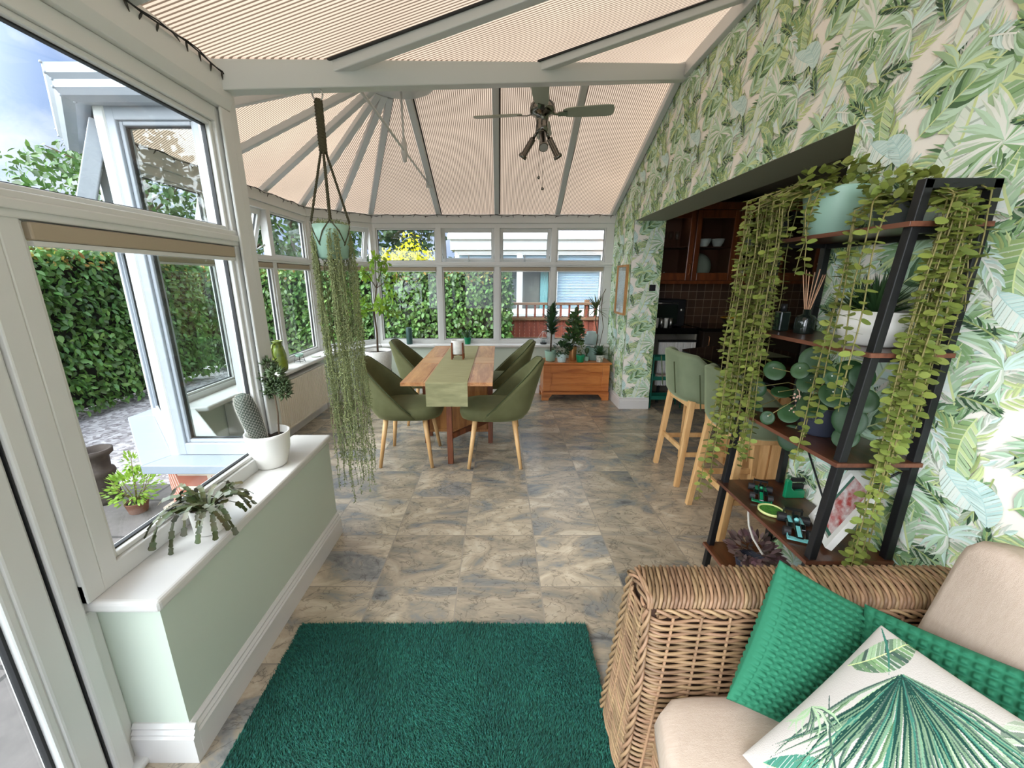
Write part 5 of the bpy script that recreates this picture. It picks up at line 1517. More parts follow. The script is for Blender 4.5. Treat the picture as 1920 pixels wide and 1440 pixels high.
# fourth board: model cars, coaster, framed photo
z4 = .4855
def model_car(name, label, c, rot, body, accent, k=1.0):
    t = thing(name, label, 'model car', (0, 0, z4), 'model racing cars on the fourth shelf')
    m_ = MB(); B = lambda *a: m_.box(*a)
    m_.prism([(-.055, .012), (.075, .010), (.075, .016), (.03, .026), (.012, .034), (-.012, .036), (-.03, .044), (-.055, .026)], -.011, .011, axis='y'); m_.prism([(-.050, .008), (.012, .008), (.02, .014), (.0, .026), (-.045, .022)], -.028, .028, axis='y')
    m_.v = [(p[0], p[1], p[2] + z4) for p in m_.v]; m_.build('body', body, t, bevel=.003)
    m_ = MB(); m_.box(.066, .084, -.036, .036, .006, .010); m_.box(.066, .084, -.037, -.035, .006, .020); m_.box(.066, .084, .035, .037, .006, .020); m_.v = [(p[0], p[1], p[2] + z4) for p in m_.v]; m_.build('front_wing', accent, t)
    m_ = MB(); m_.box(-.074, -.058, -.027, .027, .042, .046); m_.box(-.074, -.056, -.028, -.026, .022, .050); m_.box(-.074, -.056, .026, .028, .022, .050); m_.box(-.064, -.054, -.003, .003, .02, .042); m_.v = [(p[0], p[1], p[2] + z4) for p in m_.v]; m_.build('rear_wing', M['black_metal'], t)
    m_ = MB(); m_.prism([(.0, .0335), (.04, .0225), (.072, .0166), (.072, .0174), (.04, .0245), (.0, .0355)], -.006, .006, axis='y'); m_.prism([(-.045, .0265), (.0, .0265), (.0, .0272), (-.045, .0272)], -.022, .022, axis='y'); m_.v = [(p[0], p[1], p[2] + z4) for p in m_.v]; m_.build('livery_stripe', accent, t)
    for sx, w in ((.048, .010), (-.046, .013)):
        for sy in (-1, 1):
            m_ = MB(); yc = sy * .034; m_.tube([(sx, yc - w, .0165 + z4), (sx, yc + w, .0165 + z4)], .0165, 16, smooth=False); m_.build('wheel', M['gasket'], t)
    m_ = MB(); m_.ball((-.004, 0, .038 + z4), .0075, 10); m_.build('driver_helmet', accent, t)
    t.location = c; t.rotation_euler = (0, 0, rot); t.scale = (k, k, k)
    return t
M['teal_paint'] = mat('pale_teal_paint', (120, 196, 196), .25, coat=.5); M['race_green'] = mat('emerald_paint', (20, 128, 84), .25, coat=.5); M['dark_body'] = mat('black_green_paint', (14, 26, 24), .2, coat=.6); M['silver_paint'] = mat('silver_paint', (190, 200, 204), .3)
q = P(1424, 922, Z=z4 + .02); model_car('model_racing_car', 'dark green toy racing car at the far left of the fourth shelf', (q.x + .006, q.y, z4), R(-120), M['dark_body'], M['race_green'], 1.0)
q = P(1492, 985, Z=z4 + .02); model_car('model_racing_car', 'black and pale teal toy racing car near the front post on the fourth shelf', (q.x, q.y, z4), R(-116), M['dark_body'], M['teal_paint'], 1.12)
q = P(1484, 925, Z=z4 + .02)
t = thing('racing_ornament', 'emerald green racing wing ornament behind the dark green toy car', 'ornament', (q.x + .01, q.y, z4), None); x, y, z = t.location
m_ = MB(); m_.prism([(-.045, 0), (-.045, .085), (-.036, .092), (-.022, .085), (-.018, .05), (-.004, .036), (.04, .040), (.045, .03), (.045, 0)], -.009, .009, axis='y'); m_.v = [(x + p[0], y + p[1], z + p[2]) for p in m_.v]; m_.build('body', M['race_green'], t, bevel=.004)
m_ = MB(); m_.box(x - .01, x + .05, y + .010, y + .026, z + .03, z + .060); m_.box(x - .01, x + .05, y + .010, y + .024, z + .07, z + .088); m_.box(x + .0, x + .045, y + .009, y + .03, z, z + .03); m_.build('wing_slats', M['black_metal'], t, bevel=.003)
q = P(1446, 957, Z=z4 + .008)
t = thing('coaster', 'round lime green dish with a pale rim at the front edge of the fourth shelf', 'dish', (q.x, q.y, z4))
m_ = MB(); m_.lathe([(0, 0), (.044, 0), (.050, .005), (.050, .013), (.046, .014), (.043, .009)], (q.x, q.y, z4), 32); m_.build('rim', mat('pale_yellow_rim', (206, 212, 140), .5), t)
m_ = MB(); m_.lathe([(0, .0092), (.0435, .009)], (q.x, q.y, z4), 28); m_.build('green_centre', mat('grass_green', (70, 140, 30), .8, noise=(140, .8), c2=(30, 86, 16), bump=(300, .8)), t)
t = thing('framed_picture', 'white framed racing photograph leaning on the fourth shelf, half hidden by a black post', 'picture frame', (1.26, 1.36, z4))
ex = Vector((.415, .91, 0)).normalized(); eu = Vector((.33, -.15, .905)); eu = (eu - ex * eu.dot(ex)).normalized(); en = ex.cross(eu).normalized()
if en.x > 0: en = -en
def slab(mb, o, w0, w1, h0, h1, d0, d1, m=0):
    v = [o + ex * i + eu * j + en * k for k in (d0, d1) for (i, j) in ((w0, h0), (w1, h0), (w1, h1), (w0, h1))]; mb.hexa([tuple(p) for p in v], m)
FW, FH = .22, .27; a = Vector((1.199, 1.228, z4 + .008))
m_ = MB(); slab(m_, a, 0, .026, 0, FH, 0, .022); slab(m_, a, FW - .026, FW, 0, FH, 0, .022); slab(m_, a, .026, FW - .026, 0, .026, 0, .022); slab(m_, a, .026, FW - .026, FH - .026, FH, 0, .022); slab(m_, a, .002, FW - .002, .002, FH - .002, .0, .008); m_.build('frame', M['white_pot'], t)
m_ = MB(); slab(m_, a, .026, FW - .026, .026, FH - .026, .0085, .0095); m_.build('mount', mat('dark_green_mount', (40, 92, 74), .6), t)
m_ = MB(); slab(m_, a, .026, FW - .045, .04, FH - .026, .0096, .0105); m_.build('photograph', mat('faded_red_photo', (216, 206, 204), .4, noise=(26, 1), c2=(176, 64, 62), stretch=(1, 1, 1.6)), t)

# bottom board: succulent, cord, box
z5 = .1305
t = thing('purple_succulent', 'dusky purple succulent rosette on the lowest shelf', 'plant', (1.16, 1.56, z5)); x, y, z = t.location
m_ = MB(); pot_round(m_, (x, y, z), .05, .065, .07); m_.build('pot', M['navy_pot'], t)
m_ = MB(); bush(m_, (x, y, z + .115), (.10, .10, .05), 190, .04, .026, T_OVAL); m_.build('foliage', mat('dusky_purple_leaf', (112, 78, 84), .45, island=.35, noise=(12, .6), c2=(86, 96, 74)), t, recalc=False)
t = thing('white_cord', 'curved pale rope rising behind the purple succulent', 'rope', (1.10, 1.60, z5)); 
m_ = MB(); m_.tube([P(1430, 1040, X=1.13), P(1412, 1010, X=1.12), P(1404, 985, X=1.11), P(1403, 962, X=1.11), P(1406, 945, X=1.12)], .0045, 8); m_.build('rope', mat('pale_rope', (206, 200, 190), .8), t)
t = thing('photo_print', 'black and white picture block standing on the lowest shelf behind the sofa arm', 'picture', (1.27, 1.33, z5))
m_ = MB(); m_.box(1.17, 1.33, 1.335, 1.35, z5, z5 + .19); m_.build('block', M['white_pot'], t, bevel=.002)
m_ = MB(); m_.box(1.175, 1.325, 1.3335, 1.335, z5 + .005, z5 + .185); m_.build('print', mat('mono_print', (226, 226, 224), .4, noise=(14, 1), c2=(30, 30, 32)), t)

# ================================================================ WICKER SOFA
M['wick'] = mat('honey_wicker_cane', (140, 112, 84), .5, island=.3, spec=.4)
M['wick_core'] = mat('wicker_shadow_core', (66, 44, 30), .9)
M['beige'] = mat('oatmeal_fabric', (188, 170, 154), .85, noise=(40, .5), c2=(174, 154, 136), bump=(260, .25), stretch=(1, 5, 1))
AX0, AX1, AY0, AY1, AZ = .405, 1.30, .885, 1.02, .615
so = thing('wicker_sofa', 'honey wicker sofa with oatmeal cushions against the palm wallpaper', 'sofa', (.85, 0, 0))
def perim(z, n=150):
    """outline of the arm at height z, from the inner face round the front to the outer face"""
    k = (AZ - z); x0 = AX0 - .085 * k; ya = AY0 - .22 * min(k, .24) - .05 * max(0, k - .24); yb = AY1 + .03 * k; r_ = .045; pts = []
    def arc(cx, cy, a0, a1, m_=9): return [(cx + r_ * math.cos(a0 + (a1 - a0) * i / m_), cy + r_ * math.sin(a0 + (a1 - a0) * i / m_)) for i in range(m_ + 1)]
    pts = [(AX1, ya)] + arc(x0 + r_, ya + r_, -math.pi / 2, -math.pi, 7) + arc(x0 + r_, yb - r_, math.pi, math.pi / 2, 7) + [(AX1, yb)]
    L_ = [0]
    for i in range(len(pts) - 1): L_.append(L_[-1] + math.dist(pts[i], pts[i + 1]))
    out = []
    for s in np.linspace(0, L_[-1], n):
        i = min(len(pts) - 2, int(np.searchsorted(L_, s, 'right') - 1)); t = (s - L_[i]) / max(1e-9, L_[i + 1] - L_[i])
        p = Vector((*pts[i], 0)).lerp(Vector((*pts[i + 1], 0)), t); d = Vector((*pts[i + 1], 0)) - Vector((*pts[i], 0)); d.normalize()
        out.append((p, Vector((-d.y, d.x, 0)) * -1, s))
    return out
def weave_arm(parent, dy=0):
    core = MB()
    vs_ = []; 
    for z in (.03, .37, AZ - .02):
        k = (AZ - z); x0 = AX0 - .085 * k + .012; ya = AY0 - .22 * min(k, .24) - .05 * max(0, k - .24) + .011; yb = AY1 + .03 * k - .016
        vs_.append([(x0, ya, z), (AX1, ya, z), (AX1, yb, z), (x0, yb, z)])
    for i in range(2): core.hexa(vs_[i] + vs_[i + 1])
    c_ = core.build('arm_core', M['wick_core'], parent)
    w = MB(); rows = int((AZ - .05 - .03) / .0084)
    stake = .074
    for r_ in range(rows):
        z = .03 + r_ * .0084
        if z < .12 and dy == 0: pass
        pl_ = perim(z)
        pts = []
        for p, nrm, s in pl_:
            o = .0042 * math.sin(math.pi * s / stake + math.pi * (r_ % 2)) ; q = p + nrm * (o - .003); q.z = z + .0016 * math.cos(math.pi * s / stake + math.pi * (r_ % 2)); pts.append(q)
        w.tube(pts, .0047, 6, cap=False)
    # stakes
    pl0 = perim(AZ - .05, 40)
    tot = perim(AZ - .05)[-1][2]
    ns = int(tot / stake)
    for i in range(ns + 1):
        pts = []
        for z in (.03, .2, .37, .5, AZ - .05):
            pl_ = perim(z, 150); s = i / ns; p, nrm, _ = pl_[min(149, int(s * 149))]; pts.append(Vector((p.x, p.y, z)) - nrm * .006)
        w.tube(pts, .0045, 5, cap=False)
    w.build('woven_side', M['wick'], parent, recalc=False)
    # top wraps
    w = MB(); zt = AZ; nx = int((AX1 - AX0) / .0105); 
    for i in range(nx + 4):
        x = AX0 - .0 + i * .0105 - .01; pts = []
        for t in np.linspace(0, 1, 17):
            a = math.pi * t; yy = (AY0 + AY1) / 2 - math.cos(a) * (AY1 - AY0) / 2 * (1.02); up = (math.sin(a) ** .55) * .036
            xx = x + .035 * (t - .5) * 1.4; ph = .0035 * math.sin(t * 4 * math.pi + (i % 2) * math.pi)
            cut_ = AX0 + .012 + .05 * (1 - math.sin(a))
            pts.append((max(xx, AX0 + .004 * (i % 3)), yy, zt - .036 + up + (ph if .1 < t < .9 else 0)))
        w.tube(pts, .0052, 5, cap=False)
    for yy in np.linspace(AY0 + .016, AY1 - .016, 6): 
        h = .036 * (math.sin(math.acos(max(-1, min(1, ((AY0 + AY1) / 2 - yy) / ((AY1 - AY0) / 2 * 1.02))))) ** .55); w.tube([(AX0 + .01, yy, zt - .042 + h), (AX1, yy, zt - .042 + h)], .0045, 5)
    w.build('woven_top', M['wick'], parent, recalc=False)
    # braided edge ropes
    for yy in (AY0 - .010, AY1 + .008):
        w = MB()
        for k in range(3):
            w.tube([(x, yy + .0075 * math.cos(x * 62 + k * 2.09), zt - .046 + .0085 * math.sin(x * 62 + k * 2.09)) for x in np.arange(AX0 + .02, AX1, .008)], .0052, 5, cap=False)
        w.build('braided_edge', M['wick'], parent, recalc=False)
    w = MB()
    for yy in (AY0 + .004, AY1 - .004):
        for k in range(3):
            w.tube([(AX0 - .085 * (AZ - z) - .002 + .0075 * math.cos(z * 62 + k * 2.09), yy + (-.22 * min(AZ - z, .24) * .9 - .05 * max(0, AZ - z - .24) if yy < .95 else .03 * (AZ - z)) + .0075 * math.sin(z * 62 + k * 2.09), z) for z in np.arange(.03, AZ - .025, .008)], .0052, 5, cap=False)
    for k in range(3):
        w.tube([(AX0 - .004 + .0075 * math.cos(y * 62 + k * 2.09), y, zt - .036 + .02 * math.sin(math.pi * (y - AY0) / (AY1 - AY0)) + .0075 * math.sin(y * 62 + k * 2.09)) for y in np.arange(AY0, AY1, .008)], .0052, 5, cap=False)
    w.build('braided_corner', M['wick'], parent, recalc=False)
weave_arm(so)
# base front and back
w = MB()
for r_ in range(22):
    z = .03 + r_ * .0112; w.tube([(.435 + .0045 * math.sin(math.pi * y / .058 + math.pi * (r_ % 2)), y, z) for y in np.arange(-.9, .83, .0145)], .0054, 5, cap=False)
w.box(.45, 1.28, -.9, .80, .03, .275); w.build('woven_base', M['wick'], so, recalc=False)
w = MB(); 
for r_ in range(36):
    z = .28 + r_ * .0112; w.tube([(1.285 - .0045 * math.sin(math.pi * y / .058 + math.pi * (r_ % 2)), y, z) for y in np.arange(-.9, .88, .0145)], .0054, 4, cap=False)
w.box(1.29, 1.365, -.9, .88, .03, .68); w.build('woven_back', M['wick'], so, recalc=False)

def puff(p_c, ex_, ey_, en_, w, h, th, nu, nv, pinch=.06, fn=None, pw=.42):
    """stuffed cushion: both faces share one rim; fn(u, v) adds relief"""
    ex_, ey_, en_ = Vector(ex_).normalized(), Vector(ey_).normalized(), Vector(en_).normalized(); p_c = Vector(p_c)
    vs_ = []; f = []
    for side in (1, -1):
        for j in range(nv):
            for i in range(nu):
                u = i / (nu - 1) * 2 - 1; v = j / (nv - 1) * 2 - 1
                xx = u * w / 2 * (1 - pinch * (1 - v * v)); yy = v * h / 2 * (1 - pinch * (1 - u * u))
                z = th / 2 * (max(0, 1 - u * u) ** pw) * (max(0, 1 - v * v) ** pw)
                if fn: z += fn(u, v) * min(1, 6 * min(1 - abs(u), 1 - abs(v)) + .15)
                vs_.append(tuple(p_c + ex_ * xx + ey_ * yy + en_ * (side * z)))
    n = nu * nv
    for j in range(nv - 1):
        for i in range(nu - 1):
            a = j * nu + i; f.append((a, a + 1, a + nu + 1, a + nu)); f.append((n + a + nu, n + a + nu + 1, n + a + 1, n + a))
    return vs_, f

# fitted seat and back cushions (box cushions with rounded edges)
def box_cushion(name, p0, ex_, ey_, en_, w, h, th, label=None):
    ex_, ey_, en_ = Vector(ex_).normalized(), Vector(ey_).normalized(), Vector(en_).normalized(); p0 = Vector(p0)
    mb = MB(); K = 14
    def pt(u, v, t): # superellipsoid box
        return p0 + ex_ * (u * w / 2) + ey_ * (v * h / 2) + en_ * (t * th / 2)
    vs_ = []; f = []; nu = 72; ring_ = []
    prof = [(.0, -1), (.5, -1.0), (.9, -.98), (.97, -.9), (.99, -.7), (1.0, 0), (.99, .7), (.975, .88), (.93, 1.0), (.5, 1.08), (0, 1.1)]
    for s, t in prof:
        for k in range(nu):
            a = 6.283185 * k / nu; c_, q = math.cos(a), math.sin(a); p_ = 12; r_ = 1 / ((abs(c_) ** p_ + abs(q) ** p_) ** (1 / p_))
            vs_.append(tuple(pt(max(s, .001) * r_ * c_, max(s, .001) * r_ * q, t)))
    for i in range(len(prof) - 1):
        for k in range(nu): f.append((i * nu + k, i * nu + (k + 1) % nu, (i + 1) * nu + (k + 1) % nu, (i + 1) * nu + k))
    mb.add(vs_, f, 0, True)
    return mb
sc_ = thing('seat_cushion', 'flat oatmeal seat cushion on the wicker sofa', 'cushion', (.77, 0, .28))
mb = box_cushion('seat', (.80, -.04, .345), (0, 1, 0), (1, 0, 0), (0, 0, 1), 1.68, .86, .125); mb.build('cover', M['beige'], sc_)
bc = thing('back_cushion', 'large oatmeal back cushion leaning on the sofa back', 'cushion', (1.15, .5, .42))
mb = box_cushion('back', (1.155, .46, .625), (0, 1, 0), (.20, 0, 1), (-1, 0, .20), .74, .46, .17); mb.build('cover', M['beige'], bc)

# scatter cushions
M['waffle'] = mat('emerald_waffle_velvet', (40, 108, 80), .75, sheen=.2, spec=.2, noise=(4, .4), c2=(32, 94, 68))
NW = 21
def waffle(u, v):
    a = math.sin(math.pi * (u + 1) / 2 * NW) ** 2; c_ = math.sin(math.pi * (v + 1) / 2 * NW) ** 2
    return .012 * min(1, 1.6 * a) * min(1, 1.6 * c_) - .006
cm = Vector((0, 0, CAM_Z))
A_ = cm + (P(1462, 1050, Y=.90) - cm) * .955; D_ = cm + (P(1362, 1310, Z=.425) - cm) * .965
ey_ = (A_ - D_); hgt = ey_.length; ey_.normalize()
exr = Vector((.86, -.10, -.47)); exr = (exr - ey_ * exr.dot(ey_)).normalized(); en_ = exr.cross(ey_).normalized()
if en_.y > 0: en_ = -en_
wdt = .40
c1 = (A_ + D_) / 2 + exr * wdt / 2
t = thing('waffle_cushion', 'emerald waffle-textured cushion propped on its corner against the sofa arm', 'cushion', tuple(c1), 'emerald waffle cushions on the wicker sofa')
vs_, f = puff(c1, exr, ey_, en_, wdt, hgt, .12, 170, 170, .05, waffle); m_ = MB(); m_.add(vs_, f, 0, True); m_.build('cover', M['waffle'], t, weld=True)
Pp = P(1640, 1148, Z=.63); Qp = P(1922, 1262, Z=.67)
Pp = cm + (Pp - cm) * .97; Qp = cm + (Qp - cm) * .97
e2x = (Qp - Pp).normalized(); e2y = Vector((.55, .1, .8)); e2y = (e2y - e2x * e2y.dot(e2x)).normalized(); e2n = e2x.cross(e2y).normalized()
if e2n.x > 0: e2n = -e2n
c2_ = Pp + e2x * .19 - e2y * .19 
t = thing('waffle_cushion', 'emerald waffle-textured cushion lying behind the palm print cushion', 'cushion', tuple(c2_), 'emerald waffle cushions on the wicker sofa')
vs_, f = puff(c2_, e2x, e2y, e2n, .42, .40, .11, 170, 170, .04, waffle); m_ = MB(); m_.add(vs_, f, 0, True); m_.build('cover', M['waffle'], t, weld=True)

# palm print cushion: the print is worked out on a fine grid
def raster(polys, n):
    img = np.ones((n, n, 3)) * np.array(lin((192, 186, 180)))
    xs = (np.arange(n) + .5) / n
    for poly, c in polys:
        q = np.array(poly); x0, x1 = q[:, 0].min(), q[:, 0].max(); y0, y1 = q[:, 1].min(), q[:, 1].max()
        i0, i1 = max(0, int(x0 * n) - 1), min(n, int(x1 * n) + 2); j0, j1 = max(0, int(y0 * n) - 1), min(n, int(y1 * n) + 2)
        if i0 >= i1 or j0 >= j1: continue
        X, Y = np.meshgrid(xs[i0:i1], xs[j0:j1]); s_ = np.zeros(X.shape, int); k = len(q)
        for a in range(k):
            b_ = (a + 1) % k; s_ += np.where((q[b_, 0] - q[a, 0]) * (Y - q[a, 1]) - (q[b_, 1] - q[a, 1]) * (X - q[a, 0]) >= 0, 1, -1)
        img[j0:j1, i0:i1][np.abs(s_) == k] = c
    return img
PAL.update(ink=lin((28, 66, 58)), teal=lin((60, 120, 104)), jade=lin((92, 160, 134)), slate=lin((70, 92, 84)))
rd = random.Random(5); pp = []
for (x, y, a, L_, W_, c_a, c_b) in ((.05, .70, 1.1, .34, .09, ('slate', 'sage'), ('slate', 'green')), (.55, 1.02, -.9, .4, .10, ('slate', 'sage'), ('grey', 'slate')), (.80, .62, -.3, .3, .12, ('teal', 'green'), ('slate', 'deep')), (.10, .05, .6, .3, .10, ('jade', 'teal'), ('jade', 'mint')), (.75, .10, 1.5, .36, .09, ('slate', 'sage'), ('teal', 'green'))):
    pp += lf_banana(x, y, a, L_, W_, c_a, c_b, rd, .4)
pp += lf_fan(.24, .83, .74, -2.0, .38, 34, ['slate', 'teal', 'slate', 'sage', 'deep'], rd, .009, .3); pp += lf_fan(.24, .83, .78, -1.75, .15, 54, ['ink', 'ink', 'teal', 'ink', 'ink', 'slate', 'teal'], rd, .0075, .18)
pp += blade((.02, .98), -.6, .28, .006, PAL['teal'], -.2); pp += blade((.10, .52), -.9, .6, .005, PAL['slate'], .15); pp += blade((.95, .40), 2.6, .5, .005, PAL['slate'], .4)
pp += lf_fan(.08, .42, .18, -2.2, 1.0, 14, ['slate', 'sage', 'grey'], rd, .007, .6)
NP = 330; img = raster(pp, NP)
Tp = cm + (P(1652, 1172, Z=.60) - cm) * .905
f1 = Vector((.146, -.976, .159)).normalized(); f2 = Vector((-.768, -.214, -.603)).normalized(); fn_ = f1.cross(f2).normalized()
if fn_.z < 0: fn_ = -fn_
c3 = Tp + f1 * .215 + f2 * .215
t = thing('palm_print_cushion', 'white cushion printed with a dark green fan palm leaf at the front of the sofa', 'cushion', tuple(c3))
vs_, f = puff(c3, f1, -f2, fn_, .43, .43, .12, NP, NP, .05)
m_ = MB(); n = NP * NP; m_.add(vs_, [], 0)
for q in f:
    i = min(q) % n if min(q) < n else min(x % n for x in q)
    a = min(q) if max(q) < n else min(q) - n
    jj, ii = divmod(a, NP); m_.f.append(q); m_.m.append(0); m_.sm.append(True); m_.c.append(tuple(img[min(NP - 1, jj), min(NP - 1, ii)]))
M['cushion_print'] = attr_mat('palm_print_linen', .85, bump=(400, .2)); m_.build('cover', M['cushion_print'], t, recalc=True)

# ================================================================ CEILING FAN
fn = thing('ceiling_fan', 'four-blade ceiling fan with grey blades and three chrome spotlights hanging from the ridge', 'ceiling fan', (.33, 3.46, 2.70))
x, y = .33, 3.46
m_ = MB(); m_.lathe([(0, 2.975), (.072, 2.975), (.072, 2.955), (.062, 2.925), (.04, 2.905), (.014, 2.90), (0, 2.90)], (x, y, 0), 24); m_.build('canopy', M['chrome'], fn)
m_ = MB(); m_.tube([(x, y, 2.76), (x, y, 2.91)], .011, 10); m_.build('down_rod', M['chrome'], fn)
m_ = MB(); m_.lathe([(0, 2.775), (.03, 2.775), (.05, 2.765), (.09, 2.735), (.098, 2.71), (.098, 2.685), (.08, 2.665), (.05, 2.655), (.045, 2.60), (.05, 2.59), (.05, 2.55), (.036, 2.535), (0, 2.535)], (x, y, 0), 28); m_.build('motor_housing', M['chrome'], fn)
M['fan_blade'] = mat('sage_grey_blade', (150, 156, 140), .45)
for k in range(4):
    a = R(-8) + k * math.pi / 2; ca, sa = math.cos(a), math.sin(a); til = R(-13)
    Tm = Matrix.Translation((x, y, 2.672)) @ Matrix.Rotation(a, 4, 'Z') @ Matrix.Rotation(til, 4, 'X')
    m_ = MB(); m_.T = Tm
    out = [(.155, -.030), (.19, -.050), (.26, -.058), (.48, -.066), (.525, -.056), (.535, -.03), (.535, .03), (.525, .056), (.48, .066), (.26, .058), (.19, .050), (.155, .030)]
    m_.prism(out, -.004, .004); m_.build('blade', M['fan_blade'], fn, bevel=.002)
    m_ = MB(); m_.T = Tm; m_.beam((.07, 0, .0), (.12, 0, -.010), .022, .008); m_.beam((.12, 0, -.010), (.19, 0, -.007), .05, .006); m_.build('blade_arm', M['chrome'], fn)
for k in range(3):
    a = R(-90) + k * 2 * math.pi / 3; d = Vector((math.cos(a) * .62, math.sin(a) * .62, -.78)).normalized()
    p0 = Vector((x, y, 2.56)) + Vector((math.cos(a), math.sin(a), 0)) * .035; p1 = p0 + d * .06; p2 = p0 + d * .19; p3 = p0 + d * .215
    m_ = MB(); m_.tube([p0, p1], .012, 8); m_.tube([p1 - d * .004, p1, p2, p2 + d * .002, p3], [.012, .024, .026, .034, .036], 16); sp_ = m_.build('spotlight', M['chrome'], fn)
    m_ = MB(); m_.tube([p3, p3 + d * .002], .031, 16); m_.build('lamp_face', mat('lamp_glass', (150, 152, 148), .15) if k == 0 else bpy.data.materials['lamp_glass'], sp_)
for dx, zl in ((-.020, 2.22), (.012, 2.14)):
    m_ = MB(); m_.tube([(x + dx, y - .03, 2.545), (x + dx, y - .03, zl)], .0016, 5); m_.ball((x + dx, y - .03, zl), .012, 10); m_.build('pull_chain', M['chrome'], fn)

# ================================================================ FAIRY LIGHTS along the eaves
fl = thing('fairy_lights', 'dark string of fairy lights sagging along the eaves of the conservatory', 'string lights', (-1.04, 1.0, 2.2))
path = [Vector((-1.046, y, 2.205 + .007 * math.sin(y * 17))) for y in np.arange(-.5, 1.80, .0575)] + [Vector((-1.07, 1.815, 2.19)), Vector((-1.2, 1.86, 2.18))]
IE2 = inset(BAY_OUT, .10)
for i in range(1, 5):
    a, c = Vector((*IE2[i], 0)), Vector((*IE2[i + 1], 0)); n = int((c - a).length / .065)
    for k in range(n): p_ = a.lerp(c, k / n); p_.z = ZE - .026 + .007 * math.sin(k * 1.3 + i); path.append(p_)
path.append(Vector((XR - .04, IE2[5][1], ZE - .026)))
m_ = MB(); m_.tube(path, .0028, 5); m_.tube([p + Vector((.004, -.003, .006 * math.sin(i * 2.1))) for i, p in enumerate(path)], .0022, 5); m_.build('wire', M['gasket'], fl)
proto = None
for i in list(range(2, 42)) + list(range(43, len(path) - 1, 2)):
    p = path[i]
    if proto is None:
        m_ = MB(); m_.tube([(0, 0, 0), (.001, 0, -.012), (.001, 0, -.028)], [.0032, .0036, .0012], 6); proto = m_.build('bulb', mat('dark_bulb_holder', (44, 40, 34), .5), None); proto.parent = fl; KIDS.setdefault(fl.name, []).append(proto); o = proto
    else:
        o = proto.copy(); col.objects.link(o); o.parent = fl; KIDS[fl.name].append(o)
    o.location = p - Vector(fl.location); o.rotation_euler = (random.uniform(-.6, .6), random.uniform(-.6, .6), random.uniform(0, 6))

# ================================================================ PICTURE ON THE WALL, SWITCH
pf = thing('wall_picture', 'glazed picture in a light wooden frame on the wallpaper beside the far window', 'picture', (XR - .012, 4.62, 1.3))
y0, y1, z0, z1 = 4.42, 4.78, 1.06, 1.60
m_ = MB(); 
for (a, c, e_, g) in ((y0, y0 + .022, z0, z1), (y1 - .022, y1, z0, z1), (y0 + .022, y1 - .022, z0, z0 + .022), (y0 + .022, y1 - .022, z1 - .022, z1)): m_.box(XR - .034, XR - .004, a, c, e_, g)
m_.build('frame', wood_mat('light_oak_frame', (200, 150, 96), (166, 116, 66), 'z', 8), pf, bevel=.002)
m_ = MB(); m_.box(XR - .018, XR - .006, y0 + .02, y1 - .02, z0 + .02, z1 - .02); m_.build('print', mat('pale_print', (226, 226, 228), .5, noise=(6, .5), c2=(190, 194, 198)), pf)
m_ = MB(); m_.box(XR - .024, XR - .022, y0 + .02, y1 - .02, z0 + .02, z1 - .02); m_.build('glazing', M['clear'], pf)
sw = thing('wall_switch', 'small black square control on the papered pier beside the kitchen opening', 'switch', (1.64, YF, 1.3))
m_ = MB(); m_.box(1.607, 1.673, YF - .014, YF - .006, 1.325, 1.391); m_.build('plate', M['black_metal'], sw, bevel=.003)
m_ = MB(); m_.box(1.622, 1.658, YF - .018, YF - .013, 1.345, 1.371); m_.build('rocker', M['gasket'], sw, bevel=.002)

# ================================================================ KITCHEN beyond the opening
KX0, KX1, KY0, KY1, KZ = XR + .32, 4.1, 1.0, 5.12, 2.36
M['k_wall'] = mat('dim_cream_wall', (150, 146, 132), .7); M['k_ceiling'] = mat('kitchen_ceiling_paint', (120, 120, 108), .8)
b = MB(); b.box(XR + .32, KX1, KY1, KY1 + .1, 0, KZ); b.build('wall_kitchen_far', M['k_wall'], kind='structure')
b = MB(); b.box(KX1, KX1 + .1, KY0, KY1 + .1, 0, KZ); b.build('wall_kitchen_right', M['k_wall'], kind='structure')
b = MB(); b.box(XR + .32, KX1, KY0 - .1, KY0, 0, KZ); b.build('wall_kitchen_near', M['k_wall'], kind='structure')
b = MB(); b.box(XR + .32, KX1, KY0, KY1, KZ, KZ + .1); b.build('ceiling_kitchen', M['k_ceiling'], kind='structure')
M['cherry'] = wood_mat('cherry_cabinet', (132, 72, 36), (96, 46, 22), 'z', 6, .35, coat=.3)
M['cherry_in'] = mat('cabinet_interior', (84, 44, 24), .6)
M['counter'] = mat('polished_black_stone', (10, 10, 11), .06, spec=.6)
b = MB(); b.box(XR + .32, KX1, KY1 - .008, KY1, .90, 1.43); b.build('trim_12', M['ktile'], kind='structure')
CY0, CY1, CZ0, CZ1 = 4.78, 5.11, 1.43, 2.20
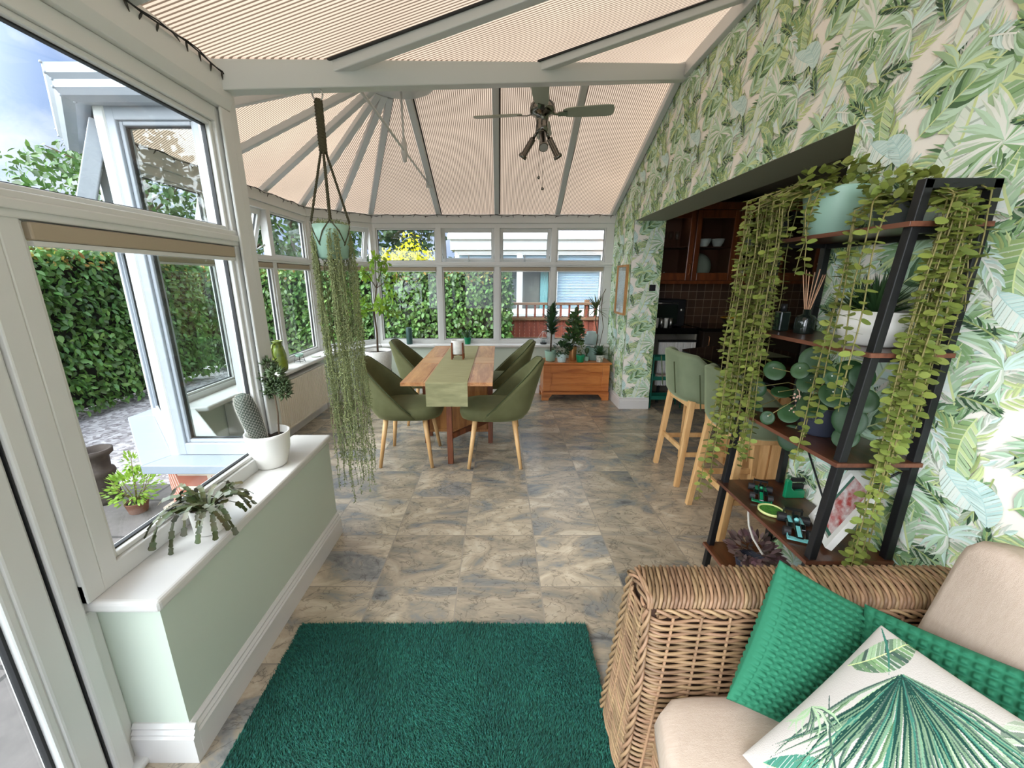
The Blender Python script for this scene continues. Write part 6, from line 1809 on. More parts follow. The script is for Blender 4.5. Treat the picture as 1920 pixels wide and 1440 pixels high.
def wall_cabinet(x0, x1, hinge, label):
    t = thing('wall_cabinet', label, 'cabinet', ((x0 + x1) / 2, CY1, CZ0), 'glazed kitchen wall cabinets')
    m_ = MB(); m_.box(x0, x1, CY0, CY1, CZ0, CZ0 + .02); m_.box(x0, x1, CY0, CY1, CZ1 - .02, CZ1); m_.box(x0, x0 + .018, CY0, CY1, CZ0 + .02, CZ1 - .02); m_.box(x1 - .018, x1, CY0, CY1, CZ0 + .02, CZ1 - .02); m_.box(x0 + .018, x1 - .018, CY1 - .01, CY1, CZ0 + .02, CZ1 - .02)
    m_.build('carcass', M['cherry_in'], t)
    m_ = MB(); m_.box(x0 + .02, x1 - .02, CY0 + .03, CY1 - .012, 1.80, 1.812); m_.build('inner_shelf', M['cherry_in'], t)
    d0, d1 = CY0 - .022, CY0 - .001; w = .062
    m_ = MB(); m_.box(x0 + .003, x0 + w, d0, d1, CZ0 + .004, CZ1 - .004); m_.box(x1 - w, x1 - .003, d0, d1, CZ0 + .004, CZ1 - .004); m_.box(x0 + w, x1 - w, d0, d1, CZ0 + .004, CZ0 + .09); m_.box(x0 + w, x1 - w, d0, d1, CZ1 - .09, CZ1 - .004)
    dr_ = m_.build('door', M['cherry'], t, bevel=.005)
    m_ = MB(); m_.box(x0 + w - .005, x1 - w + .005, d0 + .008, d0 + .012, CZ0 + .085, CZ1 - .085); m_.build('glass_pane', M['clear'], dr_)
    xh = x1 - .03 if hinge == 'l' else x0 + .03
    m_ = MB(); m_.tube([(xh, d0, 1.50), (xh, d0 - .024, 1.515), (xh, d0 - .028, 1.56), (xh, d0 - .024, 1.605), (xh, d0, 1.62)], .0055, 8); m_.build('handle', mat('brass_handle', (190, 130, 86), .3, metal=.8) if 'brass_handle' not in bpy.data.materials else bpy.data.materials['brass_handle'], dr_)
    return t
cab_x = [(1.735, 2.22), (2.225, 2.71), (2.715, 3.20), (3.205, 3.69)]
for (x0, x1), h, l in zip(cab_x, 'llrl', ('glazed cherry wall cabinet nearest the papered pier, holding glasses and a teapot', 'glazed cherry wall cabinet holding white bowls above a large plate', 'glazed cherry wall cabinet with stacked plates, behind the trailing leaves', 'glazed cherry wall cabinet at the right of the row')): wall_cabinet(x0, x1, h, l)
b = MB(); b.prism([(CY0 - .03, CZ1), (CY0 - .06, CZ1 + .07), (CY1, CZ1 + .07), (CY1, CZ1)], 1.725, 3.70, axis='x'); t = thing('cornice', 'cherry cornice running above the glazed kitchen cabinets', 'cornice', (2.7, CY1, CZ1)); b.build('moulding', M['cherry'], t)
b = MB(); b.box(1.725, 3.70, CY0 - .01, CY1, CZ0 - .035, CZ0 - .001); t = thing('pelmet', 'cherry light pelmet under the glazed kitchen cabinets', 'pelmet', (2.7, CY1, CZ0 - .03)); b.build('rail', M['cherry'], t)
# crockery
M['china'] = mat('white_china', (206, 204, 196), .25)
def bowl(x, y, z, r_, h, label, grp):
    t = thing('bowl', label, 'bowl', (x, y, z), grp); m_ = MB(); m_.lathe([(0, 0), (r_ * .5, 0), (r_ * .6, .008), (r_ * .9, h * .6), (r_, h), (r_ * .95, h), (r_ * .8, h * .55), (0, .014)], (x, y, z), 18); m_.build('body', M['china'], t)
bowl(2.38, 4.86, 1.813, .072, .085, 'white bowl at the left of the shelf in the middle glazed cabinet', 'white bowls in the kitchen cabinet')
bowl(2.535, 4.86, 1.813, .072, .085, 'white bowl at the right of the shelf in the middle glazed cabinet', 'white bowls in the kitchen cabinet')
t = thing('plate', 'large pale plate standing upright in the middle glazed cabinet', 'plate', (2.36, 4.98, CZ0 + .021))
m_ = MB(); m_.lathe([(0, 0), (.09, 0), (.145, .014), (.147, .018), (.09, .006), (0, .006)], (0, 0, 0), 32); Tm = Matrix.Translation((2.385, 4.95, CZ0 + .168)) @ Matrix.Rotation(R(80), 4, 'X'); m_.v = [tuple(Tm @ Vector(p)) for p in m_.v]; m_.build('dish', mat('celadon_china', (168, 172, 150), .3), t)
t = thing('teapot', 'pale teapot at the bottom of the cabinet nearest the pier', 'teapot', (1.87, 4.92, CZ0 + .021)); x, y, z = t.location
m_ = MB(); m_.lathe([(0, 0), (.045, 0), (.07, .03), (.068, .06), (.04, .085), (0, .09)], (x, y, z), 18); m_.tube([(x + .06, y, z + .03), (x + .09, y, z + .05), (x + .105, y, z + .08)], [.014, .01, .007], 8); m_.build('body', M['china'], t)
m_ = MB(); m_.ball((x, y, z + .098), .011, 8); m_.lathe([(0, .095), (.035, .085)], (x, y, z), 14); m_.build('lid', M['china'], t)
m_ = MB(); m_.tube([(x - .055, y, z + .07), (x - .09, y, z + .065), (x - .095, y, z + .03), (x - .065, y, z + .022)], .006, 6); m_.build('handle', M['china'], t)
t = thing('teacup', 'pale cup beside the teapot in the cabinet nearest the pier', 'cup', (2.06, 4.92, CZ0 + .021)); m_ = MB(); m_.lathe([(0, 0), (.025, 0), (.042, .05), (.039, .05), (.022, .006), (0, .006)], tuple(t.location), 16); m_.build('body', M['china'], t)
for k in range(4):
    x = 1.85 + k * .075; t = thing('wine_glass', ['stemmed glass at the left', 'second stemmed glass from the left', 'third stemmed glass from the left', 'stemmed glass at the right'][k] + ' of the shelf in the cabinet nearest the pier', 'glass', (x, 4.90, 1.813), 'stemmed glasses in the kitchen cabinet')
    m_ = MB(); m_.lathe([(0, 0), (.03, 0), (.03, .003), (.004, .008), (.004, .07), (.025, .09), (.032, .13), (.026, .17), (.024, .17), (.029, .13), (.022, .094), (0, .08)], (x, 4.90, 1.813), 14); m_.build('body', M['clear'], t)
for k in range(3):
    z = 1.813 + k * .03; t = thing('plate', ['lowest', 'middle', 'topmost'][k] + ' white plate of the stack in the cabinet behind the trailing leaves', 'plate', (2.90, 4.92, z), 'stacked plates in the kitchen cabinet'); m_ = MB(); m_.lathe([(0, 0), (.07, 0), (.115, .022), (.117, .026), (.07, .006), (0, .006)], (2.90, 4.92, z), 24); m_.build('dish', M['china'], t)
for k in range(3):
    z = CZ0 + .021 + k * .04; t = thing('bowl', ['lowest', 'middle', 'topmost'][k] + ' white dish of the pile at the bottom of the cabinet behind the trailing leaves', 'bowl', (2.90, 4.9, z), 'piled dishes in the kitchen cabinet'); m_ = MB(); m_.lathe([(0, 0), (.05, 0), (.09, .045), (.086, .045), (.05, .008), (0, .008)], (2.90, 4.9, z), 20); m_.build('dish', M['china'], t)
t = thing('cabinet_light', 'small lit downlight inside the cabinet nearest the pier', 'light', (2.10, 4.86, CZ1 - .03)); m_ = MB(); m_.lathe([(0, -.004), (.018, -.004), (.018, .0), (0, .0)], (2.10, 4.86, CZ1 - .022), 14); m_.build('lamp', mat('lit_lamp', (255, 250, 240), .3, emit=14), t)
m_ = MB(); m_.lathe([(.018, -.006), (.026, -.006), (.026, .0), (.018, 0)], (2.10, 4.86, CZ1 - .0215), 14); m_.build('bezel', M['steel'], t)

# far worktop with base units, coffee machine, fruit bowl
M['dark_unit'] = mat('dark_base_unit', (40, 28, 20), .5)
t = thing('worktop', 'black stone worktop along the far kitchen wall', 'worktop', (3.0, 4.83, .88)); m_ = MB(); m_.box(2.32, KX1 - .002, 4.52, KY1 - .01, .87, .905); m_.build('slab', M['counter'], t, bevel=.004)
for k in range(3):
    x0 = 2.36 + k * .57; t = thing('base_unit', ['dark kitchen base unit at the left end under the worktop', 'dark kitchen base unit in the middle under the worktop', 'dark kitchen base unit at the right end under the worktop'][k], 'cabinet', (x0 + .285, 4.82, 0), 'dark kitchen base units')
    m_ = MB(); m_.box(x0, x0 + .568, 4.58, 5.10, .10, .869); m_.box(x0 + .0, x0 + .568, 4.64, 5.10, 0, .10); m_.build('carcass', M['dark_unit'], t)
    m_ = MB(); m_.box(x0 + .004, x0 + .564, 4.558, 4.579, .12, .865); d_ = m_.build('door', M['dark_unit'], t, bevel=.004); m_ = MB(); m_.tube([(x0 + .06, 4.557, .70), (x0 + .06, 4.535, .71), (x0 + .06, 4.535, .80), (x0 + .06, 4.557, .81)], .005, 6); m_.build('handle', bpy.data.materials['brass_handle'], d_)
t = thing('black_sideboard', 'black counter section beside the papered pier', 'counter', (2.0, 4.85, 0)); m_ = MB(); m_.box(1.74, 2.318, 4.60, 5.10, .83, .90); m_.build('top', M['counter'], t, bevel=.003); 
for x in (1.75, 2.29):
    m_ = MB(); m_.box(x, x + .02, 4.62, 5.10, 0, .829); m_.build('end_panel', M['k_wall'], t)
t = thing('toaster_oven', 'black appliance with a row of bright cups on the counter beside the pier', 'oven', (1.97, 4.86, .901)); m_ = MB(); m_.box(1.76, 2.18, 4.70, 5.06, .915, 1.22); m_.build('casing', M['black_metal'], t, bevel=.008)
m_ = MB(); m_.box(1.78, 2.09, 4.692, 4.70, .94, 1.16); m_.build('glass_door', M['dark_glass'], t); m_ = MB(); m_.tube([(1.80, 4.69, 1.18), (1.80, 4.675, 1.18), (2.07, 4.675, 1.18), (2.07, 4.69, 1.18)], .005, 6); m_.build('handle', M['steel'], t)
for sx in (1.79, 2.15):
    m_ = MB(); m_.box(sx - .015, sx + .015, 4.73, 4.76, .9, .916); m_.box(sx - .015, sx + .015, 5.0, 5.03, .9, .916); m_.build('foot', M['black_metal'], t)
m_ = MB(); m_.lathe([(0, 0), (.02, 0), (.02, .012), (0, .012)], (0, 0, 0), 12); Tm = Matrix.Translation((2.135, 4.70, 1.1)) @ Matrix.Rotation(R(90), 4, 'X'); m_.v = [tuple(Tm @ Vector(p)) for p in m_.v]; m_.build('dial', M['steel'], t)
for k in range(4):
    x = 1.84 + k * .055; t2 = thing('glass_tumbler', ['leftmost', 'second', 'third', 'rightmost'][k] + ' of the tumblers standing before the black appliance', 'glass', (x, 4.655, .901), 'tumblers on the kitchen counter'); m_ = MB(); m_.lathe([(0, 0), (.02, 0), (.023, .11), (.021, .11), (.018, .006), (0, .006)], (x, 4.655, .901), 14); m_.build('body', M['steel'] if k % 2 else M['china'], t2)
t = thing('fruit_bowl', 'dark bowl with a yellow rim on the far kitchen worktop', 'bowl', (2.80, 4.75, .906)); m_ = MB(); m_.lathe([(0, 0), (.06, 0), (.13, .07), (.15, .10), (.145, .10), (.12, .066), (0, .012)], tuple(t.location), 24); m_.build('body', M['dark_unit'], t); m_ = MB(); m_.lathe([(.142, .098), (.152, .098), (.152, .108), (.142, .108), (.142, .098)], tuple(t.location), 24); m_.build('rim', mat('yellow_rim', (186, 140, 30), .4), t)
for k in range(3):
    a = k * 2.1; q = (2.80 + .05 * math.cos(a), 4.75 + .05 * math.sin(a), .906 + .085); t2 = thing('banana' if k == 0 else 'lemon', ['yellow banana lying in the dark fruit bowl', 'lemon at the back of the dark fruit bowl', 'lemon at the front of the dark fruit bowl'][k], 'fruit', q); m_ = MB()
    if k == 0: m_.tube([(q[0] - .08, q[1] - .02, q[2] + .02), (q[0] - .03, q[1] - .035, q[2] + .045), (q[0] + .03, q[1] - .035, q[2] + .045), (q[0] + .08, q[1] - .02, q[2] + .02)], [.006, .017, .017, .006], 8)
    else: m_.ball(q, .032, 12, sz=1.2)
    m_.build('skin', mat('fruit_yellow', (200, 156, 40), .5) if k == 0 else bpy.data.materials['fruit_yellow'], t2)
# kitchen radiator
t = thing('kitchen_radiator', 'small white radiator low on the far kitchen wall behind the counter end', 'radiator', (2.05, 4.75, .2))
m_ = MB(); pts = []
for i in range(14):
    a = 1.87 + .030 * i
    for tt, o in ((0, 0), (.009, 0), (.013, -.012), (.027, -.012)): pts.append((a + tt, 4.58 + o))
pts += [(2.29, 4.58), (2.29, 4.61), (1.87, 4.61)]
m_.prism(pts, .22, .74); m_.build('front_panel', M['white_paint'], t)
m_ = MB(); m_.box(1.86, 2.295, 4.566, 4.615, .74, .765); m_.box(1.9, 1.93, 4.59, 4.61, 0, .22); m_.box(2.22, 2.25, 4.59, 4.61, 0, .22); m_.build('shelf_top', M['black_metal'], t)

# green trolley behind the pier
M['trolley'] = mat('dark_teal_metal', (20, 92, 76), .45)
t = thing('green_trolley', 'dark teal metal trolley just inside the kitchen beside the papered pier', 'trolley', (1.90, 4.45, 0))
for zz in (.10, .33, .56):
    m_ = MB(); m_.box(1.75, 2.10, 4.39, 4.52, zz, zz + .008); m_.box(1.75, 2.10, 4.385, 4.39, zz, zz + .045); m_.box(1.75, 2.10, 4.52, 4.525, zz, zz + .045); m_.box(1.745, 1.75, 4.385, 4.525, zz, zz + .045); m_.box(2.10, 2.105, 4.385, 4.525, zz, zz + .045); m_.build('tray', M['trolley'], t)
for xx in (1.748, 2.102):
    for yy in (4.388, 4.522):
        m_ = MB(); m_.tube([(xx, yy, 0), (xx, yy, .62)], .009, 8); m_.build('leg', M['trolley'], t)
t = thing('folded_towel', 'pale folded cloth on the trolley middle tray', 'cloth', (1.92, 4.45, .339)); m_ = MB(); m_.box(1.82, 2.03, 4.40, 4.51, .339, .385); m_.build('cloth', mat('pale_pink_cloth', (176, 160, 152), .9), t, bevel=.015)

# breakfast bar
bb = thing('breakfast_bar', 'black stone breakfast bar on a pale wood base in the kitchen opening', 'counter', (1.85, 2.45, 0))
cpoly = [(1.452, YN + .003), (1.452, 3.10), (1.475, 3.16), (1.53, 3.20), (2.25, 3.50), (2.25, YN + .003)]
m_ = MB(); m_.prism(cpoly, .868, .90); m_.build('stone_top', M['counter'], bb, bevel=.006)
m_ = MB(); m_.prism([(1.80, YN + .01), (1.80, 3.04), (2.2, 3.2), (2.2, YN + .01)], 0, .867); m_.build('base_panel', M['pale_wood'], bb, bevel=.003)
for y in (1.95, 2.45, 2.93):
    m_ = MB(); m_.box(1.786, 1.7995, y - .03, y + .03, .02, .866); m_.build('panel_batten', M['pale_wood'], bb, bevel=.002)
m_ = MB(); m_.box(1.784, 1.7995, YN + .012, 3.03, .60, .64); m_.build('panel_rail', M['pale_wood'], bb, bevel=.002)
m_ = MB(); m_.box(1.50, 1.53, 3.04, 3.07, .0, .867); m_.build('post', M['pale_wood'], bb, bevel=.003)
t = thing('place_mat', 'olive place mat lying on the black breakfast bar', 'place mat', (1.95, 2.95, .901)); m_ = MB(); m_.box(1.74, 2.10, 2.80, 3.14, .9005, .903); m_.build('mat', mat('olive_mat', (70, 76, 48), .8), t)

# ================================================================ OUTSIDE
GZ = -.20
def gravel_mat():
    m, nt, out = new_mat('grey_gravel')
    N, L = nt.nodes, nt.links
    b = N.new('ShaderNodeBsdfPrincipled'); b.inputs['Roughness'].default_value = .8
    tc = N.new('ShaderNodeTexCoord'); vo = N.new('ShaderNodeTexVoronoi'); vo.inputs['Scale'].default_value = 26; L.new(tc.outputs['Object'], vo.inputs['Vector'])
    sp = N.new('ShaderNodeSeparateColor'); L.new(vo.outputs['Color'], sp.inputs[0])
    rp = N.new('ShaderNodeValToRGB'); rp.color_ramp.elements[0].color = (*lin((120, 112, 112)), 1); rp.color_ramp.elements[1].color = (*lin((206, 200, 200)), 1); L.new(sp.outputs[0], rp.inputs[0])
    L.new(rp.outputs[0], b.inputs['Base Color'])
    bp = N.new('ShaderNodeBump'); bp.inputs['Strength'].default_value = 1; bp.inputs['Distance'].default_value = .02; bp.invert = True
    L.new(vo.outputs['Distance'], bp.inputs['Height']); L.new(bp.outputs[0], b.inputs['Normal']); L.new(b.outputs[0], out.inputs[0])
    return m
b = MB(); b.box(-30, 30, -14, 45, GZ - .3, GZ - .02); b.build('ground', mat('lawn_and_earth', (84, 96, 60), .95, noise=(2, .6), c2=(96, 84, 62)), kind='structure')
b = MB(); b.box(-6.2, -1.0, 2.95, 9.0, GZ - .05, GZ); b.build('gravel_bed', gravel_mat(), kind='structure')
M['paving'] = grid_mat('grey_brown_paving', (104, 97, 94), (90, 85, 83), (62, 58, 56), .6, .45, .012, True, .75, 'xy')
b = MB(); b.box(-6.2, -1.21, -6, 2.95, GZ - .05, GZ + .012); b.build('paving', M['paving'], kind='structure')

# gutter round the bay
b = MB()
prof = [(.006, 2.09), (.05, 2.085), (.085, 2.095), (.10, 2.115), (.098, 2.14), (.112, 2.155), (.116, 2.185), (.10, 2.19), (.096, 2.165), (.006, 2.165)]
rows = []
for o, z in prof: rows.append([(x, y, z) for x, y in inset(BAY_OUT, -o)])
k = len(BAY_OUT); vs_ = [p for r_ in rows for p in r_]; n = len(prof)
b.add(vs_, [(i * k + j, i * k + j + 1, ((i + 1) % n) * k + j + 1, ((i + 1) % n) * k + j) for i in range(n) for j in range(k - 1)])
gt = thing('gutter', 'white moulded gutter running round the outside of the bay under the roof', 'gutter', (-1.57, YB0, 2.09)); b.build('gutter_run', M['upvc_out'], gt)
b = MB(); 
for pt in (BAY_OUT[1], BAY_OUT[2]):
    for o, z in prof[1:7]:
        x, y = inset(BAY_OUT, -o)[BAY_OUT.index(pt)]; b.ball((x, y, z), .0055, 6, k=4)
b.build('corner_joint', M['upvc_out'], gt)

# beech hedge: a dense mass of leaves over dark twigs
M['hedge_core'] = mat('dark_hedge_twigs', (26, 30, 18), .95, noise=(14, .8), c2=(40, 34, 22))
def hedge(name, label, x0, x1, y0, y1, z1, n, faces, lmin=.06, lmax=.095):
    t = thing(name, label, 'hedge', ((x0 + x1) / 2, (y0 + y1) / 2, GZ))
    m_ = MB(); i_ = .12; m_.box(x0 + i_, x1 - i_, y0 + i_, y1 - i_, GZ + .12, z1 - i_); m_.build('twigs', M['hedge_core'], t)
    ps = []; ns = []
    for axis, wt in faces:
        q = int(n * wt); P0 = np.zeros((q, 3)); P0[:, 0] = rng.uniform(x0, x1, q); P0[:, 1] = rng.uniform(y0, y1, q); P0[:, 2] = GZ + .1 + (z1 - GZ - .1) * rng.uniform(0, 1, q) ** .9
        N0 = np.zeros((q, 3)); dep = rng.uniform(0, 1, q) ** 1.6 * .16; bump = .05 * np.sin(P0[:, 0] * 5 + P0[:, 2] * 4) * np.cos(P0[:, 1] * 4.3 + P0[:, 2] * 3) + .03 * np.sin(P0[:, 1] * 11 + P0[:, 0] * 9 + P0[:, 2] * 13)
        if axis == '+x': P0[:, 0] = x1 - dep + bump; N0[:, 0] = 1
        if axis == '-y': P0[:, 1] = y0 + dep - bump; N0[:, 1] = -1
        if axis == '+z': P0[:, 2] = z1 - dep + bump; N0[:, 2] = 1
        ps.append(P0); ns.append(N0)
    P0 = np.concatenate(ps); N0 = np.concatenate(ns); k = len(P0)
    nn = N0 * .9 + rng.normal(0, .42, (k, 3)); nn[:, 2] += .55; d_ = rng.normal(0, .6, (k, 3)); d_[:, 2] -= .75; d_ += N0 * .35
    m_ = MB(); ll = rng.uniform(lmin, lmax, k); leaves(m_, P0, d_, nn, ll, ll * .66, T_BEECH); m_.build('leaf_mass', M['leaf_beech'], t, recalc=False)
    # young coppery shoots along the top
    q = int(n * .05); P1 = np.zeros((q, 3)); P1[:, 0] = rng.uniform(x0, x1, q); P1[:, 1] = rng.uniform(y0, y1, q); P1[:, 2] = z1 + rng.uniform(-.25, .06, q)
    if faces[0][0] == '+x': P1[:, 0] = x1 - rng.uniform(-.04, .1, q)
    else: P1[:, 1] = y0 + rng.uniform(-.04, .1, q)
    m_ = MB(); d_ = rdir(q); d_[:, 2] += .3; nn = rdir(q); nn[:, 2] += .8; leaves(m_, P1, d_, nn, rng.uniform(.05, .08, q), .04, T_BEECH); m_.build('young_shoots', mat('young_shoot_leaf', (164, 164, 76), .5, island=.4, trans=.35, noise=(3, 1), c2=(176, 120, 76)) if 'young_shoot_leaf' not in bpy.data.materials else bpy.data.materials['young_shoot_leaf'], t, recalc=False)
    return t
hedge('beech_hedge', 'tall clipped beech hedge beyond the gravel, seen through the left windows', -5.75, -4.95, -4.0, 6.75, 1.82, 22000, (('+x', .88), ('+z', .12)), .065, .10)
hedge('beech_hedge', 'clipped beech hedge behind the dining table, seen through the far windows', -5.7, .18, 7.10, 7.75, 1.66, 12500, (('-y', .82), ('+z', .10), ('+x', .08)), .065, .10)

def tree(name, label, x, y, z0, z1, rx, ry, n, l, mm, cat='tree', core=True, trunk=True, grp=None):
    t = thing(name, label, cat, (x, y, GZ), grp)
    if trunk:
        m_ = MB(); m_.tube([(x, y, GZ - .05), (x + .1, y, (z0 + z1) / 2), (x, y, z1 - .3)], [.14, .10, .04], 8)
        for k in range(9):
            a = k * 2.4; zz = z0 + (z1 - z0) * (.2 + .07 * k); m_.tube([(x, y, zz - .3), (x + rx * .45 * math.cos(a), y + ry * .45 * math.sin(a), zz + .1), (x + rx * .8 * math.cos(a), y + ry * .8 * math.sin(a), zz + .45)], [.05, .03, .012], 5)
        m_.build('trunk', M['bark'], t)
    cz = (z0 + z1) / 2; hz = (z1 - z0) / 2
    q = rdir(n); rad = rng.uniform(.55, 1.0, n) ** .5; lob = 1 + .22 * np.sin(q[:, 0] * 5 + x) * np.cos(q[:, 2] * 6 + y) + .12 * np.sin(q[:, 1] * 11) 
    P0 = q * (rad * lob)[:, None] * np.array((rx, ry, hz)) + np.array((x, y, cz)); nn = q + rdir(n) * .7; nn[:, 2] += .5; d_ = rdir(n); d_[:, 2] -= .3
    m_ = MB(); ll = rng.uniform(.7, 1.2, n) * l; leaves(m_, P0, d_, nn, ll, ll * .6, T_BEECH); m_.build('crown', mm, t, recalc=False)
    return t
M['leaf_forest'] = mat('forest_leaf', (58, 84, 48), .5, island=.5, trans=.25)
M['leaf_lime'] = mat('lime_leaf', (124, 150, 60), .5, island=.4, trans=.35)
tree('evergreen_tree', 'big dark tree behind the far hedge, left of the golden shrub', -4.6, 15.0, .5, 6.6, 2.5, 2.0, 4600, .24, M['leaf_forest'])
tree('evergreen_tree', 'dark tree behind the golden shrub, left of the neighbouring house', -.2, 16.5, .8, 5.8, 1.8, 1.6, 3000, .24, M['leaf_forest'])
tree('broadleaf_tree', 'bright green tree beyond the left hedge, seen through the bay top lights', -11.5, 14.0, .6, 6.4, 3.0, 2.4, 4600, .24, M['leaf_tree'])
tree('broadleaf_tree', 'tall green tree rising behind the corner where the hedges meet', -10.2, 20.5, 1.0, 8.6, 3.2, 2.2, 3800, .30, M['leaf_tree'])
tree('broadleaf_tree', 'pale green bushy tree far to the left over the hedge', -10.5, 8.6, .4, 3.25, 1.8, 1.6, 3600, .13, M['leaf_lime'], trunk=True)
tree('golden_shrub', 'golden yellow shrub glowing over the far hedge', -1.95, 8.95, -.25, 2.2, .70, .6, 3400, .085, M['leaf_yellow'], 'shrub', trunk=False)
tree('wispy_shrub', 'thin twiggy shrub with sparse leaves against the sky at the far left', -7.4, 5.5, 2.2, 3.6, .95, .8, 520, .055, M['leaf_tree'], 'shrub')
tree('dark_conifer', 'dark pointed tree beyond the bay, left of the gutter', -6.9, 11.2, .6, 4.6, .9, .9, 2200, .16, M['leaf_forest'])
tree('evergreen_tree', 'dark tree mirrored in the bay glass, standing beside the garden path', -8.6, -5.5, .5, 6.0, 2.2, 2.2, 2600, .26, M['leaf_forest'])

# neighbouring bungalow
nh = thing('neighbour_house', 'neighbouring white-framed bay and red brick house beyond the fence', 'house', (1, 9.4, GZ))
HY = 9.0
m_ = MB(); m_.box(-.95, 2.30, HY + .08, HY + 2.4, GZ, .72); m_.box(2.30, 3.5, HY - .35, HY + 2.4, GZ, 2.55); m_.box(-.95, 2.30, HY + 2.3, HY + 2.4, .72, 2.4); m_.build('wall', M['brick'], nh)
m_ = MB(); m_.box(-1.05, 2.34, HY - .06, HY + .16, 2.06, 2.36); m_.box(-1.1, 2.34, HY - .13, HY - .06, 2.27, 2.38); m_.box(-1.05, -.95, HY + .161, HY + 2.29, 2.06, 2.359); m_.build('fascia', M['upvc'], nh, bevel=.01)
m_ = MB(); m_.prism([(HY - .12, 2.36), (HY - .12, 2.40), (HY + 2.6, 3.1), (HY + 2.6, 2.36)], -1.08, 3.5, axis='x'); m_.build('roof', mat('pale_roof', (236, 236, 240), .4), nh)
m_ = MB()
xs = [-.93, .45, 1.22, 2.28]
for x in xs: m_.box(x - .035, x + .035, HY, HY + .08, .72, 2.06)
for z in (.75, 1.70, 2.03): m_.box(-.93, 2.28, HY + .002, HY + .078, z - .035, z + .035)
for i in range(3):
    a, c = xs[i] + .035, xs[i + 1] - .035
    for (e_, g) in ((.785, 1.665), (1.735, 1.995)):
        m_.box(a, a + .03, HY + .01, HY + .07, e_, g); m_.box(c - .03, c, HY + .01, HY + .07, e_, g); m_.box(a, c, HY + .011, HY + .069, e_, e_ + .03); m_.box(a, c, HY + .011, HY + .069, g - .03, g)
m_.box(-1.0, 2.3, HY - .14, HY + .1, .66, .72)
m_.build('window_frame', M['upvc'], nh)
for i in range(3):
    m_ = MB(); m_.box(xs[i] + .04, xs[i + 1] - .04, HY + .036, HY + .042, .77, 2.0); m_.build('pane', M['glass'], nh)
M['blind_blue'] = mat('pale_blue_blind', (222, 234, 246), .6)
for i in (0, 1, 2):
    m_ = MB(); a, c = xs[i] + .05, xs[i + 1] - .05; z = 1.99
    zlow = .80 if i == 2 else 1.68
    while z > zlow: m_.hexa([(a, HY + .13, z - .008), (c, HY + .13, z - .008), (c, HY + .165, z + .003), (a, HY + .165, z + .003), (a, HY + .13, z - .006), (c, HY + .13, z - .006), (c, HY + .165, z + .005), (a, HY + .165, z + .005)]); m_.box(a, c, HY + .166, HY + .168, z - .028, z + .006); z -= .034
    m_.build('venetian_blind', M['blind_blue'], nh)
m_ = MB(); 
for k in range(16): 
    x = .50 + k * .026; m_.box(x, x + .026, HY + .30, HY + .305, .8, 1.68)
m_.build('vertical_blind', mat('grey_brown_blind', (112, 108, 100), .7), nh)
m_ = MB(); 
pts = [(.93 + .012 * k, HY + .26 + (.02 if k % 2 else 0)) for k in range(20)]; pts += [(p[0], p[1] + .01) for p in pts[::-1]]; m_.prism(pts, .8, 1.68); m_.build('curtain', mat('aqua_curtain', (150, 196, 200), .8), nh)
m_ = MB(); m_.box(-.9, 2.25, HY + .6, HY + .62, .72, 2.3); m_.box(-.9, 2.25, HY + .1, HY + .62, .70, .73); m_.build('dim_room', mat('dim_room', (120, 124, 120), .9), nh)

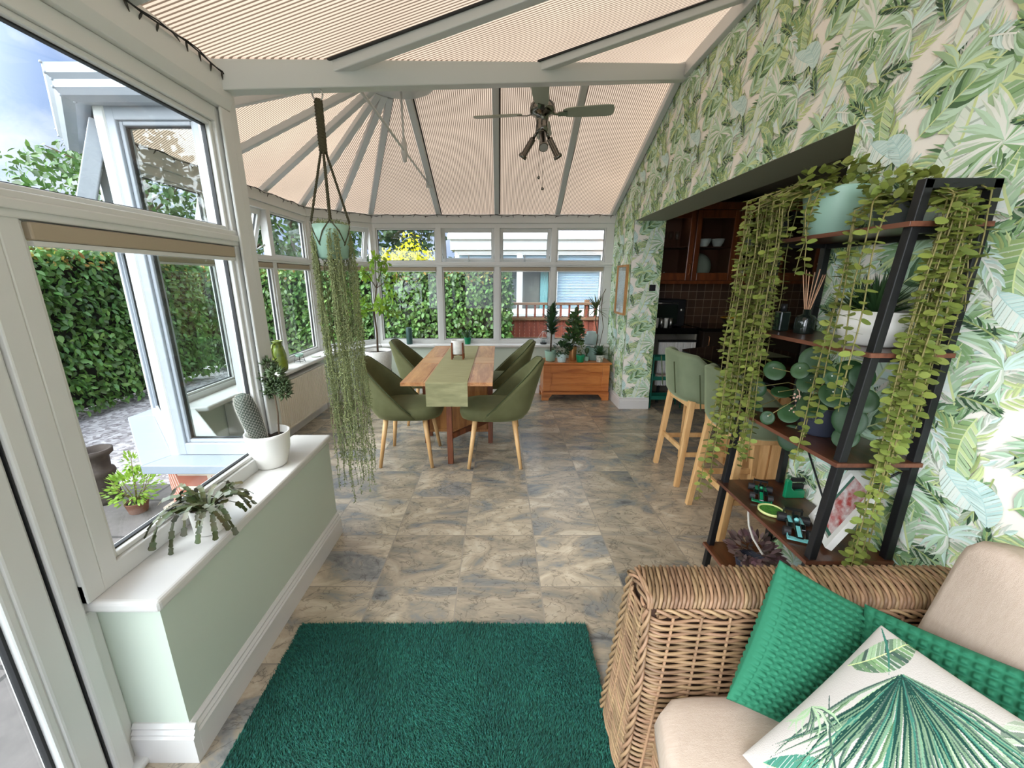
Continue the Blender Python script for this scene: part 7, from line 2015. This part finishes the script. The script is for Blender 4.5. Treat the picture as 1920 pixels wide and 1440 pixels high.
# fence with open top
fe = thing('garden_fence', 'red-brown board fence with an open balustrade top in front of the neighbouring house', 'fence', (1.4, 7.4, GZ))
M['fence'] = wood_mat('red_brown_fence', (150, 76, 54), (108, 50, 38), 'z', 7, .75); M['fence_rail'] = wood_mat('weathered_rail', (140, 106, 78), (98, 70, 52), 'x', 7, .8)
FY = 7.95
for k in range(34):
    x = .12 + k * .098; m_ = MB(); m_.box(x, x + .092, FY + (.012 if k % 2 else 0), FY + .016 + (.012 if k % 2 else 0), GZ, .665); m_.build('board', M['fence'], fe)
for z, h in ((.69, .05), (.985, .045), (.30, .06)):
    m_ = MB(); m_.box(.05, 3.45, FY - .03, FY + .045, z - h / 2, z + h / 2); m_.build('rail', M['fence_rail'], fe, bevel=.004)
for k in range(20):
    x = .20 + k * .17; m_ = MB(); m_.box(x - .018, x + .018, FY - .01, FY + .025, .715, .963); m_.build('baluster', M['fence'], fe)
for x in (.1, 1.75, 3.4):
    m_ = MB(); m_.box(x - .045, x + .045, FY + .05, FY + .14, GZ, 1.06); m_.build('post', M['fence_rail'], fe, bevel=.004)
# boards in shadow beyond the bay's lower windows
# tall weathered chimney-pot planter and a young shrub in terracotta
t = thing('chimney_pot', 'tall weathered brown chimney pot standing on the paving outside the near window', 'garden pot', (-2.99, 2.70, GZ + .012))
m_ = MB(); m_.lathe([(0, 0), (.095, 0), (.09, .03), (.075, .20), (.085, .215), (.092, .24), (.085, .262), (.068, .27), (.072, .36), (.10, .385), (.102, .42), (.086, .42), (.07, .37), (0, .30)], tuple(t.location), 24); m_.build('body', mat('weathered_brown_clay', (54, 44, 38), .85, noise=(14, .6), c2=(80, 70, 62)), t)
t = thing('garden_shrub', 'young bright green shrub in a terracotta pot on the paving below the bay window', 'plant', (-2.62, 2.55, GZ + .012))
m_ = MB(); pot_round(m_, tuple(t.location), .055, .07, .085); m_.build('pot', mat('terracotta', (124, 84, 66), .85), t)
m_ = MB(); soil_disc(m_, tuple(t.location), .066, .07); m_.build('soil', M['soil'], t)
m_ = MB(); x, y, z = t.location
for k in range(9): a = k * .7; m_.tube([(x, y, z + .08), (x + .08 * math.cos(a), y + .07 * math.sin(a), z + .18), (x + .12 * math.cos(a), y + .10 * math.sin(a), z + .27)], [.004, .003, .0015], 5)
m_.tube([(x, y, z + .08), (x + .02, y + .02, z + .42)], [.004, .002], 5); m_.build('stem', M['stem'], t)
m_ = MB(); bush(m_, (x, y, z + .20), (.17, .14, .12), 330, .04, .02); bush(m_, (x + .02, y + .02, z + .38), (.045, .045, .08), 60, .04, .018); m_.build('foliage', M['leaf_bright'], t, recalc=False)
